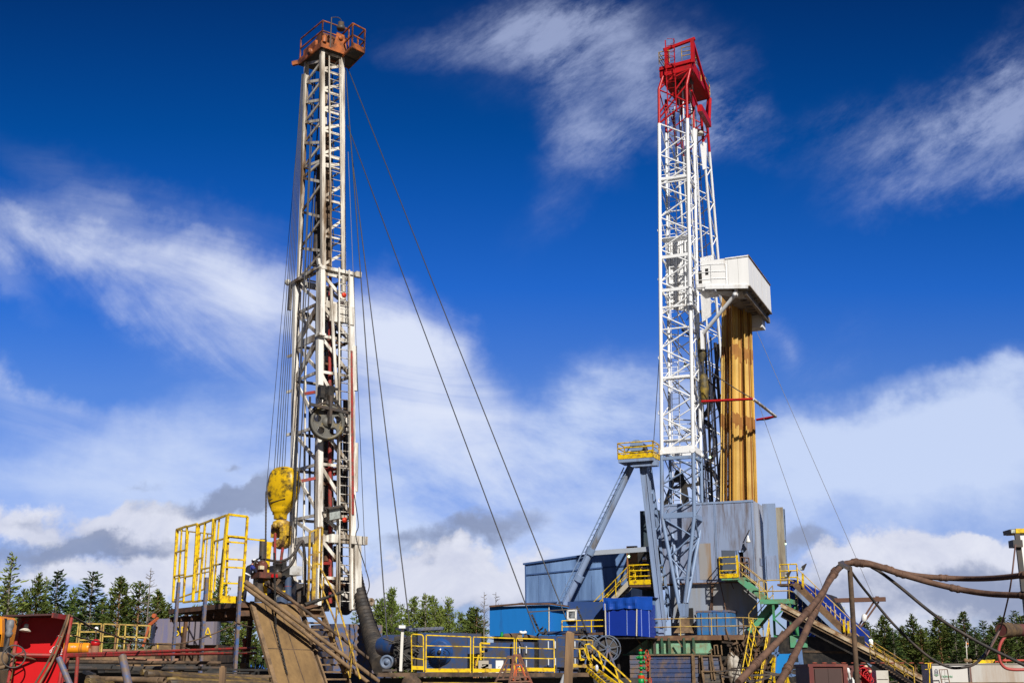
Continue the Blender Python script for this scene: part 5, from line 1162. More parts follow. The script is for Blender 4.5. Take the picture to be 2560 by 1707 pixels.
# ---- A frame with its top platform
af = thing('hoisting_frame', 'tall grey blue A shaped frame left of the derrick', 'A frame', RR)
ya = -1.0
fr_ = [RR.Y(*p, ya) for p in (r4(385, 480), r4(498, 470), r1(455, 1500), r1(392, 1500))]
m = MB(); m.prism(fr_, (0,.55,0))
m.bar(fr_[0].lerp(fr_[3], 0) + Vector((.03,-.03,0)), fr_[3] + Vector((.03,-.03,0)), .05, .08); m.bar(fr_[1] - Vector((.03,.03,0)), fr_[2] - Vector((.03,.03,0)), .05, .08); m.bar(fr_[2].lerp(fr_[3], .5), fr_[2].lerp(fr_[3], .5) - rz*.9, .35); m.build('box_leg', mGRYB, af)
m = MB(); f2 = [RR.Y(*p, ya + 2.6) for p in (r4(520, 470), r4(560, 470), r1(530, 1350), r1(500, 1350))]
m.prism(f2, (0,.3,0))
for k in range(9):
    t = (k + .5)/9; a = fr_[1].lerp(fr_[2], t) + ry*.5; b = f2[0].lerp(f2[3], t + (.06 if k % 2 else -.04)) ; m.bar(a, b, .12)
m.build('lattice_leg', mGRYB2, af)
m = MB(); m.tube(RR.Y(*r4(245, 490), ya + .3), RR.Y(*k3(1772, 668), ya + .3), .24, 14); m.build('round_leg', mGRYB, af)
m = MB()
for p in (k3(2025, 150), k3(1910, 410), k4(90, 745)): c = RR.Y(*p, ya + .3); d = (RR.Y(*k3(1772, 668), ya + .3) - c).normalized(); m.tube(c - d*.2, c + d*.2, .31, 14)
m.build('clamp', mGRYB2, af)
m = MB(); m.ladder(RR.Y(*k3(1725, 655), ya), RR.Y(*r4(180, 490), ya), (1,0,.3), .42, .4, .02, .035); m.build('ladder', mGRYB2, af)
m = MB(); m.bar(RR.Y(*k4(100, 755), ya + .3), RR.Y(*k4(455, 730), ya + .3), .12, .3); m.build('cross_tie', M('pale_cross_tie', (.36,.40,.46), .5), af)
ap = thing('lifting_frame_platform', 'small yellow railed platform on top of the grey A frame', 'platform', RR)
yp_ = -1.7
p0 = RR.Y(*r4(35, 462), yp_); p1 = RR.Y(*r4(605, 362), yp_); zf = (p0.z + p1.z)/2; pe = RR.X(*r4(708, 398), p1.x).y
m = MB(); m.box((p0.x, yp_, zf), (p1.x, pe, zf + .22)); m.bar((p0.x + .9, yp_ + .5, zf - .15), (p0.x + 2.5, yp_ + .5, zf - .15), .6, .3); m.build('deck', mGRYB, ap)
m = MB(); zf2 = zf + .22; h_ = RR.Y(*r4(605, 75), yp_).z - zf2
railing(m, [(p0.x, pe, zf2), (p0.x, yp_, zf2), (p1.x, yp_, zf2), (p1.x, pe, zf2), (p0.x, pe, zf2)], h_, (h_*.36, h_*.68), 1.8, .04); m.bar((p0.x, yp_ - .01, zf2 + .14), (p1.x, yp_ - .01, zf2 + .14), .03, .3); m.bar((p1.x + .01, yp_, zf2 + .14), (p1.x + .01, pe, zf2 + .14), .03, .3); m.build('guard_rail', mYEL, ap)
ag = thing('covered_pulley', 'grey shrouded pulley gear standing inside the yellow railed platform of the A frame', 'pulley', RR)
m = MB(); cx = RR.Y(*r4(400, 330), yp_ + .8); m.hexa([(cx.x - .9, -1.3, zf2), (cx.x + .6, -1.3, zf2), (cx.x + .6, -.4, zf2), (cx.x - .9, -.4, zf2), (cx.x - .2, -1.2, zf2 + h_*1.0), (cx.x + .3, -1.2, zf2 + h_), (cx.x + .3, -.5, zf2 + h_), (cx.x - .2, -.5, zf2 + h_)]); m.build('shroud', mDRK, ag)
m = MB(); m.bar((cx.x - 1.3, -1.1, zf2), (cx.x - .7, -1.1, zf2 + h_*.8), .12); m.bar((cx.x + .5, -1.1, zf2 + .3), (cx.x + 1.2, -.9, zf2 + .55), .2); m.lathe((cx.x - .1, -1.45, zf2 + .8), (0,1,0), [(.45,0),(.45,.15)], 16); m.build('gear', mGRYB2, ag)
rope(t7(580, 0), r4(600, 330), 80, 80, .025, 'dark cable hanging down left of the white derrick to the railed platform', 'wire_rope')
rope(r4(575, 430), r4(555, 620), 80, 80.3, .02, 'short dark cable below the railed platform of the A frame', 'wire_rope')
rope(t6(1130, 1020), (2185, 1496), 86, 82, .018, 'upper thin guy wire running down right from the white cabin', 'guy_wire', mt=mROPEg, grp='guy wires right of the derrick')
rope(t7(1560, 440), k5(355, 690), 84, 78, .018, 'lower thin guy wire running down from the red bar frame', 'guy_wire', mt=mROPEg, grp='guy wires right of the derrick')

# ---- blue buildings left of the derrick
bl = thing('machine_hall', 'large weathered blue sheet metal hall behind the A frame', 'building', RR)
yb_ = 4.2
B4 = [RR.Y(*k3(*p), yb_) for p in ((1382, 275), (2420, 128), (2420, 1400), (1395, 1400))]
m = MB(); m.prism(B4, (0, 7, 0)); m.build('wall', mBLUa, bl)
m = MB()
def strip(p, q, w, h): m.bar(RR.Y(*k3(*p), yb_ - .04), RR.Y(*k3(*q), yb_ - .04), w, h)
strip((1390, 377), (2420, 280), .06, .09); strip((1385, 657), (2420, 610), .06, .08); strip((1366, 272), (2420, 122), .2, .12); strip((1385, 275), (1398, 1300), .06, .08); m.build('trim', M('dark_blue_trim', (.05,.10,.24), .5), bl)
m = MB()
for x in range(1520, 2400, 130): m.bar(RR.Y(*k3(x, 380), yb_ - .02), RR.Y(*k3(x + 2, 650), yb_ - .02), .02, .04)
m.build('sheet_seam', mBLUa, bl)
sc = thing('site_cabin', 'bright sky blue cabin with a bent roof edge and small white window', 'cabin', RR)
yv = -2.6; C4 = [RR.Y(*k3(*p), yv) for p in ((1035, 690), (1622, 672), (1622, 990), (1035, 975))]
m = MB(); m.prism(C4, (0, 2.6, 0)); m.build('wall', mBLUs, sc)
m = MB(); C5 = [RR.Y(*k3(*p), yv + .2) for p in ((1624, 672), (1800, 690), (1800, 990), (1624, 990))]; m.prism(C5, (0, 2.2, 0)); m.build('annex_wall', mBLUs, sc)
m = MB(); pts = [RR.Y(*k3(*p), yv - .08) for p in ((1040, 686), (1310, 664), (1620, 660), (1805, 686))]
for a, b in zip(pts, pts[1:]): m.bar(a, b, .3, .1)
m.bar(RR.Y(*k3(1310, 660), yv), RR.Y(*k3(1360, 652), yv), .2, .06); m.build('roof_edge', mRUST, sc)
m = MB(); m.bar(RR.Y(*k3(1618, 672), yv - .03), RR.Y(*k3(1618, 960), yv - .03), .07, .05); m.build('corner_strip', M('cream_strip', (.6,.58,.5), .6), sc)
wf = MB(); W4 = [RR.Y(*k3(*p), yv + .15) for p in ((1802, 728), (1882, 725), (1880, 812), (1802, 815))]
for a, b in zip(W4, W4[1:] + W4[:1]): wf.bar(a, b, .12, .1, ext=.05)
wf.bar(W4[3] - rz*.08, W4[2] - rz*.08, .18, .06); wo = wf.build('window', mPLASTIC, sc); m = MB(); m.prism([W4[0], W4[1], W4[2], W4[3]], (0,.04,0)); m.build('pane', M('curtained_glass', (.30,.32,.34), .15, dirt=(.05,.05,.06), amt=.5, scale=4), wo)
m = MB(); m.prism([RR.Y(*k3(*p), yv + .3) for p in ((1800, 640), (2170, 640), (2170, 960), (1800, 960))], (0,2,0)); m.build('rear_wall', M('shaded_blue_sheet', (.03,.07,.22), .5, dirt=(.05,.08,.16), amt=.3), sc)  # darker copy of the cabin blue, shade put into the colour
m = MB(); a = C4[3]; b = C5[2]; m.box((a.x + .15, yv + .3, 0), (b.x - .1, yv + 2.3, a.z - .02)); m.build('underframe', mBLK, sc)
# tarp topped booth
bo = thing('blue_booth', 'deep blue clad booth with a loose blue tarpaulin over its top', 'booth', RR)
yt_ = -3.4; T4 = [RR.Y(*k4(*p), yt_) for p in ((187, 1070), (382, 1070), (380, 1272), (192, 1268))]
m = MB(); m.prism(T4, (0, 2.0, 0)); m.build('front_wall', mBLUc, bo)
tx = T4[1].x; S4 = [Vector((tx, yt_, T4[1].z)), Vector((tx + 1.9, yt_ + .9, T4[1].z)), Vector((tx + 1.9, yt_ + .9, T4[2].z - .05)), Vector((tx, yt_, T4[2].z))]
ex_ = RR.Y(*k4(462, 1170), yt_ + .9).x - tx; S4[1].x = S4[2].x = tx + ex_
m = MB(); m.prism(S4, (0, 1.2, 0)); m.build('side_wall', mBLUc, bo)
m = MB()
for x in (207, 318): a = RR.Y(*k4(x, 1072), yt_ - .02); b = RR.Y(*k4(x + 2, 1266), yt_ - .02); m.bar(a, b, .05, .03)
m.bar(S4[0].lerp(S4[1], .33) - Vector((0,.03,0)), S4[3].lerp(S4[2], .33) - Vector((0,.03,0)), .04, .03); m.bar(S4[0].lerp(S4[1], .95) - Vector((0,.03,0)), S4[3].lerp(S4[2], .95) - Vector((0,.03,0)), .04, .03); m.build('seam_strip', M('pale_blue_strip', (.25,.34,.7), .5), bo)
m = MB(); m.bar(T4[1] - Vector((0,.03,0)), T4[2] - Vector((0,.03,0)), .08, .05); m.bar(T4[0] - Vector((.04,.03,0)), T4[3] - Vector((.04,.03,0)), .08, .05); m.build('corner_strip', M('cream_strip', (.6,.58,.5), .6), bo)
m = MB(); m.box((T4[0].x + .05, yt_ + .1, T4[2].z - .16), (T4[1].x + .7, yt_ + 1.9, T4[2].z - .08)); m.build('underframe', mBLK, bo)
for lx, ly in ((T4[0].x + .2, 1.7), (T4[1].x + .5, 1.8)): MB().bar((lx, yt_ + ly, 0), (lx, yt_ + ly, T4[2].z - .16), .14).build('leg', mDRK, bo)
# the loose sheet: a grid draped over the top
m = MB(); gx, gy = 26, 12; vs = []
xa, xb = T4[0].x - .15, tx + ex_ + .15
for j in range(gy + 1):
    for i in range(gx + 1):
        u = i/gx; v = j/gy
        x_ = xa + (xb - xa)*u; yf = yt_ - .1 + .9*max(0, (x_ - tx)/ex_); nz = mnoise.noise(Vector((u*10, v*7, 0)))
        drop = .36*(1 + .10*math.sin(u*7 + 1) + .06*math.sin(u*23)); w_ = min(1, v/.34)
        p = Vector((x_, yf + max(0, v - .34)*2.7 + .05*nz + .05*math.sin(u*31)*(1 - w_), T4[0].z - drop + (drop + .36)*w_ + .05*nz*w_ - .05*math.sin(u*5)*w_))
        vs.append(p)
m.add(vs, [(j*(gx+1)+i, j*(gx+1)+i+1, (j+1)*(gx+1)+i+1, (j+1)*(gx+1)+i) for j in range(gy) for i in range(gx)]); m.build('tarpaulin', mTARP, bo)
# landing with person, yellow stairs
sl_ = thing('stair_landing', 'yellow railed landing at the top of the left stairs where a worker stands', 'landing', RR)
ql = -.8; a = RR.Y(*k4(335, 948), ql); b = RR.Y(*k4(470, 945), ql); zl2 = (a.z + b.z)/2
m = MB(); m.box((a.x, ql, zl2 - .2), (b.x, 2.4, zl2 - .02)); m.build('floor', mRUST, sl_)
m = MB(); hh = RR.Y(*k4(440, 828), ql).z - zl2; railing(m, [(a.x, 1.6, zl2), (a.x, ql, zl2), (b.x, ql, zl2), (b.x + .1, 1.4, zl2)], hh, (hh*.4, hh*.7), 1.6, .05); m.bar((a.x, ql - .02, zl2 + .1), (b.x, ql - .02, zl2 + .1), .04, .3); m.build('guard_rail', mYEL, sl_)
m = MB(); c = RR.Y(*k4(352, 870), 1.4); m.box((c.x - .3, 1.2, zl2), (c.x + .4, 1.4, zl2 + 2.6)); m.build('timber_door', M('orange_brown_board', (.30,.13,.05), .7), sl_)
m = MB(); c0_ = RR.Y(*k4(380, 760), 1.8); m.box((c0_.x, 1.8, zl2), (c0_.x + 2.4, 1.9, c0_.z + .4)); m.build('dark_opening', mBLK, sl_)
sa = RR.Y(*k4(332, 940), -.7); sb2 = RR.Y(*k4(90, 1190), -.7)
stair('yellow_stairs', 'long yellow railed stairs rising behind the blue booth to the left landing', RR, sa, sb2, (0,1,0), .9, 14, M('beige_stringer', (.45,.40,.30), .6, dirt=(.15,.1,.06), amt=.3), mRUST, (-.05, .95), mYEL, .3)
wk = thing('yellow_walkway', 'low yellow railed walkway left of the blue booth in front of the sky blue cabin', 'walkway', RR)
m = MB(); a = RR.Y(*k3(1745, 945), -3.2); b = RR.Y(*k3(2180, 950), -3.2); m.box((a.x, -3.2, a.z - .15), (b.x, -2.7, a.z)); m.build('floor', mRUST, wk)
m = MB(); h3 = RR.Y(*k3(1900, 825), -3.2).z - a.z; railing(m, [(a.x, -3.2, a.z), (b.x, -3.2, a.z)], h3, (h3*.5,), 1.15, .04); m.build('guard_rail', mYEL, wk)
# blue container on the deck
ct = thing('blue_container', 'weathered blue steel container standing on the railed deck by the shelter', 'container', RR)
a = RR.Y(*r1(812, 1285), .2); b = RR.Y(*r1(1195, 1535), .2)
mCT = M('container_blue', (.03,.16,.40), .5, dirt=(.10,.16,.25), amt=.4, scale=1.6)
m = MB(); m.box((a.x, .2, zP), (b.x, 1.9, a.z)); m.build('body', mCT, ct)
for k in (0, 1):
    x0_, x1_ = a.x + (b.x - a.x)*(.03 + .47*k), a.x + (b.x - a.x)*(.46 + .49*k); m = MB(); m.box((x0_, .16, zP + .08), (x1_, .198, a.z - .1)); dd = m.build('door', mCT, ct)
    m = MB(); [m.tube((x_, .12, zP + .1), (x_, .12, a.z - .12), .03, 6) for x_ in (x0_ + .25, x1_ - .15)]; m.build('locking_bar', mBLUp, dd)
m = MB(); m.box((a.x - .03, .14, a.z - .09), (b.x + .03, 1.95, a.z + .03)); m.box((a.x - .03, .14, zP + .004), (b.x + .03, .199, zP + .08)); m.build('frame', mBLUp, ct)

# ---- right of the shelter: blue gallery, inclined ways
gal = thing('blue_gallery', 'deep blue clad gallery with pale battens sloping down right behind the inclined stairs', 'building', RR)
yg = 2.6
m = MB(); G = [RR.Y(*k5(*p), yg) for p in ((30, 612), (110, 618), (250, 690), (400, 760), (560, 960), (735, 1078), (745, 1345), (500, 1330), (20, 1330))]
m.prism(G, (0, 2.5, 0)); m.build('wall', mBLUc, gal)
m = MB()
for k in range(15):
    x = 120 + k*44; y0 = 640 + max(0, (x - 110))*.70; y1 = 900 + (x - 110)*.82
    if x < 620: m.bar(RR.Y(*k5(x, y0), yg - .03), RR.Y(*k5(x + 10, min(y1, 1320)), yg - .03), .09, .05)
m.build('batten', M('pale_batten', (.50,.42,.38), .6), gal)
m = MB(); m.prism([RR.Y(*k5(*p), yg + .2) for p in ((360, 740), (440, 760), (530, 920), (520, 960), (400, 860))], (0, 2, 0)); m.build('roof_cover', M('black_sheeting', (.03,.028,.03), .6), gal)
ir = thing('inclined_way', 'long rust streaked pale slide running down right from the derrick floor', 'slide', RR)
y_i = -1.4; a = RR.Y(*k5(0, 868), y_i); b = RR.Y(*k5(1340, 1560), y_i); b = b + (b - a)*.1; a = a - (b - a)*.02
m = MB(); m.bar(a, b, .35, .18); m.build('beam', M('rust_streaked_cream', (.58,.47,.32), .6, dirt=(.22,.11,.045), amt=.42, scale=1.4), ir)
m = MB(); m.bar(a - rz*.2 + ry*.1, b - rz*.2 + ry*.1, .4, .14); m.bar(a + rz*.14, b + rz*.14, .1, .08); m.build('edge_beam', mMUD, ir)
m = MB(); m.bar(a + Vector((0,.3,-.5)), b + Vector((0,.3,-.55)), .3, .4); m.build('under_beam', mBLK, ir)
ia = RR.Y(*k5(95, 655), 1.0); ib = RR.Y(*k5(660, 1200), 1.0); ib = ib + (ib - ia)*.25
stair('inclined_stairs', 'long brown inclined stairs with yellow rails descending right past the blue gallery', RR, ia, ib, (0,1,0), 1.1, 26, M('brown_stringer', (.24,.14,.07), .8, dirt=(.12,.07,.04), amt=.5), mMUD, (1.05,), mYELr, .32)
m = MB(); m.bar(ia - rz*.4 - ry*.06, ib - rz*.4 - ry*.06, .08, .22); solo(m, 'stair_beam', mGRYB, 'grey beam running under the inclined stairs along the gallery', 'beam', RR)
tl = thing('top_landing', 'bright yellow railed landing at the head of the inclined stairs', 'landing', RR)
m = MB(); a = RR.Y(*k5(25, 640), 1.0); m.box((a.x - .6, 1.0, ia.z - .1), (ia.x + .3, 2.2, ia.z + .02)); m.build('floor', mRUST, tl)
m = MB(); railing(m, [(a.x - .4, 1.1, ia.z), (ia.x + .2, 1.1, ia.z)], 1.2, (.4, .8), .6, .045); m.bar(RR.Y(*k5(175, 690), .9), RR.Y(*k5(172, 560), .9), .12); m.build('guard_rail', mYEL, tl)
sl2 = RR.Y(*k5(555, 1100), .85); MB_ = MB().bar(sl2, sl2 + rz*.75, .11); solo(MB_, 'gate_post', mYEL, 'left one of the two thick yellow posts halfway down the inclined stairs', 'post', RR); MB_ = MB().bar(sl2 + rx*.25 - rz*.1, sl2 + rx*.25 + rz*.65, .11); solo(MB_, 'gate_post', mYEL, 'right one of the two thick yellow posts halfway down the inclined stairs', 'post', RR)
for p, lab, fl_x in ((k5(172, 505), 'grey floodlight on a yellow post at the head of the inclined stairs, tilted up', 1), (k5(32, 570), 'dark floodlight hung beside the shelter corner, lower one of two', -1)):
    c = RR.Y(*p, .8); t = thing('floodlight', lab, 'floodlight', RR); m = MB(); m.hexa([c + Vector(v)*.5 for v in ((-.3,-.1,-.35),(.0,-.2,-.4),(.1,.2,-.35),(-.2,.3,-.3),(-.1,-.1,.15),(.45,-.15,.45),(.5,.2,.45),(0,.3,.2))]); m.build('housing', mDRK, t); m = MB(); m.box(c + Vector((-.14,-.11,-.15)), c + Vector((-.03,-.1,-.04))); m.build('lens', mLENS, t)
# skid girders under the gallery
sk = thing('skid_girders', 'green and brown girder boxes under the sloping blue gallery', 'girders', RR)
m = MB(); m.box(RR.Y(*k5(-330, 1215), -.6), RR.Y(*k5(130, 1145), -.6) + ry*.5); m.box(RR.Y(*k5(60, 1240), -.7), RR.Y(*k5(210, 1130), -.7) + ry*.5); m.build('green_girder', mGRN, sk)
m = MB(); m.prism([RR.Y(*k5(*p), -.5) for p in ((170, 1240), (345, 1270), (320, 1150), (210, 1140))], (0,1,0)); m.box(RR.Y(*k5(390, 1250), -.3), RR.Y(*k5(560, 1160), -.3) + ry*.8); m.bar(RR.Y(*k5(150, 1275), -.6), RR.Y(*k5(740, 1288), -.6), .12, .12); m.build('brown_girder', mMUDb, sk)
m = MB(); m.box(RR.Y(*k5(430, 1360), -.2), RR.Y(*k5(760, 1335), -.2) + ry*2); m.build('roof_edge', mMUD, sk)
m = MB(); a = RR.Y(*k5(-200, 1568), 1.5); b = RR.Y(*k5(900, 1330), 1.5); m.box((a.x, 1.5, 0), (b.x, 1.8, b.z - .4)); m.build('shadow_wall', mBLK, sk)  # black sheet added as painted shade below the gallery
m = MB(); rnd = random.Random(12)
for k in range(30):
    p = RR.Y(*k5(rnd.uniform(-60, 560), rnd.uniform(1200, 1540)), rnd.uniform(-.5, 1)); m.bar(p, p + Vector((rnd.uniform(-1,1), rnd.uniform(-.2,.2), rnd.uniform(-1,1))), rnd.uniform(.05,.14))
m.build('strut_clutter', mMUDb, sk)
jb = thing('jib_beam', 'brown horizontal beam with two dark stays and a white junction box behind the hoses', 'beam', RR)
m = MB(); a = RR.Y(*k5(430, 810), 3); b = RR.Y(*k5(932, 797), 3); m.bar(a, b, .3, .26); m.bar(RR.Y(*k5(855, 770), 3), RR.Y(*k5(855, 790), 3), .2); m.build('beam', M('brown_painted_beam', (.15,.075,.05), .6), jb)
m = MB(); m.bar(RR.Y(*k5(825, 820), 3), RR.Y(*k5(680, 1050), 3), .1); m.bar(RR.Y(*k5(870, 820), 3), RR.Y(*k5(700, 1060), 3), .1); m.build('stay', M('brown_painted_beam', (.15,.075,.05), .6), jb)
m = MB(); c = RR.Y(*k5(735, 970), 2.9); m.lathe(c + Vector((-.05,0,-.2)), (.25,0,1), [(.11,0),(.16,.07),(.16,.36),(.1,.44)], 12); m.build('junction_box', mPLASTIC, jb)
wb_ = thing('white_hut', 'small white hut showing above the sloping blue gallery roof', 'hut', RR)
m = MB(); m.box(RR.Y(*k5(445, 930), 5), RR.Y(*k5(515, 855), 5) + ry*2); m.box(RR.Y(*k5(430, 830), 5.2), RR.Y(*k5(500, 795), 5.2) + ry*1.5); m.build('wall', M('pale_hut_paint', (.65,.65,.58), .5), wb_); m = MB(); m.bar(RR.Y(*k5(440, 852), 4.95), RR.Y(*k5(525, 850), 4.95), .1); m.bar(RR.Y(*k5(520, 850), 4.95), RR.Y(*k5(522, 935), 4.95), .1); m.build('dark_frame', mBLK, wb_)
# ================================================================ people
def lerp3(a, b, t): return Vector(a).lerp(Vector(b), t)
def person(label, loc, face, pose, name='person'):
    """loc: feet point; face: heading in degrees (0 looks along +x); pose: joint positions in metres, x forward, y left, z up"""
    f = Fr(loc, face); t = thing(name, label, 'person', f)
    J = {k: Vector(v) for k, v in pose.items()}
    V, E, Rr = [], [], []
    def v(p, r): V.append(Vector(p)); Rr.append(r); return len(V) - 1
    def chain(i, pts):
        for p, r in pts: j = v(p, r); E.append((i, j)); i = j
        return i
    pel = v(J['pelvis'], .15)
    wst = chain(pel, [(J['pelvis'].lerp(J['chest'], .45), .135)]); ch = chain(wst, [(J['chest'], .185)])
    nk = chain(ch, [(J['neck'], .075)]); hd = J['head']; up = (hd - J['neck']).normalized()
    chain(nk, [(hd - up*.09, .068), (hd, .098), (hd + up*.085, .085)])
    for s in 'LR':
        sh = chain(ch, [(J['chest'].lerp(J['sho' + s], .7) + (J['neck'] - J['chest'])*.35, .095), (J['sho' + s], .082)])
        el = chain(sh, [(J['sho' + s].lerp(J['elb' + s], .5), .074), (J['elb' + s], .052)]); wr = chain(el, [(J['elb' + s].lerp(J['wri' + s], .5), .047), (J['wri' + s], .036)])
        d = (J['wri' + s] - J['elb' + s]).normalized(); sd_ = d.cross(Vector((0,0,1))).normalized()*(1 if s == 'L' else -1); dn_ = Vector((0,0,-1))
        pm = chain(wr, [(J['wri' + s] + d*.06, .034)])
        for k, ln in enumerate((.075, .085, .08, .06)):
            o_ = sd_*(.027 - .018*k); a_ = J['wri' + s] + d*.09 + o_
            chain(pm, [(a_, .010), (a_ + d*ln*.55 + dn_*ln*.25, .009), (a_ + d*ln*.75 + dn_*ln*.7, .008)])
        chain(wr, [(J['wri' + s] + d*.035 - sd_*.035, .012), (J['wri' + s] + d*.075 - sd_*.05 + dn_*.02, .010)])
        hp = chain(pel, [(J['hip' + s], .115)]); kn_ = chain(hp, [(J['hip' + s].lerp(J['kne' + s], .4), .098), (J['kne' + s], .070)])
        an = chain(kn_, [(J['kne' + s].lerp(J['ank' + s], .35), .066), (J['ank' + s], .048)]); chain(an, [(J['ank' + s] + Vector((.08, 0, -.045)), .045), (J['ank' + s] + Vector((.17, 0, -.055)), .036)])
    me = bpy.data.meshes.new(name); me.from_pydata(V, E, []); ob = bpy.data.objects.new('skin_tmp', me); COL.objects.link(ob)
    ob.modifiers.new('s', 'SKIN'); sv_ = me.skin_vertices[0].data
    for i, r in enumerate(Rr): sv_[i].radius = (r, r); sv_[i].use_root = (i == 0)
    sb__ = ob.modifiers.new('d', 'SUBSURF'); sb__.levels = 2; sb__.render_levels = 2
    bm_ = bpy.data.meshes.new_from_object(ob.evaluated_get(bpy.context.evaluated_depsgraph_get())); bpy.data.objects.remove(ob)
    bm_.name = 'body'
    for m_ in (mNAVY, mSKIN, mBOOT, mNAVYb): bm_.materials.append(m_)
    for p in bm_.polygons:
        c = p.center; p.use_smooth = True; k = 0
        if (c - hd).length < .17 and (c - J['neck']).dot(up) > .02: k = 1
        for s in 'LR':
            d = (J['wri' + s] - J['elb' + s]).normalized()
            if (c - J['wri' + s]).dot(d) > .0 and (c - J['wri' + s]).length < .25: k = 1
            if (c - J['ank' + s]).length < .26 and c.z < J['ank' + s].z + .06: k = 2
            if k == 0 and (c - J['sho' + s]).length < .1: k = 3
        p.material_index = k
    b = bpy.data.objects.new('body', bm_); COL.objects.link(b); b.parent = t
    fw = (J['look'] - up*J['look'].dot(up)).normalized(); lf = up.cross(fw)
    m = MB()                                            # helmet with brim, ear muff band
    c = hd + up*.05
    rows = [(.128, -.02), (.13, .02), (.118, .075), (.085, .115), (.04, .135), (0, .14)]; n = 16; vs = []
    for r_, h in rows:
        for k in range(n): a = 2*PI*k/n; vs.append(c + up*h + fw*(r_*1.12*math.cos(a)) + lf*(r_*.95*math.sin(a)))
    m.add(vs, [(i*n+k, i*n+(k+1)%n, (i+1)*n+(k+1)%n, (i+1)*n+k) for i in range(len(rows)-1) for k in range(n)], True)
    vs = []
    for r_, h in ((.128, -.02), (.15, -.03)):
        for k in range(n): a = 2*PI*k/n; e = 1.12 + (.35 if r_ > .14 and math.cos(a) > .5 else 0); vs.append(c + up*h + fw*(r_*e*math.cos(a)) + lf*(r_*.95*math.sin(a)))
    m.add(vs, [(k, (k+1)%n, n+(k+1)%n, n+k) for k in range(n)]); m.build('helmet', mHELM, t)
    m = MB()
    for s in (-1, 1): m.lathe(hd + lf*.085*s + up*.0, lf*s, [(.04, 0), (.045, .03), (.02, .045)], 10)
    m.build('ear_muff', mYEL, t)
    m = MB(); fc_ = hd + fw*.092
    for s in (-1, 1): m.ball(hd + fw*.082 + lf*.033*s + up*.01, .013, 6)
    m.build('eyes', mBLK, t); m = MB(); m.ball(hd + fw*.105 - up*.02, .018, 8, (1,1,1.4)); m.build('nose', mSKIN, t); m = MB(); m.bar(hd + fw*.088 - up*.055 - lf*.025, hd + fw*.088 - up*.055 + lf*.025, .012); m.build('mouth', M('lips', (.3,.11,.09), .6), t)
    m = MB()                                            # reflective bands round the waist and arms
    ax = (J['chest'] - J['pelvis']).normalized()
    m.lathe(J['pelvis'].lerp(J['chest'], .35), ax, [(.158, 0), (.163, .0), (.163, .055), (.158, .055)], 20, False); m.build('reflective_band', mREFL, t)
    for s in 'LR':
        m = MB(); d = (J['wri' + s] - J['elb' + s]).normalized(); m.lathe(J['elb' + s].lerp(J['wri' + s], .55), d, [(.056, 0), (.058, .05)], 12, False); m.build('reflective_band', mREFL, t)
    return t
base = dict(pelvis=(0,0,.93), chest=(0,0,1.27), neck=(0,0,1.47), head=(.02,0,1.6), shoL=(0,.2,1.4), shoR=(0,-.2,1.4), elbL=(.02,.27,1.12), elbR=(.02,-.27,1.12), wriL=(.12,.27,.88), wriR=(.12,-.27,.88),
            hipL=(0,.1,.88), hipR=(0,-.1,.88), kneL=(.02,.11,.48), kneR=(.02,-.11,.48), ankL=(-.02,.12,.09), ankR=(-.02,-.12,.09), look=(1,0,0))
def pose(**k): d = dict(base); d.update(k); return d
wf_ = LR.Y(*b7(92, 1128), 1.1); wf_.z = ZF + .01
person('worker in navy overalls with reflective bands and white helmet bending over the power tong', LR.W(wf_), 42, pose(
    pelvis=(-.06,0,.95), chest=(.09,0,1.26), neck=(.19,0,1.44), head=(.30,0,1.54), shoL=(.14,.2,1.37), shoR=(.14,-.2,1.37), elbL=(.42,.24,1.1), elbR=(.40,-.25,1.08), wriL=(.62,.16,1.02), wriR=(.62,-.18,1.0),
    hipL=(-.05,.1,.88), hipR=(-.05,-.1,.88), kneL=(.05,.12,.48), kneR=(-.08,-.11,.48), ankL=(.06,.13,.09), ankR=(-.2,-.12,.09), look=(.8,0,-.6)))
pf_ = RR.Y(*k4(432, 945), .3); pf_.z = zl2 - .01
person('worker in dark overalls standing behind the yellow rail of the left stair landing', RR.W(pf_), -95, pose(wriL=(.3,.22,1.1), wriR=(.3,-.2,1.1), elbL=(.08,.27,1.1), elbR=(.08,-.27,1.1)))

# ================================================================ LEFT FOREGROUND
PF = Fr((at(*b1(800, 1000), 24).x, 24, 0), 14)
def pY(x, y, d=0): return PF.Y(*b1(x, y), d)
rp_ = thing('fire_panel', 'red sheet metal fire point panel with a small roof and white markings', 'fire panel', PF)
ext = lambda a, b, s: b + (b - a)*s
L0, L1 = pY(405, 330), pY(172, 1560); Rr0, Rr1 = pY(1455, 250), pY(1225, 1560)
m = MB(); m.prism([pY(420, 200, .05), pY(1420, 190, .05), ext(pY(1420, 190, .05), pY(1215, 1560, .05), .9), ext(pY(420, 200, .05), pY(200, 1560, .05), .9)], (0,.03,0)); m.build('back_sheet', mREDp, rp_)
m = MB(); m.tube(pY(470, 0, 0).lerp(L0, .6), ext(L0, L1, 1.0), .036, 10); m.build('post', M('worn_red_post', (.36,.03,.03), .5, dirt=(.30,.14,.09), amt=.4, scale=4), rp_)
m = MB(); m.tube(pY(1500, 190), ext(Rr0, Rr1, 1.0), .035, 10); m.tube(pY(1440, 260, .1), ext(pY(1440, 260, .1), pY(1290, 1560, .1), .9), .03, 8); m.build('post', M('worn_red_post', (.36,.03,.03), .5), rp_)
m = MB(); zr = pY(1100, 150, -.75).z
q = [pY(60, 172, -.62), pY(1100, 142, -.62), pY(1430, 195, .05), pY(380, 200, .12)]
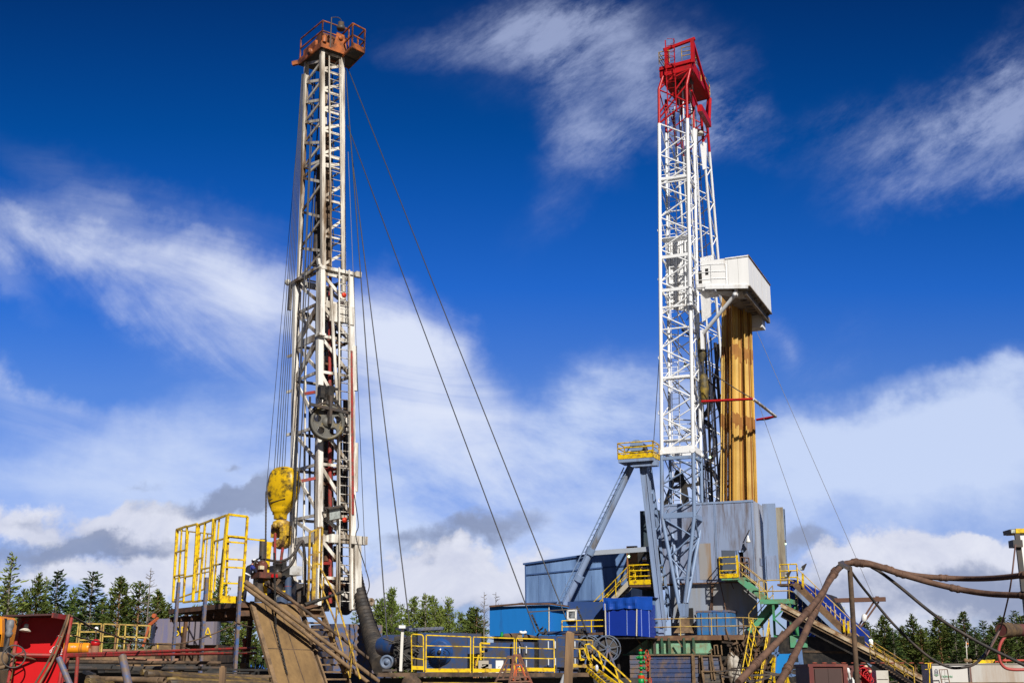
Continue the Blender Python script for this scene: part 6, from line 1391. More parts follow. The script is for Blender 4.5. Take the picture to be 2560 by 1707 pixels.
m.prism(q, (0,0,.03)); m.build('roof', M('dark_red_roof', (.05,.012,.012), .6, dirt=(.09,.03,.02), amt=.3), rp_)
m = MB(); m.bar(q[1], q[2], .03, .09); m.build('roof_edge', mREDo, rp_)
m = MB(); m.tube(pY(215, 965, -.06), pY(1230, 985, -.06), .035, 8); m.build('cross_pipe', mREDo, rp_)
m = MB(); m.ring(pY(1200, 900, .04), (0,-1,0), .185, .022, 14, 5, R(30), R(150))
X_, Y_, Z_ = basis(Vector((0,-1,0)))
m2 = MB(); c = pY(1195, 880, .042); pts = [c + rx*(.1*math.cos(t)) + rz*(.085*math.sin(t)) for t in [R(25) + R(130)*i/12 for i in range(13)]]
for a, b in zip(pts, pts[1:]): m2.bar(a, b, .008, .024, up=(0,1,0))
for p in (pts[0], pts[-1]): m2.bar(p + rz*.005, p - rz*.03, .025, .008)
m2.build('handset_mark', mTEXTw, rp_)
letters('0', .085, pY(1035, 930, .04), (1,0,0), (0,0,1), mTEXTw, 'digit', rp_); letters('3', .085, pY(1262, 922, .04), (1,0,0), (0,0,1), mTEXTw, 'digit', rp_)
m = MB()
for x0, y0, x1, y1 in ((1180, 602, 1205, 575), (1205, 575, 1235, 572), (1240, 600, 1275, 575), (1265, 602, 1300, 572), (1225, 972, 1305, 960), (1230, 958, 1300, 948), (1200, 1000, 1230, 996), (650, 962, 735, 960), (1010, 972, 1080, 966), (1295, 830, 1312, 815)):
    m.bar(pY(x0, y0, .042), pY(x1, y1, .042), .006, .012, up=(0,1,0))
m.build('worn_lettering', mTEXTw, rp_)
m = MB(); c = pY(550, 900, -.02); m.box(pY(535, 950, -.02), pY(600, 925, .03)); m.box(pY(460, 900, -.02), pY(490, 820, .03)); m.build('clip', mDRK, rp_)
hw = thing('hand_wheel', 'thin dark hand wheel standing out in front of the red fire panel', 'hand wheel', PF)
c = pY(290, 1005, -.42); m = MB(); m.ring(c, (.18,-1,.1), .2, .014, 28, 7)
for a in (.5, 2.6, 4.7): m.tube(c, c + Vector((.2*math.cos(a), .03, .2*math.sin(a))), .012, 6)
m.build('rim', mDRK, hw); m = MB(); m.tube(c + Vector((-.12,.0,.05)), c + Vector((.35,.45,-.05)), .02, 8); m.build('spindle', mRUST, hw)
el_ = thing('enamel_lamp', 'white enamel bell lamp hanging at the top left of the red fire panel', 'lamp', PF)
c = pY(545, 400, -.28); m = MB(); m.lathe(c, (-.12,-.12,-1), [(.01,-.07),(.035,-.06),(.04,-.01),(.03,.0),(.06,.022),(.1,.055),(.108,.07),(.09,.07),(.05,.03)], 18, False); m.build('shade', M('enamel_white', (.70,.66,.56), .35, dirt=(.3,.25,.18), amt=.3, scale=6), el_)
m = MB(); m.path(spline([c + rz*.1, c + Vector((.03,.0,.15)), c + Vector((.03,.05,.2)), c + Vector((-.05,.1,.12)), c + Vector((-.16,.05,.04)), c + Vector((-.22,.1,.14))], 6), .008, 5); m.build('cord', mDRK, el_)
def hosething(pts, r, label, mt=mHOSE, name='hose', n=8, cat='hose', grp=None, fr=WORLD):
    sp_ = spline(pts, n); mm = MB().path(sp_, r, 9)
    if r > .04:
        for i in range(5, len(sp_) - 2, 19):
            d = (sp_[i+1] - sp_[i]).normalized(); mm.tube(sp_[i], sp_[i] + d*.16, r*1.16, 10); mm.tube(sp_[i] + d*.02, sp_[i] + d*.05, r*1.3, 10); mm.tube(sp_[i] + d*.11, sp_[i] + d*.14, r*1.3, 10)
    return solo(mm, name, mt, label, cat, fr, grp)
hosething([pY(1500, 230, .1), pY(1425, 135, -.05), pY(1380, 260, -.2), pY(1200, 720, -.24), pY(1000, 1130, -.26), pY(740, 1570, -.28), pY(640, 1760, -.3)], .02, 'darker one of the two hoses draped over the right post of the red fire panel', mMUDb, fr=PF)
hosething([pY(1520, 250, .12), pY(1450, 140, -.08), pY(1400, 330, -.2), pY(1220, 820, -.22), pY(1060, 1180, -.24), pY(830, 1580, -.28), pY(740, 1780, -.3)], .02, 'lighter brown hose of two draped over the red fire panel', M('tan_hose', (.24,.14,.07), .8, dirt=(.12,.07,.04), amt=.4, scale=5), fr=PF)
hosething([pY(330, 1060, -.1), pY(250, 1400, -.12), pY(190, 1600, -.15)], .013, 'thin olive hose hanging along the left post of the red fire panel', M('olive_hose', (.10,.09,.02), .7), fr=PF)
A = lambda f, x, y, Y: at(*f(x, y), Y)
hosething([PF.W(pY(1500, 160, 0)), A(b1, 1700, 270, 26), A(b1, 2000, 440, 30), A(b2, 60, 390, 35), A(b2, 300, 470, 38), A(b2, 700, 522, 42), A(b2, 1040, 522, 44), A(b2, 1400, 430, 45), A(b2, 1700, 310, 46), A(b2, 1900, 212, 46.6)], .022, 'long sagging cable from the fire panel to the right blue post of the work floor', mMUDb, 'cable', 8, 'cable')
hosething([A(b2, 1900, 212, 46.6), A(b2, 2060, 265, 47), A(b2, 2200, 285, 48.5)], .02, 'short cable from the right blue post to the slide plate beam', mMUDb, 'cable', 6, 'cable')
hosething([A(b1, 1500, 560, 27), A(b1, 1900, 665, 32), A(b2, 0, 505, 38), A(b2, 500, 520, 42), A(b2, 960, 530, 45), A(b2, 1250, 610, 45.5), A(b2, 1560, 660, 46), A(b2, 2100, 640, 48)], .015, 'lower thin cable running behind the fire panel along the red pipes', mMUDb, 'cable', 8, 'cable')
# things at the left edge
oe = thing('orange_engine_cover', 'bright orange engine cover cut by the left edge of the photo', 'engine cover', WORLD)
m = MB(); a = A(b1, -300, 165, 27); b = A(b1, 42, 900, 27); m.prism([A(b1, *p, 27) for p in ((-300, 150), (0, 165), (45, 240), (45, 520), (10, 800), (-300, 820))], (0,.8,0)); m.build('cover', mORGb, oe)
m = MB(); m.bar(A(b1, 70, 215, 27.2), A(b1, 70, 860, 27.2), .12); m.box(A(b1, -100, 1250, 27), A(b1, 260, 560, 27.6)); m.build('dark_frame', mBLK, oe)
gs = thing('grey_cover', 'grey ribbed muffler hanging beside the orange engine cover', 'muffler', WORLD)
m = MB(); c = A(b1, 205, 400, 26); m.lathe(A(b1, 225, 235, 26), A(b1, 185, 550, 26) - A(b1, 225, 235, 26), [(.04,0),(.075,.02),(.08,.13),(.055,.22),(.078,.27),(.05,.35),(.02,.36)], 12); m.build('shell', M('dull_grey_paint', (.20,.205,.22), .5, dirt=(.1,.09,.08), amt=.3, scale=5), gs)
m = MB(); m.path(spline([A(b1, 180, 550, 26), A(b1, 170, 700, 26), A(b1, 120, 860, 26), A(b1, 100, 1000, 26)], 6), .05, 8, rf=lambda t: .018 + .05*t); m.build('tail', mDRK, gs)
bx = thing('muddy_box', 'mud covered steel boxes at the left edge below the orange cover', 'box', WORLD)
m = MB(); m.box(A(b1, -60, 1700, 25), A(b1, 165, 1290, 25.4)); m.build('lower_box', mMUD, bx); m = MB(); m.lathe(A(b1, 20, 1070, 26), (.3,-1,0), [(.12,0),(.15,.04),(.15,.15),(.08,.18)], 18); m.build('drum', mMUD, bx); m = MB(); m.tube(A(b1, -50, 1250, 24.6), A(b1, 210, 1210, 24.6), .04); m.build('rod', mMUD, bx)
# red twin pipes with posts
for p0, p1, lab, nm in ((b1(1380, 975), b2(2170, 580), 'upper red pipe running level past the blue posts', 1), (b1(1380, 1000), b2(2170, 655), 'lower red pipe running level past the blue posts', 0)):
    a = at(*p0, 36); b = at(*p1, 49.5); MBt = MB(); MBt.tube(a, b, .05, 10); solo(MBt, 'red_pipe', mREDo, lab, 'pipe', WORLD)
for f, x, y0, y1, lab in ((b1, 1610, 1010, 1480, 'red pipe post left of centre under the red twin pipes'), (b1, 1400, 1010, 1300, 'short red pipe post behind the right post of the fire panel')):
    m = MB(); a = A(f, x + 20, y0, 36.5); b = A(f, x - 15, y1, 36.5); m.tube(a, b + (b - a)*.8, .055, 8); solo(m, 'pipe_post', mREDo, lab, 'post')
for f, x0, y0, x1, y1, Y, lab in ((b1, 1235, 1045, 1460, 1580, 22, 'chipped blue pipe post leaning right in front of the fire panel'), (b2, 208, 690, 300, 1120, 25, 'chipped blue pipe post standing right of the fire panel')):
    m = MB(); a = A(f, x0, y0, Y); b = A(f, x1, y1, Y); m.tube(b + (b - a)*1.2, a, .053 if f is b1 else .08, 12); m.tube(a, a + (a - b).normalized()*.02, .05, 12); solo(m, 'pipe_post', mBLUp, lab, 'post')
# pipe racks: rods lying level in the foreground
mRODy = M('yellow_brown_rod', (.20,.13,.035), .55, dirt=(.07,.05,.03), amt=.5, scale=3)
mROD = M('brown_rod', (.13,.085,.045), .6, dirt=(.05,.038,.028), amt=.5, scale=3)
rods = [((490, 935), (2352, 1060), 30, 33, mRODy), ((560, 960), (2352, 1085), 29, 32, mROD), ((700, 990), (2352, 1030), 32, 34, mROD), ((600, 945), (2352, 1010), 33, 35, mROD), ((-300, 1075), (620, 1100), 26, 29, mRODy), ((-300, 1030), (700, 1035), 28, 30, mROD), ((-300, 1105), (700, 1115), 25.5, 28.5, mRODy), ((900, 1095), (2400, 1110), 28, 30, mROD), ((850, 1040), (2352, 1100), 29.5, 31, mRODy), ((1200, 1000), (2400, 1004), 34, 35, mROD)]
labs = ['yellow brown drill rod lying topmost at the left end of the foreground rack', 'drill rod lying in the foreground rack']
for k, (p, q, Ya, Yb, mt) in enumerate(rods):
    a = A(b2, *p, Ya); b = A(b2, *q, Yb); m = MB(); d = (b - a).normalized(); m.tube(a, b, .055, 10); m.lathe(a + d*.3, -d, [(.055,-.05),(.075,0),(.075,.3),(.05,.3),(.045,.1),(0,.1)], 12)
    solo(m, 'drill_rod', mt, labs[0] if k == 0 else 'muddy drill rod lying level in the pipe rack along the bottom of the photo', 'drill rod', WORLD, 'drill rods in the foreground rack' if k else None)
for x, lab in ((755, 'open tubing end left of its twin in the foreground rack'), (835, 'open tubing end right of its twin in the foreground rack')):
    a = A(b2, x, 1062, 26); m = MB(); d = Vector((-1.0, .5, .02)).normalized(); m.lathe(a, d, [(.0,.06),(.05,.06),(.055,0),(.068,.0),(.075,.03),(.075,.25),(.06,.3),(.06,1.4)], 16); solo(m, 'tubing', mMUD, lab, 'pipe')
m = MB()
for k in range(5): x = 300 + 420*k; a = A(b2, x, 1085, 31); m.bar((a.x, 26, a.z - .22), (a.x, 36, a.z - .22), .2, .2); m.bar((a.x, 31, 0), (a.x, 31, a.z - .3), .2)
solo(m, 'pipe_rack', mRUST, 'low rusty rack beams carrying the foreground drill rods', 'rack')
# far tank farm behind the left rail
mt_ = thing('mud_tank', 'big muddy blue tank with yellow letters behind the work floor posts', 'tank', WORLD)
YT = 60
def tpt(x, y, Y=YT): return at(*b2(x, y), Y)
def loft_h(m, prof, ytop, ybot):                      # upright shell through points (x px, depth)
    vs = []
    for x, Y in prof: a = at(*b2(x, ybot), Y); b = at(*b2(x, ytop), Y); b.z = tpt(1000, ytop).z; a.z = tpt(1000, ybot).z; vs += [a, Vector((a.x, a.y, b.z))]
    m.add(vs, [(2*i, 2*i+2, 2*i+3, 2*i+1) for i in range(len(prof)-1)])
m = MB(); loft_h(m, [(618, 63), (625, 61.2), (645, 60.3), (680, 60), (1000, 60), (1350, 60), (1540, 60), (1590, 60.2), (1620, 60.8), (1640, 62), (1642, 64)], 165, 535)
zt_ = tpt(1000, 165).z; a = tpt(660, 165); b = tpt(1600, 165); m.prism([(a.x, 60.1, zt_), (b.x, 60.1, zt_), (b.x, 63.5, zt_), (a.x, 63.5, zt_)], (0,0,.05)); m.build('shell', mPURP, mt_)
m = MB(); a = tpt(640, 720); b = tpt(1600, 530); m.box((a.x, 60.3, 0), (b.x, 64, b.z)); m.build('base', mMUDb, mt_)
m = MB(); a = tpt(680, 640, 59.5); b = tpt(1050, 505, 59.5); m.box((a.x, 59.6, a.z), (b.x, 60.2, b.z)); m.lathe(tpt(690, 590, 59.4), (0,-1,0), [(.12,0),(.12,.15)], 14); m.build('front_ledge', mMUD, mt_)
m = MB(); m.bar(tpt(730, 640, 59.3), tpt(735, 510, 59.3), .06); m.build('ledge_post', mYELd, mt_)
letters('БР', .6, tpt(935, 405, 59.95), (1,0,0), (0,0,1), mTEXTy, 'lettering', mt_); letters('А', .62, tpt(1395, 425, 59.95), (1,0,0), (0,0,1), mTEXTy, 'lettering', mt_)
m = MB(); m.bar(tpt(515, 560, 59), tpt(610, 250, 59), .1); m.bar(tpt(600, 250, 59), tpt(735, 140, 59.5), .1); m.lathe(tpt(690, 110, 59.5), (0,-1,0), [(.1,0),(.1,.2)], 12); m.build('crane_arm', M('faded_orange_paint', (.45,.10,.03), .5, dirt=(.2,.1,.05), amt=.3), mt_)
m = MB()
for k in range(16):
    p = tpt(random.uniform(590, 680), random.uniform(160, 240), 59.4); m.bar(p, p + Vector((random.uniform(-.2,.2), 0, random.uniform(-.25,.25))), .05)
m.build('gearbox', mDRK, mt_)
tk = thing('settling_tank', 'long mud caked settling tank under the yellow guard rail at left', 'tank', WORLD)
m = MB(); a = tpt(-420, 790, 57); b = tpt(700, 600, 57); m.box((a.x, 57, a.z), (b.x, 61, b.z)); m.box((a.x - .5, 56.4, a.z - .3), (b.x + 2, 61, a.z)); m.build('tank_wall', mMUD, tk)
m = MB(); m.box((a.x - 1, 57.5, 0), (b.x + 6, 61, a.z - .3)); m.build('underframe', mBLK, tk)
m = MB()
for p, q in (((-400, 625), (130, 620)), ((270, 740), (560, 770)), ((560, 770), (1060, 760))): m.tube(tpt(*p, 56.3), tpt(*q, 56.3), .08, 8)
m.tube(tpt(300, 620, 56), tpt(300, 550, 56), .06, 10); m.lathe(tpt(300, 545, 56), (0,0,1), [(.1,0),(.1,.05)], 10); m.build('pipework', M('salmon_mud_pipe', (.34,.15,.09), .7, dirt=(.22,.13,.08), amt=.5), tk)
gr_ = thing('tank_guard_rail', 'thin yellow guard rail along the muddy settling tank in front of the trees', 'guard rail', WORLD)
def rp(m, pts, r=.027): 
    for p, q in zip(pts, pts[1:]): m.bar(p, q, r*2)
for pts, mids in (((( -110, 1450), (1650, 305)), ()),):
    pass
m = MB()
F1 = [A(b1, x, y, 55) for x, y in ((1580, 940), (1650, 310), (1450, 308))]; rp(m, F1); rp(m, [A(b1, 1450, 570, 55), A(b1, 1620, 572, 55)])
F2 = [A(b1, x, y, 55) for x, y in ((1630, 940), (1690, 320), (2135, 325), (2080, 935))]; rp(m, F2); 
for y, xa, xb in ((490, 1675, 2115), (660, 1665, 2100), (830, 1650, 2090)): rp(m, [A(b1, xa, y, 55), A(b1, xb, y, 55)])
rp(m, [A(b1, 2125, 935, 55), A(b1, 2180, 325, 55), A(b2, 170, 238, 55), A(b2, 130, 600, 55)]); rp(m, [A(b1, 2160, 585, 55), A(b2, 155, 410, 55)])
rp(m, [A(b2, 170, 235, 55), A(b2, 625, 255, 55), A(b2, 605, 430, 55), A(b2, 150, 412, 55)])
for xa, xb in ((262, 235), (432, 405)): rp(m, [A(b2, xa, 240, 55), A(b2, xb, 610, 55)])
m.build('rail', mYELr, gr_)
ot = thing('orange_tank', 'bright orange lying pressure tank with white lettering left of the red valve', 'tank', WORLD)
m = MB(); a = A(b1, 1390, 835, 50); b = A(b1, 1850, 835, 50); r_ = (A(b1, 1600, 710, 50) - A(b1, 1600, 940, 50)).length/2; m.tube(a - rx*.8, b, r_, 28); m.tube(b, b + rx*.06, r_, 28, r_*.9); m.build('shell', mORGb, ot)
m = MB(); [m.lathe(a.lerp(b, t), (1,0,0), [(r_*1.015, 0), (r_*1.015, .05)], 28) for t in (.63, .72)]; m.build('strap', M('orange_strap', (.35,.13,.02), .5), ot)
letters('МПН', .09, A(b1, 1520, 822, 50) - ry*(r_ + .01), (1,0,0), (0,0,1), mTEXTw, 'lettering', ot)
rvv = thing('round_valve', 'round glossy red pulsation valve beside the orange tank', 'valve', WORLD)
m = MB(); c = A(b1, 2005, 730, 50); m.ball(c, .19, 18, (1,1,.85)); m.build('body', mRED, rvv); m = MB(); m.tube(c - rz*.5, c - rz*.1, .17, 12); m.box(c + Vector((-.3,-.1,-.6)), c + Vector((-.05,.2,-.2))); m.build('base', M('salmon_mud_pipe', (.34,.15,.09), .7), rvv)
pl_ = thing('pole_lamp', 'white round lamp on a thin pole above the red valve', 'lamp', WORLD)
m = MB(); c = A(b1, 2020, 435, 52); m.ball(c, .09, 12, (1,1,1.15)); m.build('globe', mPLASTIC, pl_); m = MB(); m.tube(c - rz*.9, c - rz*.08, .02); m.build('pole', mRUST, pl_)
# dark pipes and mud below
for y0, y1, Y, r_, mt, lab in ((1250, 880, 44, .07, mDRK, 'long dark pipe lying under the red twin pipes'), (1120, 800, 46, .06, mMUDb, 'upper brown pipe lying under the settling tank')):
    a = A(b1, 1400, y0, Y - 4); b = A(b2, 1650, y1, Y); m = MB(); m.tube(a, b, r_, 10); solo(m, 'long_pipe', mt, lab, 'pipe')
m = MB(); vs = []; rnd = random.Random(5)
for j in range(10):
    for i in range(24):
        u = i/23; v = j/9; a = A(b1, 1500, 1450, 38); b = A(b2, 600, 960, 38); x = a.x + (b.x - a.x)*u; y = 36 + 5*v
        h = 1.9*math.sin(u*PI)**.7*math.sin(v*PI)**.7*(.75 + .35*mnoise.noise(Vector((u*5, v*4, 1)))) + .1*mnoise.noise(Vector((u*22, v*18, 2))); vs.append((x, y, max(h, -.05)))
m.add(vs, [(j*24+i, j*24+i+1, (j+1)*24+i+1, (j+1)*24+i) for j in range(9) for i in range(23)], True)
solo(m, 'soil_heap', M('sandy_soil', (.42,.26,.14), .95, dirt=(.24,.15,.08), amt=.5, scale=3, bump=.6), 'low heap of sandy soil behind the foreground pipe rack', 'soil heap')
m = MB()
for k in range(40):
    p = A(b2, rnd.uniform(-700, 1500), rnd.uniform(800, 960), rnd.uniform(40, 54)); m.bar(p, p + Vector((rnd.uniform(-2.5,2.5), rnd.uniform(-1,1), rnd.uniform(-.12,.12))), rnd.uniform(.04,.12))
tag(solo(m, 'scrap_pile', mBLK, 'tangle of muddy beams and scrap between the pipe rack and the tanks', 'scrap'), kind='stuff')
m = MB(); a = A(b2, 1690, 865, 27); b = A(b2, 1680, 1110, 27); m.bar(b + (b-a)*.6, a, .12, .13, up=(0,1,0)); m.bar(a - rz*.01 , a + rz*.03, .08, .07); solo(m, 'wooden_post', mWOOD, 'short muddy wooden post at the bottom of the photo below the work floor', 'post')
rs = thing('red_standpipe', 'rusty red capped standpipe under the right end of the work floor', 'standpipe', WORLD)
m = MB(); c0_ = A(b2, 1995, 740, 52); c1__ = A(b2, 2010, 480, 52); m.tube(c0_, c1__, .07, 12); m.lathe(c1__, (0,0,1), [(.1,-.05),(.12,0),(.12,.07),(.08,.1)], 12); m.lathe(c0_ + rz*.2, (0,0,1), [(.11,0),(.11,.05)], 12); m.build('pipe', mREDo, rs)
m = MB(); m.box(A(b2, 1935, 945, 50), A(b2, 2075, 800, 50.6)); m.tube(A(b2, 1970, 860, 51), A(b2, 1995, 730, 51.5), .09); m.tube(A(b2, 2060, 900, 50), A(b2, 2150, 900, 50), .1, 12); m.build('valve_block', mMUD, rs)
fb = thing('site_office', 'far blue and white site office with a brown roof and a blue sign', 'building', WORLD)
YF = 150; m = MB(); a = A(b2, 1590, 1000, YF); b = A(b2, 2420, 780, YF); m.box((a.x, YF, 0), (b.x + 4, YF + 8, b.z)); m.build('wall', M('office_blue', (.02,.11,.45), .5), fb)
m = MB(); zz = A(b2, 1700, 815, YF).z; m.box((a.x, YF - .1, zz), (b.x + 4, YF - .01, b.z)); a2 = A(b2, 1840, 900, YF); m.box((a.x + 3, YF - .12, A(b2, 1700, 870, YF).z), (a2.x, YF - .01, zz)); m.build('white_band', M('office_white', (.62,.65,.70), .5), fb)
m = MB(); m.prism([Vector((a.x - 1, YF - .5, b.z)), Vector((b.x + 5, YF - .5, b.z)), Vector((b.x + 5, YF + 4, A(b2, 1700, 725, YF + 4).z)), Vector((a.x - 1, YF + 4, A(b2, 1700, 725, YF + 4).z))], (0,.2,.12)); m.build('roof', M('brown_roof', (.13,.075,.06), .8), fb)
s4 = [A(b2, *p, YF - .2) for p in ((1720, 868), (1832, 872), (1832, 812), (1720, 808))]; m = MB(); m.prism(s4, (0,.08,0)); sg_ = m.build('sign', M('sign_blue', (.01,.07,.40), .5), fb)
m = MB(); [m.bar(p, q, .1, .08) for p, q in zip(s4, s4[1:] + s4[:1])]; m.build('sign_frame', mPLASTIC, sg_); letters('Транс', .42, s4[0] + Vector((.25,-.1,.2)), (1,0,0), (0,0,1), mPLASTIC, 'lettering', sg_)
for x, w_ in ((1480, 'leftmost'), (1600, 'middle'), (1790, 'rightmost')): m = MB(); m.lathe(A(b2, x, 985, 140), (0,0,1), [(.45,-.9),(.45,.35),(.3,.5)], 14); solo(m, 'pale_tank', M('pale_tank_paint', (.55,.53,.48), .6), w_ + ' of three small pale tanks in front of the far site office', 'tank')

# ================================================================ MIDDLE: blue equipment skid
YM = 44
def K(x, y, Y=YM): return at(*k3(x, y), Y)
sk_ = thing('equipment_skid', 'long brown plank floored skid carrying the blue machines', 'skid', WORLD)
m = MB(); a = K(-60, 1350, YM - 1.2); b = K(2070, 1335, YM - 1.2); m.box((a.x, YM - 1.2, a.z - .08), (b.x, YM + 3.5, a.z + .05)); m.build('floor', mMUDb, sk_)
zk = a.z + .05
m = MB(); m.box((a.x, YM - .5, 0), (b.x + 1.5, YM - .3, a.z - .12)); m.box((a.x, YM - .6, a.z - .7), (b.x, YM - .5, a.z - .5)); m.build('underframe', mBLK, sk_)
m = MB(); c = K(270, 1450, YM - 1); m.lathe(c, (0,-1,0), [(.12,-.25),(.32,-.2),(.34,0),(.32,.2),(.15,.25)], 24); m.build('wheel', mMUDb, sk_)
tnk = thing('blue_tank', 'dark blue tank with a big round domed cover behind the yellow rail', 'tank', WORLD)
m = MB(); a = K(315, 1325); b = K(815, 940); m.box((a.x, YM + .4, zk), (b.x, YM + 2.4, b.z)); a = K(815, 1150, YM + .6); b = K(950, 950, YM + .6); m.box((a.x, YM + .7, a.z), (b.x, YM + 2.4, b.z)); m.build('body', mBLUd, tnk)
m = MB(); c = K(550, 1130, YM + .4); r_ = (K(660, 1130, YM) - K(440, 1130, YM)).length/2
m.lathe(c, (0,-1,0), [(r_*1.16,0),(r_*1.16,.06),(r_,.08),(r_*.92,.22),(r_*.75,.36),(r_*.45,.47),(r_*.15,.52),(0,.53)], 32); m.build('dome_cover', M('glossy_machine_blue', (.022,.075,.24), .18, dirt=(.03,.04,.07), amt=.25), tnk)
m = MB(); m.lathe(c + Vector((0,-.45,-.02)), (0,-1,0), [(.07,0),(.07,.1),(.03,.12)], 12); m.bar(c + Vector((-.42,-.46,.09)), c + Vector((.42,-.46,.1)), .02); m.bar(c + Vector((0,-.5,-.1)), c + Vector((0,-.3,-.5)), .02); m.build('latch', mBLK, tnk)
m = MB()
for k in range(3): m.bar(c + Vector((-.24,-.50,.02 - .06*k)), c + Vector((-.14,-.52,.02 - .06*k)), .014); m.bar(c + Vector((.14,-.52,.02 - .06*k)), c + Vector((.24,-.50,.02 - .06*k)), .014)
m.build('vent_slots', mBLK, tnk)
m = MB()
for k in range(8): x = 270 + 42*k; p = K(x, 915 - k*2, YM + 1.5); m.hexa([p + Vector(v) for v in ((-.09,-.3,-.06),(.07,-.3,-.06),(.07,.3,-.06),(-.09,.3,-.06),(-.07,-.25,.06),(.09,-.25,.04),(.09,.3,.04),(-.07,.3,.06))])
for k in range(9): p = K(120 + k*28, 905 + (k % 3)*12, YM + 1.2); m.bar(p, p + Vector((.2,.3,random.uniform(-.08,.1))), .07)
m.build('top_hatches', M('black_blue_hatch', (.03,.045,.09), .5, dirt=(.05,.04,.04), amt=.4), tnk)
eng = thing('blue_pump_drum', 'dark blue drum shaped pump left of the blue tank', 'pump', WORLD)
m = MB(); c = K(150, 1110, YM + .6); r_ = (K(0, 1110, YM) - K(250, 1110, YM)).length/2*.88
m.lathe(K(100, 1100, YM + .9) + Vector((-.55,.6,.1)), (.85,-.5,0), [(r_*.8,0),(r_,.2),(r_,1.0),(r_*.85,1.05)], 28); m.build('drum', mBLUd, eng)
m = MB(); m.box(K(90, 1310, YM + .3), K(320, 980, YM + .3) + ry*1.2); rnd = random.Random(8)
for k in range(14): p = K(rnd.uniform(90, 330), rnd.uniform(960, 1280), YM + .1); m.path(spline([p, p + Vector((rnd.uniform(-.4,.4), 0, rnd.uniform(-.4,.1))), p + Vector((rnd.uniform(-.6,.6), 0, rnd.uniform(-.6,.1)))], 4), .03, 5)
m.build('dark_opening', mBLK, eng)
mo = thing('electric_motor', 'small grey blue electric motor with a round face at the foot of the air duct', 'motor', WORLD)
m = MB(); c = K(40, 1230, YM - .8); m.lathe(c + ry*.6, (-.15,-1,0), [(.2,0),(.21,.4),(.235,.41),(.235,.46),(.165,.46),(.165,.42),(.075,.42),(.07,.48),(.0,.48)], 26); m.build('casing', M('grey_blue_motor', (.13,.17,.25), .5, dirt=(.1,.08,.06), amt=.4), mo); m = MB(); m.bar(c + Vector((-.2,.3,-.27)), c + Vector((.5,.3,-.27)), .3, .07); m.tube(c + Vector((.18,.4,0)), c + Vector((.42,.5,0)), .14, 12); m.build('foot', mDRK, mo)
wp = thing('white_lamp_post', 'white post with a small box lamp on top in front of the pump drum', 'lamp post', WORLD)
m = MB(); m.bar(K(164, 1320, YM - 1), K(183, 905, YM - 1), .09); m.build('post', M('post_white', (.7,.68,.62), .5, dirt=(.3,.25,.18), amt=.3), wp); m = MB(); m.box(K(146, 900, YM - 1.2), K(214, 873, YM - 1.0)); m.build('lamp_head', mPLASTIC, wp)
cab2 = [((985, 1262), (1250, 1040), .5, 'plain dark blue cabinet left of the handled one behind the yellow rail', 0), ((1252, 1270), (1472, 1036), .3, 'dark blue cabinet with two pairs of handles behind the rusty trestles', 2), ((1515, 1320), (1902, 972), .2, 'largest dark blue cabinet behind the wooden post', 3)]
for p, q, d, lab, nh in cab2:
    t = thing('blue_cabinet', lab, 'cabinet', WORLD); a = K(*p, YM + d); b = K(*q, YM + d)
    m = MB(); m.box((a.x, YM + d, zk), (b.x, YM + d + 1.3, b.z)); m.build('body', mBLUd, t)
    if nh:
        nd = 2 if nh == 2 else 3
        for k in range(nd):
            x0 = a.x + (b.x - a.x)*(k + .04)/nd; x1 = a.x + (b.x - a.x)*(k + .96)/nd; m = MB(); m.box((x0, YM + d - .035, zk + .1), (x1, YM + d - .002, b.z - .06)); dr = m.build('door', mBLUd, t)
            m = MB(); xm = x1 - .1 if k % 2 == 0 else x0 + .1
            for z in (.3, .75): m.bar((xm, YM + d - .08, zk + (b.z - zk)*z - .12), (xm, YM + d - .08, zk + (b.z - zk)*z + .12), .04)
            m.build('handle', M('bright_handle', (.55,.58,.62), .35), dr)
yr = thing('skid_guard_rail', 'bright yellow guard rail panels with toe boards along the blue equipment skid', 'guard rail', WORLD)
YG = YM - 1.1
def panel(P, mids, mt, toe=True, name='rail_panel', w=.036):
    Q = [K(*p, YG) for p in P]; m = MB()
    for a, b in zip(Q, Q[1:]): m.bar(a, b, w)
    for (xa, ya_), (xb, yb3) in mids: m.bar(K(xa, ya_, YG), K(xb, yb3, YG), w*.8)
    m.build(name, mt, yr)
    if toe:
        m = MB(); a, b = Q[0].lerp(Q[1], .05), Q[-1].lerp(Q[-2], .05); m.bar(a + rz*.07 - ry*.01, b + rz*.07 - ry*.01, .02, .12); m.build('toe_board', mt, yr)
panel(((275, 1325), (268, 968), (285, 957), (370, 962), (386, 980), (390, 1328)), (((270, 1070), (388, 1078)), ((272, 1190), (388, 1205))), mYEL)
panel(((410, 1352), (415, 967), (850, 985), (848, 1352)), (((413, 1070), (850, 1080)), ((412, 1178), (849, 1188))), mYEL)
panel(((875, 1352), (877, 985), (1277, 998), (1274, 1352)), (((876, 1080), (1276, 1090)), ((876, 1185), (1275, 1192))), mYEL)
panel(((1295, 1340), (1297, 998), (1665, 1012), (1672, 1345)), (((1296, 1090), (1668, 1102)), ((1296, 1190), (1668, 1198))), mYEL)
panel(((1690, 1330), (1695, 990), (1905, 1000)), (((1692, 1078), (1905, 1085)), ((1692, 1180), (1905, 1190))), mDRK, False)
panel(((1850, 1300), (1855, 1008), (2045, 1018), (2040, 1305)), (((1855, 1098), (2045, 1105)), ((1855, 1190), (2045, 1197))), mYELd)
m = MB()
for p, q in (((945, 1045), (950, 1210)), ((945, 1045), (1040, 1050)), ((950, 1130), (985, 1130)), ((930, 1160), (905, 1265))): m.bar(K(*p, YM + .2), K(*q, YM + .2), .06)
m.build('rear_rail', mYEL, yr)
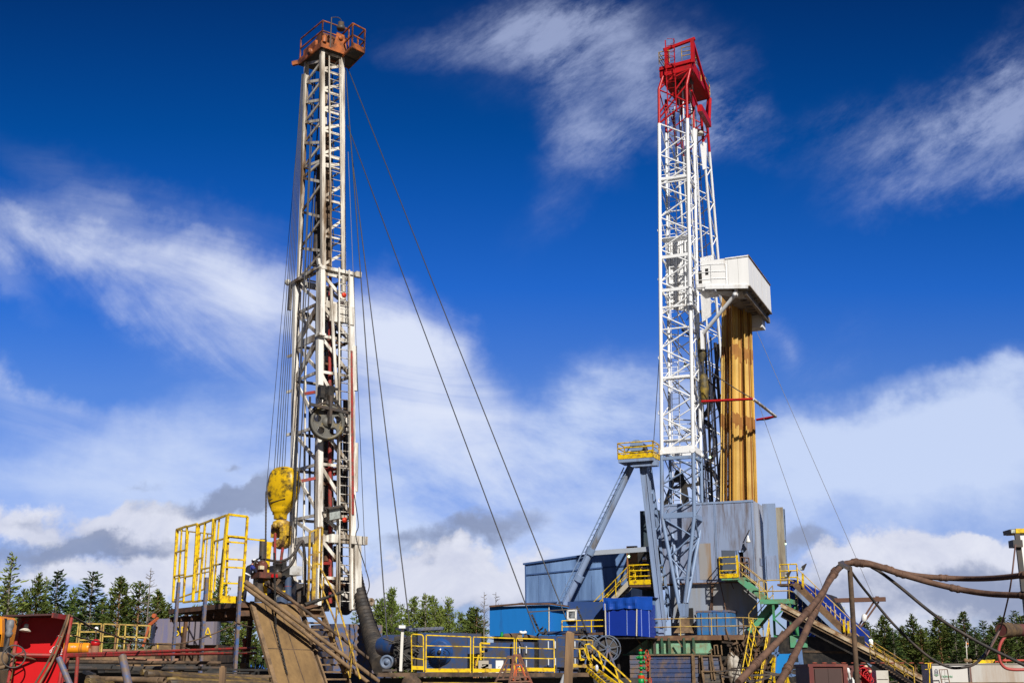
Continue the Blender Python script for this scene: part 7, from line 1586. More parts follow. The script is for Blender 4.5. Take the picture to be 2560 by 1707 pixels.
# clutter on the skid
for p, q, lab, nm, mt in (((925, 1282), (1025, 1216), 'pale concrete block on the skid behind the yellow rail, upper left', 'concrete_block', M('concrete_pale', (.42,.38,.31), .9)), ((960, 1285), (1055, 1252), 'pale concrete slab lying in front of the blocks on the skid', 'concrete_block', M('concrete_pale', (.42,.38,.31), .9)), ((1095, 1285), (1170, 1215), 'small white switch box on the skid behind the yellow rail', 'switch_box', mPLASTIC)):
    a = K(*p, YM - .6); b = K(*q, YM - .6); m = MB(); m.box((a.x, YM - .6, zk), (b.x, YM - .1, b.z)); m.bar((a.x + .1, YM - .62, (zk + b.z)/2), (b.x - .1, YM - .62, (zk + b.z)/2 + .05), .03); solo(m, nm, mt, lab, nm.replace('_', ' '))
ro = thing('rolled_pipe_bundle', 'brown wrapped roll lying on top of the blue cabinets', 'roll', WORLD)
m = MB(); m.tube(K(1180, 985, YM + 1), K(1330, 985, YM + .8), .12, 14, .14); m.tube(K(1370, 980, YM + .9), K(1510, 992, YM + .9), .1, 14, .04); m.lathe(K(1330, 985, YM + .8), (1,-.3,0), [(.14,0),(.15,.05),(.12,.06)], 14); m.build('roll', mMUDb, ro); m = MB(); [m.path(spline([K(1320 + 9*k, 960, YM + .55), K(1310 + 14*k, 1000, YM + .5), K(1330 + 9*k, 1025, YM + .5)], 4), .02, 6) for k in range(4)]; m.build('rope', M('hemp_rope', (.35,.24,.12), .9), ro)
m = MB(); c = K(1360, 945, YM + .8); m.ball(c, .1, 10, (1.2,.8,.55)); m.ball(c + Vector((.09,0,.02)), .07, 8, (1,.8,.8)); m.ball(c + Vector((-.07,0,.03)), .06, 8, (1,.8,.7)); solo(m, 'white_cloth', mPLASTIC, 'crumpled white cloth on the brown wrapped roll', 'cloth')
m = MB(); m.lathe(K(1155, 985, YM + 1), (0,0,1), [(.06,0),(.07,.06),(.04,.12),(.05,.17)], 10); solo(m, 'small_valve', mGRNv, 'small green and dark valve left of the brown wrapped roll', 'valve')
m = MB(); m.tube(K(1545, 950, YM + .8), K(2010, 935, YM + .3), .06, 12); solo(m, 'blue_pipe', mBLUd, 'blue horizontal pipe on top of the largest blue cabinet where the guy wires end', 'pipe')
for x, lab in ((1560, 'dark shackle where the left guy wire meets the blue pipe'), (1950, 'dark shackle where the right guy wire meets the blue pipe')):
    m = MB(); c = K(x, 935, YM + .4)
    for k in range(9): p = c + Vector((random.uniform(-.14,.14), random.uniform(-.1,.1), random.uniform(-.08,.16))); m.bar(p, p + Vector((random.uniform(-.12,.12), 0, random.uniform(-.12,.12))), .06)
    solo(m, 'shackle', mBLK, lab, 'shackle')
m = MB(); m.bar(K(1405, 742, 43.6), K(1920, 708, 43.6), .035); solo(m, 'cross_bar', mDRK, 'thin dark bar tying the two guy wires together in front of the sky blue cabin', 'bar')
# turnbuckles along the guy wires
for pts, lab in ((((1450, 770), (1530, 945)), 'black turnbuckle at the lower end of the left guy wire'), (((1890, 690), (1985, 930)), 'black turnbuckle at the lower end of the right guy wire')):
    m = MB(); a = K(*pts[0], 44.2); b = K(*pts[1], 44.2)
    for k in range(12): m.bar(a.lerp(b, k/12), a.lerp(b, (k+1)/12), .075 if k % 2 else .03, .03 if k % 2 else .075, ext=.02)
    solo(m, 'turnbuckle', mBLK, lab, 'turnbuckle')
# cable reels
for cx_, cy_, rr_, Y, lab in ((2195, 1098, 122, 46, 'large grey blue spoked reel wheel behind the yellow stairs'), (2010, 1085, 112, 48, 'second spoked reel wheel half hidden left of the larger one')):
    t = thing('cable_reel', lab, 'reel', WORLD); c = K(cx_, cy_, Y); r_ = (K(cx_ + rr_, cy_, Y) - c).length
    m = MB(); m.ring(c, (0,-1,0), r_, .028, 36, 6); m.ring(c, (0,-1,0), r_*.2, .02, 16, 5)
    for k in range(8): a = 2*PI*k/8 + .2; m.bar(c, c + Vector((math.cos(a), 0, math.sin(a)))*r_, .028)
    m.build('flange', mREEL, t)
    m = MB(); m.lathe(c + ry*.1, (0,1,0), [(r_*.72,0),(r_*.72,1.1)], 24); m.build('drum', mDRK, t); m = MB(); m.ring(c + ry*1.3, (0,-1,0), r_, .028, 36, 6); m.build('flange', mREEL, t)
    m = MB(); m.bar(c, c + Vector((-.2,-.05,-r_*1.75)), .06); m.bar(c, c + Vector((.3,-.05,-r_*1.75)), .06); m.build('stand', mBLUp, t)
# yellow steps at the right end of the skid
ys_ = thing('skid_stairs', 'bright yellow steep steps going down right from the blue equipment skid', 'stairs', WORLD)
sa_, sb3 = K(2050, 1290, YG), K(2300, 1470, YG - .8); sa2, sb4 = K(1990, 1300, YG), K(2180, 1470, YG - .8)
for a, b in ((sa_, sb3), (sa2, sb4)): MB().bar(a, b + (b - a)*.6, .05, .16).build('stringer', mYEL, ys_)
for k in range(9): t_ = (k + .3)/8; MB().bar(sa2.lerp(sb4, t_), sa_.lerp(sb3, t_), .2, .04).build('tread', mDRK, ys_)
m = MB()
def pl(*pts): 
    for p, q in zip(pts, pts[1:]): m.bar(K(*p, YG - .2), K(*q, YG - .2), .048)
pl((2000, 1190), (1970, 1062), (2015, 1052), (2352, 1360), (2420, 1425)); pl((2035, 1165), (2300, 1400), (2400, 1490)); pl((2105, 1135), (2150, 1300)); pl((2265, 1290), (2310, 1440)); pl((1975, 1065), (2030, 1265)); pl((1915, 1100), (1925, 1210), (1965, 1205)); pl((1915, 1100), (1960, 1098), (2000, 1190), (2030, 1240)); m.build('hand_rail', mYEL, ys_)
m = MB(); p = K(2085, 1290, YG - .3); m.ball(p, .08, 8, (.8,.6,1.5)); solo(m, 'plastic_bag', M('clear_bag', (.6,.6,.62), .2), 'small pale plastic bag hanging on the yellow skid stairs', 'bag')
# rusty trestles
def trestle(x0, x1, xt0, xt1, yb_, yt_, Y, mt, lab):
    t = thing('pipe_trestle', lab, 'trestle', WORLD)
    a, b = K(x0, yb_, Y), K(x1, yb_ - 5, Y); c, d = K(xt0, yt_, Y), K(xt1, yt_, Y); e = ry*.5; f = ry*.15
    P = [a - f, b - f, b + e, a + e]; T = [c, d, d + ry*.2, c + ry*.2]
    m = MB()
    for p, q in zip(P, T): m.bar(p, q, .045); m.bar(p, p + (p - q)*.6, .045)
    for s in (.0, .18): 
        r__ = [p.lerp(q, s) for p, q in zip(P, T)]
        for i in range(4): m.bar(r__[i], r__[(i+1)%4], .04)
    for i in range(4): m.bar(T[i], T[(i+1)%4], .05, .06)
    m.build('frame', mt, t)
    m = MB()
    for s in (.35, .65): m.bar(P[0].lerp(T[0], s), P[1].lerp(T[1], s), .03)
    m.bar(P[0].lerp(T[0], .02).lerp(P[1].lerp(T[1], .02), .25), P[0].lerp(T[0], .7).lerp(P[1].lerp(T[1], .7), .3), .04); m.bar(P[0].lerp(P[1], .75), T[0].lerp(T[1], .7), .04); m.build('inner_brace', mt, t)
mRORG = M('rusty_orange_frame', (.26,.085,.05), .7, dirt=(.15,.09,.06), amt=.5, scale=4)
trestle(1105, 1330, 1215, 1270, 1400, 1180, 36, M('rust_brown_frame', (.20,.105,.07), .75, dirt=(.1,.06,.04), amt=.5, scale=4), 'rust brown pyramid pipe trestle standing behind the orange one')
trestle(1230, 1440, 1275, 1330, 1425, 1165, 34.5, mRORG, 'rusty orange pyramid pipe trestle in front of the yellow rail')
m = MB()
for p, q in (((1268, 1410), (1290, 1262)), ((1290, 1262), (1345, 1262)), ((1345, 1262), (1395, 1400)), ((1285, 1410), (1300, 1300)), ((1300, 1300), (1335, 1300))): m.bar(K(*p, 34.4), K(*q, 34.4), .035)
solo(m, 'inner_frame', M('vivid_orange', (.55,.10,.02), .5, dirt=(.25,.1,.05), amt=.3), 'small vivid orange frame inside the rusty orange trestle', 'frame')
m = MB(); a = K(1822, 945, 30); b = K(1803, 1445, 30); m.bar(b + (b-a)*.3, a, .2, .22, up=(0,1,0)); m.hexa([a + Vector(v) for v in ((-.10,-.11,-.02),(.10,-.11,-.02),(.10,.11,-.02),(-.10,.11,-.02),(-.06,-.09,.04),(.03,-.09,.02),(.03,.09,.03),(-.06,.09,.05))]); solo(m, 'timber_post', mWOOD, 'tall squared weathered timber post in front of the blue skid', 'post')
m = MB(); m.tube(K(1740, 1440, 33), K(1765, 1350, 33), .05, 10, .03); solo(m, 'pipe_stub', M('galvanised_grey', (.35,.36,.38), .45), 'short grey pipe stub leaning left of the timber post', 'pipe')
m = MB(); m.bar(K(380, 1437, 33), K(1160, 1441, 33), .1, .05); solo(m, 'yellow_beam', mYELd, 'dirty yellow beam lying along the bottom edge below the blue skid', 'beam')

# ================================================================ RIGHT FOREGROUND
def H(x, y, Y): return at(*k5(x, y), Y)
hosething([H(-420, 1560, 16), H(-200, 1330, 16.6), H(0, 1130, 17.2), H(200, 930, 18), H(330, 770, 18.8), H(420, 630, 19.6), H(500, 520, 20.2), H(560, 480, 20.7), H(650, 455, 21), H(760, 462, 21), H(900, 500, 21), H(1040, 545, 21), H(1250, 585, 21), H(1600, 608, 21), H(1900, 605, 20.2), H(2203, 575, 19.3), H(2400, 540, 18.8)], .046, 'upper one of the two thick muddy hoses bridging over the steel post')
hosething([H(-60, 1600, 16.5), H(60, 1380, 17), H(170, 1160, 17.7), H(270, 930, 18.5), H(345, 770, 19.2), H(430, 590, 20), H(500, 510, 20.5), H(570, 470, 20.85), H(680, 470, 20.8), H(820, 488, 20.7), H(1000, 545, 20.6), H(1200, 605, 20.5), H(1400, 660, 20.4), H(1650, 715, 20.3), H(1900, 750, 19.9), H(2203, 762, 19.3), H(2400, 765, 18.9)], .049, 'lower one of the two thick muddy hoses bridging over the steel post')
hp_ = thing('hose_support', 'muddy steel post with a tilted saddle plate carrying the thick hoses', 'post', WORLD)
m = MB(); a = H(603, 505, 20.6); b = H(672, 1570, 20.6); m.tube(b + (b - a)*.15, a, .042, 12); m.build('post', mMUDb, hp_); m = MB(); m.prism([H(495, 455, 20.2), H(540, 440, 20.8), H(625, 500, 20.9), H(590, 508, 20.3)], (0,0,-.05)); m.build('saddle_plate', mDRK, hp_)
hosething([H(615, 540, 20.6), H(700, 660, 20.8), H(830, 820, 21), H(1000, 1020, 21), H(1180, 1200, 21), H(1350, 1340, 21), H(1500, 1415, 21), H(1600, 1428, 21), H(1720, 1405, 21), H(1800, 1350, 21.3), H(1870, 1260, 21.8), H(1990, 1060, 22)], .022, 'black cable drooping from the hose post across the white container', mHOSEb, 'black_cable', 8, 'cable')
hosething([H(800, 500, 20.9), H(900, 560, 20.8), H(1070, 690, 20.6), H(1300, 880, 20.4), H(1480, 1010, 20.2), H(1800, 1200, 20), H(2203, 1400, 19.7), H(2400, 1500, 19.5)], .027, 'straight black cable sloping down right from the thick hoses', mHOSEb, 'black_cable', 8, 'cable')
cb_ = thing('signboard', 'white board with a yellow top band and small lamp cut by the right edge', 'signboard', WORLD)
YB = 20
def Q(x, y, Y=YB): return at(*b6(x, y), Y)
m = MB(); m.prism([Q(478, 250), Q(760, 240), Q(830, 930), Q(548, 930)], (0,.12,0)); m.build('board', mPLASTIC, cb_); m = MB(); q_ = Q(660, 900); m.box((q_.x - .08, YB + .13, 0), (q_.x + .08, YB + .28, q_.z + .4)); m.build('post', mDRK, cb_)
m = MB(); m.bar(Q(466, 250) - ry*.02, Q(548, 930) - ry*.02, .04, .08); m.build('edge_frame', mDRK, cb_)
m = MB(); m.prism([Q(460, 240, YB - .05), Q(760, 228, YB - .05), Q(755, 178, YB - .05), Q(458, 188, YB - .05)], (0,.4,0)); m.build('yellow_band', mYEL, cb_)
m = MB(); m.prism([Q(400, 245, YB - .1), Q(455, 243, YB - .1), Q(455, 192, YB - .1), Q(390, 196, YB - .1)], (0,.3,0)); m.build('lamp_box', mDRK, cb_); m = MB(); m.prism([Q(408, 238, YB - .12), Q(452, 237, YB - .12), Q(452, 197, YB - .12), Q(408, 200, YB - .12)], (0,.015,0)); m.build('lens', mLENS, cb_)
m = MB(); m.box(Q(435, 400, YB - .1), Q(478, 332, YB + .1)); m.build('junction_box', mDRK, cb_)
hosething([Q(455, 370, 19.8), Q(440, 500, 19.8), Q(415, 720, 19.8), Q(385, 920, 20), Q(340, 1120, 20.5), Q(310, 1240, 21), Q(285, 1330, 21.6), Q(230, 1450, 21.6), Q(170, 1560, 21.6), Q(90, 1700, 21.6)], .013, 'thin cable hanging from the white signboard past the brown drum', M('reddish_cable', (.16,.09,.08), .6), 'thin_cable', 8, 'cable')
dr_ = thing('red_drum', 'dark red drum bound with brown rope at the right edge', 'drum', WORLD)
a = H(1995, 1080, 22); b = H(2330, 1080, 22.8); r_ = (H(2000, 1022, 22) - H(2000, 1138, 22)).length/2
m = MB(); m.lathe(a, b - a, [(r_*.9,0),(r_,.03),(r_,2.6)], 24); m.build('drum', M('dark_red_drum', (.16,.045,.04), .6, dirt=(.08,.05,.04), amt=.4), dr_)
m = MB(); m.lathe(a, b - a, [(r_*1.02,.0),(r_*1.06,.03),(r_*1.06,.50),(r_*1.02,.53)], 24, False)
for k in range(12): m.ring(a.lerp(b, .01 + .019*k), b - a, r_*1.05, .02, 22, 5)
m.build('rope_wrap', M('brown_rope', (.15,.095,.045), .9, dirt=(.06,.04,.03), amt=.5, scale=5, bump=.5), dr_)
hosething([H(2030, 1140, 22), H(1990, 1200, 22), H(1970, 1280, 22), H(1985, 1370, 22), H(2030, 1425, 22), H(2100, 1442, 22), H(2203, 1443, 22), H(2330, 1443, 22)], .026, 'red bent pipe looping down from the red drum', M('pinkish_red_pipe', (.42,.07,.06), .45, dirt=(.25,.08,.07), amt=.3, scale=4), 'bent_pipe', 8, 'pipe')
# white container row
wc = thing('white_container', 'long rust streaked white container with a small emblem and green lettering', 'container', WORLD)
YW = 46
def Wp(x, y, Y=YW): return at(*b5(x, y), Y)
mWC = M('rust_streaked_white', (.50,.49,.46), .6, dirt=(.30,.19,.11), amt=.36, scale=1.3, streak=True, soft=.25)
a = Wp(415, 1010); b = Wp(1215, 1005); c = Wp(2500, 985)
m = MB(); m.box((a.x, YW, 0), (b.x, YW + 1.2, a.z)); m.build('left_body', M('cleaner_white', (.58,.56,.53), .55, dirt=(.36,.24,.15), amt=.24, scale=1.0, streak=True, soft=.25), wc)
m = MB(); m.box((b.x + .02, YW - .03, 0), (c.x, YW + 1.2, c.z)); m.build('right_body', mWC, wc)
m = MB(); m.box((a.x - .03, YW - .05, a.z), (c.x, YW + 1.25, a.z + .03)); m.build('roof_edge', M('dirty_roof_edge', (.25,.23,.20), .7), wc)
m = MB(); m.tube(Wp(1245, 1420, YW - .1), Wp(1215, 1005, YW - .1), .03, 8); m.build('corner_pipe', M('mauve_rust_pipe', (.20,.11,.09), .7), wc)
e0 = Wp(510, 1150, YW - .02)
m = MB(); m.ring(e0 + rz*.024, (0,-1,0), .05, .006, 20, 5, 0, PI); 
for x_ in (-.05, .05): m.bar(e0 + Vector((x_,0,.024)), e0 + Vector((x_,0,-.08)), .01)
m.bar(e0 + Vector((-.05,0,-.03)), e0 + Vector((.05,0,-.03)), .01); m.bar(e0 + Vector((-.07,0,-.08)), e0 + Vector((.07,0,-.08)), .014); m.bar(e0 + Vector((-.025,0,.045)), e0 + Vector((-.025,0,-.02)), .008); m.bar(e0 + Vector((.025,0,.045)), e0 + Vector((.025,0,-.02)), .008); m.build('emblem', M('emblem_grey_blue', (.11,.13,.20), .6), wc)
m = MB()
for k in range(5): L_ = .095 - .017*k; m.bar(e0 + Vector((-L_,0,-.115 - .013*k)), e0 + Vector((L_,0,-.115 - .013*k)), .004, .009, up=(0,1,0))
m.build('emblem_green', mTEXTg, wc)
letters('ГЕРИУМ', .095, Wp(628, 1282, YW - .02), (1,0,0), (0,0,1), mTEXTg, 'lettering', wc)
m = MB(); m.prism([Wp(*p, YW + .3) for p in ((1385, 985), (1700, 975), (1745, 905), (1465, 912))], (0,.6,0)); m.prism([Wp(*p, YW + .2) for p in ((1340, 935), (1420, 935), (1465, 912), (1400, 912))], (0,.4,0)); solo(m, 'yellow_sheet', mYEL, 'yellow sheet lying on the roof of the white container', 'sheet')
m = MB(); m.tube(Wp(1900, 925, YW + .4), Wp(2400, 918, YW + .4), .035, 10); m.lathe(Wp(1925, 925, YW + .4), (1,0,0), [(.055,0),(.055,.05)], 12); m.bar(Wp(1755, 970, YW + .3), Wp(1755, 930, YW + .3), .03); m.bar(Wp(1815, 970, YW + .3), Wp(1815, 925, YW + .3), .03); m.bar(Wp(1755, 945, YW + .3), Wp(1830, 945, YW + .3), .03); solo(m, 'roof_pipe', M('red_pipe_fresh', (.50,.05,.03), .5, dirt=(.25,.08,.05), amt=.3), 'red pipe lying on the roof of the white container', 'pipe')
rf = thing('leaning_frame', 'rusty thin rectangular frame leaning on the white container beside the green lettering', 'frame', WORLD)
m = MB(); P_ = [Wp(*p, YW - .5) for p in ((625, 1403), (570, 1118), (740, 1112), (790, 1403))]
for p, q in zip(P_, P_[1:]): m.bar(p, q, .026)
m.bar(P_[0].lerp(P_[1], .3), P_[3].lerp(P_[2], .3), .02); m.path(spline([Wp(690, 1390, YW - .6), Wp(690, 1250, YW - .6), Wp(680, 1130, YW - .6), Wp(640, 1120, YW - .6), Wp(615, 1200, YW - .6), Wp(640, 1390, YW - .6)], 6), .006, 5); m.build('frame', mRUST, rf)
ym = thing('yellow_marker', 'yellow twin post marker left of the white container', 'marker', WORLD)
m = MB(); m.bar(Wp(345, 1090, YW - 1), Wp(340, 985, YW - 1), .04); m.bar(Wp(388, 1090, YW - 1), Wp(380, 985, YW - 1), .04); m.bar(Wp(265, 980, YW - 1), Wp(410, 980, YW - 1), .02); m.bar(Wp(270, 1110, YW - 1), Wp(340, 1108, YW - 1), .02); m.bar(Wp(365, 1090, YW - 1), Wp(372, 1500, YW - 1), .03); m.build('marker_frame', mYEL, ym)
mh = thing('mast_light', 'thin pole with an orange and white wind marker in front of the right trees', 'pole', WORLD)
m = MB(); m.tube(Wp(1160, 1000, 70), Wp(1135, 525, 70), .03, 8); m.build('pole', mWHT, mh); m = MB(); m.lathe(Wp(1145, 570, 70), (1,0,-.2), [(.05,0),(.045,.06),(.03,.1)], 10); m.build('wind_marker', M('marker_orange', (.7,.2,.03), .6), mh); m = MB(); m.box(Wp(1110, 650, 70), Wp(1170, 625, 70) + ry*.1); m.path(spline([Wp(1185, 640, 70), Wp(1180, 560, 70), Wp(1165, 440, 70)], 5), .018, 5); m.build('bracket', M('marker_grey', (.3,.29,.27), .6), mh)
m = MB(); rnd = random.Random(2)
for k in range(9): m.ball(Wp(1120 + 14*k, 960 - rnd.uniform(0, 45), YW + .6), rnd.uniform(.03,.07), 8)
solo(m, 'spare_parts', mMUD, 'small heap of beige spare parts on the white container roof', 'parts heap')
# maroon containers and red pump
mc = thing('maroon_container', 'dark maroon double door container in front of the blue gallery', 'container', WORLD)
a = H(240, 1600, 50); b = H(570, 1410, 50); m = MB(); m.box((a.x, 50, 0), (b.x, 52.4, b.z)); m.build('body', mMAR, mc)
m = MB(); m.box((a.x - .05, 49.93, b.z - .02), (b.x + .05, 52.4, b.z + .08)); m.box((a.x - .02, 49.93, 0), (a.x + .14, 49.997, b.z - .02)); m.box((b.x - .14, 49.93, 0), (b.x + .02, 49.997, b.z - .02)); m.build('frame', M('red_maroon_trim', (.13,.026,.022), .5, dirt=(.25,.08,.05), amt=.3), mc)
for k in (0, 1): m = MB(); m.box((a.x + .2 + (b.x - a.x - .4)*k*.5, 49.95, 0), (a.x + .2 + (b.x - a.x - .4)*(k*.5 + .49), 49.996, b.z - .1)); m.build('door', M('dark_brown_door', (.065,.035,.03), .5), mc)
m = MB(); [m.ball((a.x + .3 + k*.38, 50.3, b.z + .12), .05, 6, (2.4,1,.5)) for k in range(13)]; m.build('roof_gravel', M('red_roof_debris', (.3,.07,.04), .8), mc)
mc2 = thing('maroon_hut', 'narrow maroon hut with a white panel right of the maroon container', 'hut', WORLD)
a = H(580, 1600, 50.6); b = H(650, 1405, 50.6); m = MB(); m.box((a.x, 50.6, 0), (H(700, 1405, 50.6).x, 52, b.z)); m.build('body', mMAR, mc2); m = MB(); m.box((H(575, 1600, 50.5).x, 50.5, 0), (H(650, 1600, 50.5).x, 50.58, H(600, 1515, 50.5).z)); m.build('white_panel', mPLASTIC, mc2); m = MB(); p = H(585, 1450, 50.3); m.lathe(p + rz*.1, (.15,0,-1), [(.02,0),(.06,.03),(.075,.18),(.05,.2),(.06,.42),(.02,.45)], 12); m.build('white_hood', mPLASTIC, mc2); m = MB(); m.ball(H(648, 1495, 50.2), .12, 10, (.7,.7,1.5)); m.build('dark_tyre', mBLK, mc2)
rpm = thing('red_pump', 'bright red pump with loops of red pipe right of the maroon hut', 'pump', WORLD)
m = MB(); m.box(H(690, 1600, 51), H(790, 1480, 51) + ry*1.2); m.lathe(H(735, 1470, 51), (0,-1,0), [(.14,-.3),(.17,0),(.17,.2),(.08,.25)], 18); m.lathe(H(765, 1530, 50.9), (0,-1,0), [(.11,-.2),(.13,0),(.13,.2),(.06,.25)], 16); m.build('body', mRED, rpm)
m = MB(); [m.ring(H(725 + 18*k, 1450 + 22*k, 50.5), (0.3,-1,.2), .2 - .02*k, .018, 18, 6) for k in range(5)]; m.path(spline([H(690, 1440, 50.4), H(740, 1420, 50.4), H(800, 1450, 50.4), H(790, 1560, 50.4)], 6), .022, 6); m.build('pipe_loop', mRED, rpm)
m = MB(); m.ball(H(750, 1415, 50.6), .09, 10, (1,1,.7)); m.ball(H(790, 1460, 50.3), .07, 10); m.build('pale_cap', M('cream_cap', (.6,.45,.3), .6), rpm)
wp2 = thing('white_board_box', 'pale board box right of the red pump', 'box', WORLD); m = MB(); m.box(H(858, 1640, 51.5), H(955, 1450, 51.5) + ry*1.5); m.build('box', M('pale_board', (.55,.52,.46), .7, dirt=(.3,.25,.18), amt=.2), wp2); m = MB(); m.box(H(858, 1533, 51.48), H(955, 1529, 51.49)); m.build('seam', mDRK, wp2)
# yellow stairs behind the slide
y2s = thing('far_yellow_stairs', 'muddy yellow railed stairs descending under the pale slide toward the white container', 'stairs', WORLD)
a = H(845, 1360, 60); b = H(1200, 1590, 58)
for o_ in (0, .9): MB().bar(a + ry*o_, b + ry*o_, .08, .2).build('stringer', mDRK, y2s)
for k in range(14): c = a.lerp(b, (k + .5)/14); MB().bar(c, c + ry*.9, .3, .05).build('tread', mMUDb, y2s)
m = MB(); railing(m, [a, b], .8, (.3, .55), .7, .03); railing(m, [a + ry*.9, b + ry*.9], .8, (.4,), 1.2, .03); m.build('hand_rail', mYELd, y2s)
lampball(WORLD, H(797, 1165, 62), .1, 'small lit yellowish lamp on a white post behind the inclined stairs')
m = MB(); m.tube(H(800, 1230, 62), H(797, 1180, 62), .1, 10); solo(m, 'lamp_stub', mPLASTIC, 'white stub post below the lit yellowish lamp', 'post')
# pale blue door panel and blue ladder tower near the steep steps
lb2 = thing('sky_blue_panel', 'clean sky blue sheet panel beside the steep steps', 'panel', RR)
m = MB(); m.prism([RR.Y(*k4(*p), -2.2) for p in ((1250, 1385), (1345, 1383), (1335, 1500), (1248, 1510))], (0,.06,0)); m.build('panel', M('clean_sky_blue', (.02,.24,.62), .4), lb2)
lt_ = thing('blue_ladder_tower', 'pale blue steel trestle with a ladder right of the sky blue panel', 'trestle', RR)
m = MB()
for p, q in (((1385, 1295), (1412, 1530)), ((1398, 1295), (1425, 1530)), ((1258, 1290), (1238, 1530)), ((1270, 1290), (1252, 1385)), ((1350, 1380), (1345, 1530)), ((1340, 1515), (1425, 1530)), ((1345, 1445), (1410, 1445)), ((1225, 1380), (1270, 1380)), ((1345, 1400), (1385, 1340))): m.bar(RR.Y(*k4(*p), -2.3), RR.Y(*k4(*q), -2.3), .13)
m.build('frame', M('pale_blue_steel', (.13,.22,.42), .5, dirt=(.1,.12,.18), amt=.3), lt_)
m = MB(); m.ladder(RR.Y(*k4(1368, 1525), -2.35), RR.Y(*k4(1372, 1395), -2.35), (1,0,0), .6, .35); m.build('ladder', M('pale_blue_steel', (.13,.22,.42), .5), lt_)
fy = thing('folding_gate', 'bright yellow crossed bar gate standing by the sky blue panel', 'gate', RR)
m = MB()
for p, q in (((1215, 1560), (1240, 1395)), ((1240, 1395), (1232, 1470)), ((1232, 1470), (1205, 1568)), ((1225, 1460), (1245, 1568)), ((1240, 1400), (1215, 1440)), ((1305, 1568), (1330, 1440)), ((1330, 1440), (1322, 1568)), ((1312, 1500), (1335, 1568)), ((1245, 1400), (1238, 1560))): m.bar(RR.Y(*k4(*p), -2.9), RR.Y(*k4(*q), -2.9), .08)
m.build('bars', mYEL, fy)
vy = thing('yellow_hydrant', 'small bright yellow valve standing between the steep steps', 'valve', RR); m = MB(); c = RR.Y(*k4(1130, 1540), -2.4); m.lathe(c, (0,0,1), [(.1,-.4),(.1,0),(.16,.05),(.16,.1),(.08,.14),(.08,.3),(.15,.34),(.15,.4)], 12); m.build('body', mYEL, vy)
m = MB(); rnd = random.Random(6)
for k in range(60):
    p = H(rnd.uniform(-500, 900), rnd.uniform(1420, 1600), rnd.uniform(56, 74)); m.bar(p, p + Vector((rnd.uniform(-1.5,1.5), rnd.uniform(-1,1), rnd.uniform(-.3,.3))), rnd.uniform(.04,.12))
tag(solo(m, 'yard_scrap', mDRK, 'dark tangle of beams in the yard behind the maroon container', 'scrap'), kind='stuff')
m = MB(); a = Wp(730, 1395, 40); b = Wp(2500, 1390, 40); m.bar(a, b, .3, .04); solo(m, 'muddy_plank', mMUD, 'muddy plank along the bottom edge in front of the white container', 'plank')
# ================================================================ trees
def leafmat(name, c1, c2):
    m = bpy.data.materials.new(name); m.use_nodes = True; nt = m.node_tree; N = nt.nodes; Lk = nt.links; b = N['Principled BSDF']; b.inputs['Roughness'].default_value = .75; b.inputs['Specular IOR Level'].default_value = .2
    tc = N.new('ShaderNodeTexCoord'); n = N.new('ShaderNodeTexNoise'); n.inputs['Scale'].default_value = 1.1; n.inputs['Detail'].default_value = 5; Lk.new(tc.outputs['Object'], n.inputs['Vector'])
    oi = N.new('ShaderNodeObjectInfo'); ad = N.new('ShaderNodeMath'); ad.operation = 'MULTIPLY_ADD'; Lk.new(oi.outputs['Random'], ad.inputs[0]); ad.inputs[1].default_value = .35; Lk.new(n.outputs['Fac'], ad.inputs[2])
    r = N.new('ShaderNodeMapRange'); r.inputs['From Min'].default_value = .4; r.inputs['From Max'].default_value = .95; Lk.new(ad.outputs[0], r.inputs['Value'])
    x = N.new('ShaderNodeMix'); x.data_type = 'RGBA'; Lk.new(r.outputs['Result'], x.inputs['Factor']); x.inputs['A'].default_value = (*c1, 1); x.inputs['B'].default_value = (*c2, 1); Lk.new(x.outputs['Result'], b.inputs['Base Color'])
    return m
mPINE = leafmat('pine_needles', (.042,.072,.014), (.12,.145,.028)); mSPR = leafmat('spruce_needles', (.026,.055,.014), (.08,.115,.024)); mLAR = leafmat('larch_needles', (.09,.14,.025), (.20,.23,.05))
mTRP = M('pine_bark', (.30,.155,.065), .9, dirt=(.17,.10,.06), amt=.4, scale=2); mTRG = M('grey_bark', (.22,.19,.16), .9, dirt=(.12,.10,.08), amt=.4, scale=2)
def tuft(m, p, d, rnd, s):
    d = (d + Vector((rnd.uniform(-.6,.6), rnd.uniform(-.6,.6), rnd.uniform(-.35,.55)))).normalized(); x, y, z = basis(d); a = rnd.uniform(0, PI); u = x*math.cos(a) + y*math.sin(a); w_ = s*rnd.uniform(.16,.30); L = s*rnd.uniform(.7,1.35)
    m.add([p - u*w_*.5, p + u*w_*.5, p + d*L*.6 + u*w_*.8, p + d*L, p + d*L*.6 - u*w_*.8], [(0,1,2,3,4)])
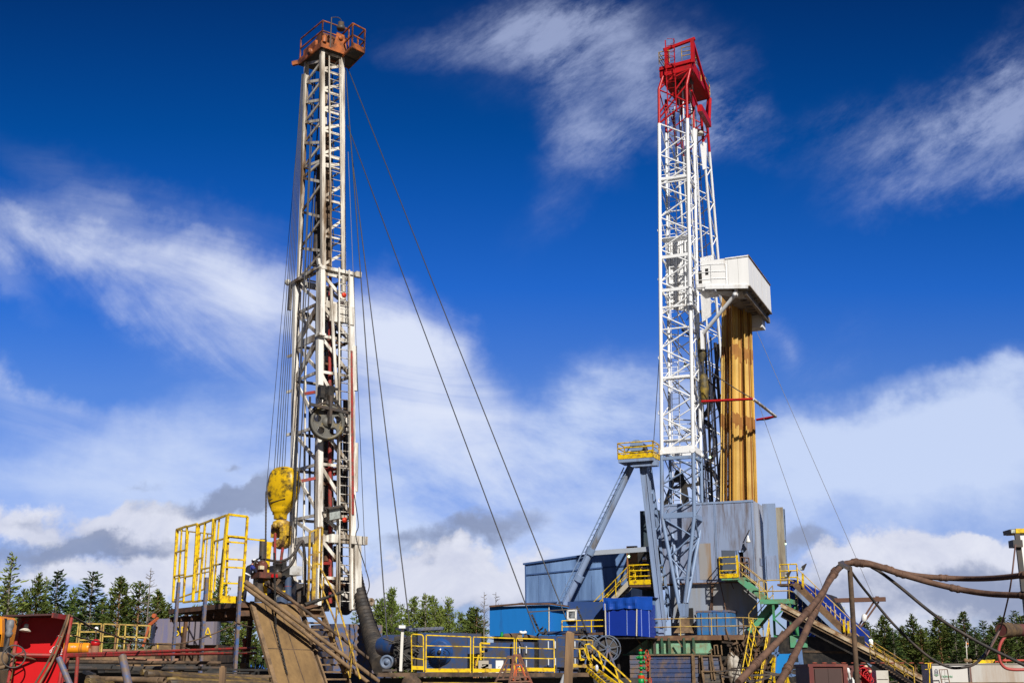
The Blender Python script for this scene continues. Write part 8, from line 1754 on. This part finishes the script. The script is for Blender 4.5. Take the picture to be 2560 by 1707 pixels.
def make_tree(kind, h, seed):
    rnd = random.Random(seed); tr = MB(); cr = MB()
    bend = Vector((rnd.uniform(-.3,.3), rnd.uniform(-.3,.3), 0)); ctr = lambda t: Vector((0,0,h*t)) + bend*math.sin(t*2.2)*t
    r0 = h*.011
    tr.path([ctr(i/10) for i in range(11)], r0, 7, rf=lambda t: r0*(1 - .9*t) + .012)
    if kind == 'dead':
        for k in range(46):
            t = rnd.uniform(.3, .98); p = ctr(t); a = rnd.uniform(0, 2*PI); L = (1.05 - t)*h*.2*rnd.uniform(.5,1.2) + .25; d = Vector((math.cos(a), math.sin(a), rnd.uniform(.05,.7)))
            q = p + d*L; tr.path([p, p.lerp(q, .5) + Vector((0,0,-.05*L)), q], .02, 4, rf=lambda t_: .03*(1 - .8*t_) + .006)
            for j in range(4): s_ = p.lerp(q, rnd.uniform(.3,1)); tr.tube(s_, s_ + Vector((rnd.uniform(-.4,.4), rnd.uniform(-.4,.4), rnd.uniform(.0,.5)))*L*.5, .009, 3)
        return tr, None
    base_, wid, dens, s, flat = dict(pine=(.36, .14, 1.1, .36, .3), spruce=(.14, .185, 1.5, .34, -.15), larch=(.2, .135, .85, .32, .1), scraggy=(.5, .12, .6, .36, .25), tall=(.52, .115, .9, .36, .25), birch=(.2, .17, 1.0, .3, .55))[kind]
    nb = int(74*dens)
    for k in range(nb):
        t = base_ + (1 - base_)*((k + rnd.random())/nb)**.92; u = (t - base_)/(1 - base_)
        if kind == 'birch': prof = (math.sin(min(1, .12 + u)*PI*.93)**.7)*(.75 + .25*math.sin(k*1.7)) + .05
        elif kind in ('pine', 'tall', 'scraggy'): prof = (math.sin(min(1, u*1.35 + .22)*PI*.62)**.8)*(1 - u**1.9) + .05
        else: prof = (1 - u)**.85*(.55 + .45*min(1, u*6)) + .04
        L = h*wid*prof*rnd.uniform(.55, 1.25); a = k*2.4 + rnd.uniform(-.5,.5); el = flat + (.55*u) + rnd.uniform(-.15,.2); d = Vector((math.cos(a)*math.cos(el), math.sin(a)*math.cos(el), math.sin(el)))
        p = ctr(t); q = p + d*L; tr.path([p, p.lerp(q, .55) - Vector((0,0,.04*L)), q], .02, 4, rf=lambda t_: .028*(1 - .8*t_) + .006)
        nt_ = max(4, int(L*32*(1.0 if kind != 'larch' else .8)))
        for j in range(nt_):
            w_ = rnd.uniform(.28, 1.05)**.8; c = p.lerp(q, min(w_, 1.03)) + Vector((rnd.gauss(0,1), rnd.gauss(0,1), rnd.gauss(0,.5)))*(.09 + .11*L*w_)
            tuft(cr, c, d, rnd, s*rnd.uniform(.6,1.15))
    for j in range(14): tuft(cr, ctr(1) - Vector((0,0,rnd.uniform(0,.9))), Vector((0,0,1)), rnd, s*.8)
    return tr, cr
PROTO = {}
def proto(key, kind, seed, mt, bark):
    tr, cr = make_tree(kind, 12., seed); a = tr.build('trunk', bark); b = cr.build('crown', mt) if cr else None
    PROTO[key] = (a.data, b.data if b else None); bpy.data.objects.remove(a)
    if b: bpy.data.objects.remove(b)
proto('pine1', 'pine', 1, mPINE, mTRP); proto('pine2', 'pine', 2, mPINE, mTRP); proto('tall1', 'tall', 3, mPINE, mTRP); proto('tall2', 'tall', 13, mPINE, mTRP); proto('spruce1', 'spruce', 4, mSPR, mTRG); proto('spruce2', 'spruce', 5, mSPR, mTRG); proto('larch1', 'larch', 6, mLAR, mTRG); proto('larch2', 'larch', 7, mLAR, mTRG); proto('scraggy1', 'scraggy', 8, mPINE, mTRP); mBIR = leafmat('birch_leaves', (.085,.13,.02), (.19,.23,.045)); proto('birch1', 'birch', 21, mBIR, mTRG); proto('birch2', 'birch', 22, mBIR, mTRG); proto('dead1', 'dead', 9, None, mTRG); proto('dead2', 'dead', 10, None, mTRG)
rt_ = random.Random(77)
def tree(key, px, py, Y, label, group, name='pine_tree', wide=1.0):
    wide *= rt_.uniform(1.12, 1.42) if 'dead' not in key else 1
    p = at(px, py, Y); h = p.z; s = h/12.
    o = bpy.data.objects.new(name, None); COL.objects.link(o); o.location = (p.x, Y, 0); o.rotation_euler = (0, 0, rt_.uniform(0, 6.28)); o.scale = (s*wide, s*wide, s); tag(o, label, 'tree', group)
    for nm, me in zip(('trunk', 'crown'), PROTO[key]):
        if me: c = bpy.data.objects.new(nm, me); COL.objects.link(c); c.parent = o
GL, GM, GR = 'trees behind the left rig', 'trees behind the blue skid', 'pine wood right of the derrick'
LT = [('larch1', 130, 495, 100, 'tallest shaggy pale green larch at the far left'), ('spruce1', 515, 632, 108, 'dark pointed spruce left of the tank guard rail'), ('pine1', 320, 672, 104, 'dark bushy pine behind the red fire panel'), ('spruce2', 785, 645, 105, 'dark broad pointed conifer in the middle of the left trees'), ('tall1', 1005, 684, 98, 'slim pine with a long bare orange trunk and a small round crown'), ('dead1', 1265, 600, 108, 'bare grey dead tree with a few branches left of the yellow cage'), ('scraggy1', 1190, 720, 112, 'thin half bare pine beside the dead tree')]
for k, x, y, Y, lab in LT: tree(k, *k1(x, y), Y, lab, None, wide=1.0 if k != 'spruce2' else 1.15)
def many(f, lst, lab, grp, Y0, Y1, kinds, jit=0):
    for x, y in lst: tree(rt_.choice(kinds), *f(x, y + rt_.uniform(-jit, jit)), rt_.uniform(Y0, Y1), lab, grp)
many(k1, [(40, 760), (410, 705), (230, 800), (640, 800), (560, 960), (880, 850), (700, 900), (940, 930), (1130, 880), (1310, 822), (1360, 870), (1440, 905), (1060, 960), (480, 900), (80, 900), (1560, 960), (1650, 940), (1830, 720), (1780, 900), (1900, 960), (2000, 900), (2080, 960), (1700, 990), (1500, 980)], 'one of the mixed dark green trees crowded behind the left rig', GL, 112, 132, ['pine1', 'pine2', 'larch1', 'birch1', 'birch2', 'larch2', 'spruce1', 'scraggy1', 'birch1'], 25)
many(k2, [(960, 1030), (1010, 1060), (1050, 1030), (1130, 968), (1190, 1060), (1270, 1015), (1350, 990), (1400, 1020), (900, 1050)], 'one of the fresh green trees between the air duct and the blue tank', GM, 112, 130, ['larch1', 'larch2', 'birch1', 'birch2'], 10)
many(k3, [(95, 555), (160, 690), (320, 628), (410, 588), (490, 635), (560, 720), (650, 655), (600, 760), (730, 770), (800, 850), (20, 690), (250, 800), (380, 760), (520, 800), (680, 820), (890, 700), (860, 800), (930, 830)], 'one of the fresh green trees behind the dark blue tank', GM, 112, 130, ['larch1', 'larch2', 'birch2', 'pine2', 'birch1', 'birch2'], 10)
tree('dead2', *k3(980, 545), 108, 'bare grey dead tree left of the sky blue cabin, the taller of two', None); tree('dead1', *k3(1100, 545), 118, 'smaller bare dead tree just left of the sky blue cabin', None); tree('scraggy1', *k3(900, 700), 112, 'thin ragged tree left of the dead tree by the sky blue cabin', None)
many(k5, [(700, 1060), (760, 1010), (830, 1080), (910, 955), (1000, 1080), (1090, 1040), (1180, 950), (1250, 1075), (1310, 1060), (1420, 950), (1480, 1020), (1560, 990), (1650, 918), (1740, 1060), (1830, 1000), (1900, 1050), (2000, 960), (2110, 908), (2190, 960), (2260, 900), (2330, 980)], 'one of the dark pines with long bare trunks in the wood at right', GR, 100, 116, ['tall1', 'tall2', 'pine1', 'tall2', 'tall1', 'spruce2'], 6)
many(k5, [(x, rt_.uniform(1080, 1170)) for x in range(680, 2360, 84)], 'one of the dark pines with long bare trunks in the wood at right', GR, 116, 136, ['tall1', 'tall2'], 6)
# the wood behind, one mass
m = MB(); rnd = random.Random(31)
for x0, x1, hmx, Y0 in ((-75, 5, 6.6, 142), (38, 85, 7.0, 146)):
    for k in range(9000):
        x = rnd.uniform(x0, x1); y = Y0 + rnd.uniform(0, 9); top = hmx*(.72 + .3*mnoise.noise(Vector((x*.12, y*.1, 0))) + .16*mnoise.noise(Vector((x*.6, y*.3, 3))))
        z = top*rnd.random()**.7; tuft(m, Vector((x, y, z)), Vector((0,0,1)), rnd, .75)
o = m.build('distant_wood', leafmat('far_wood_needles', (.016,.032,.010), (.045,.065,.018))); o['kind'] = 'stuff'; o['label'] = 'dark mass of distant wood behind the separate trees'
rebase_all()
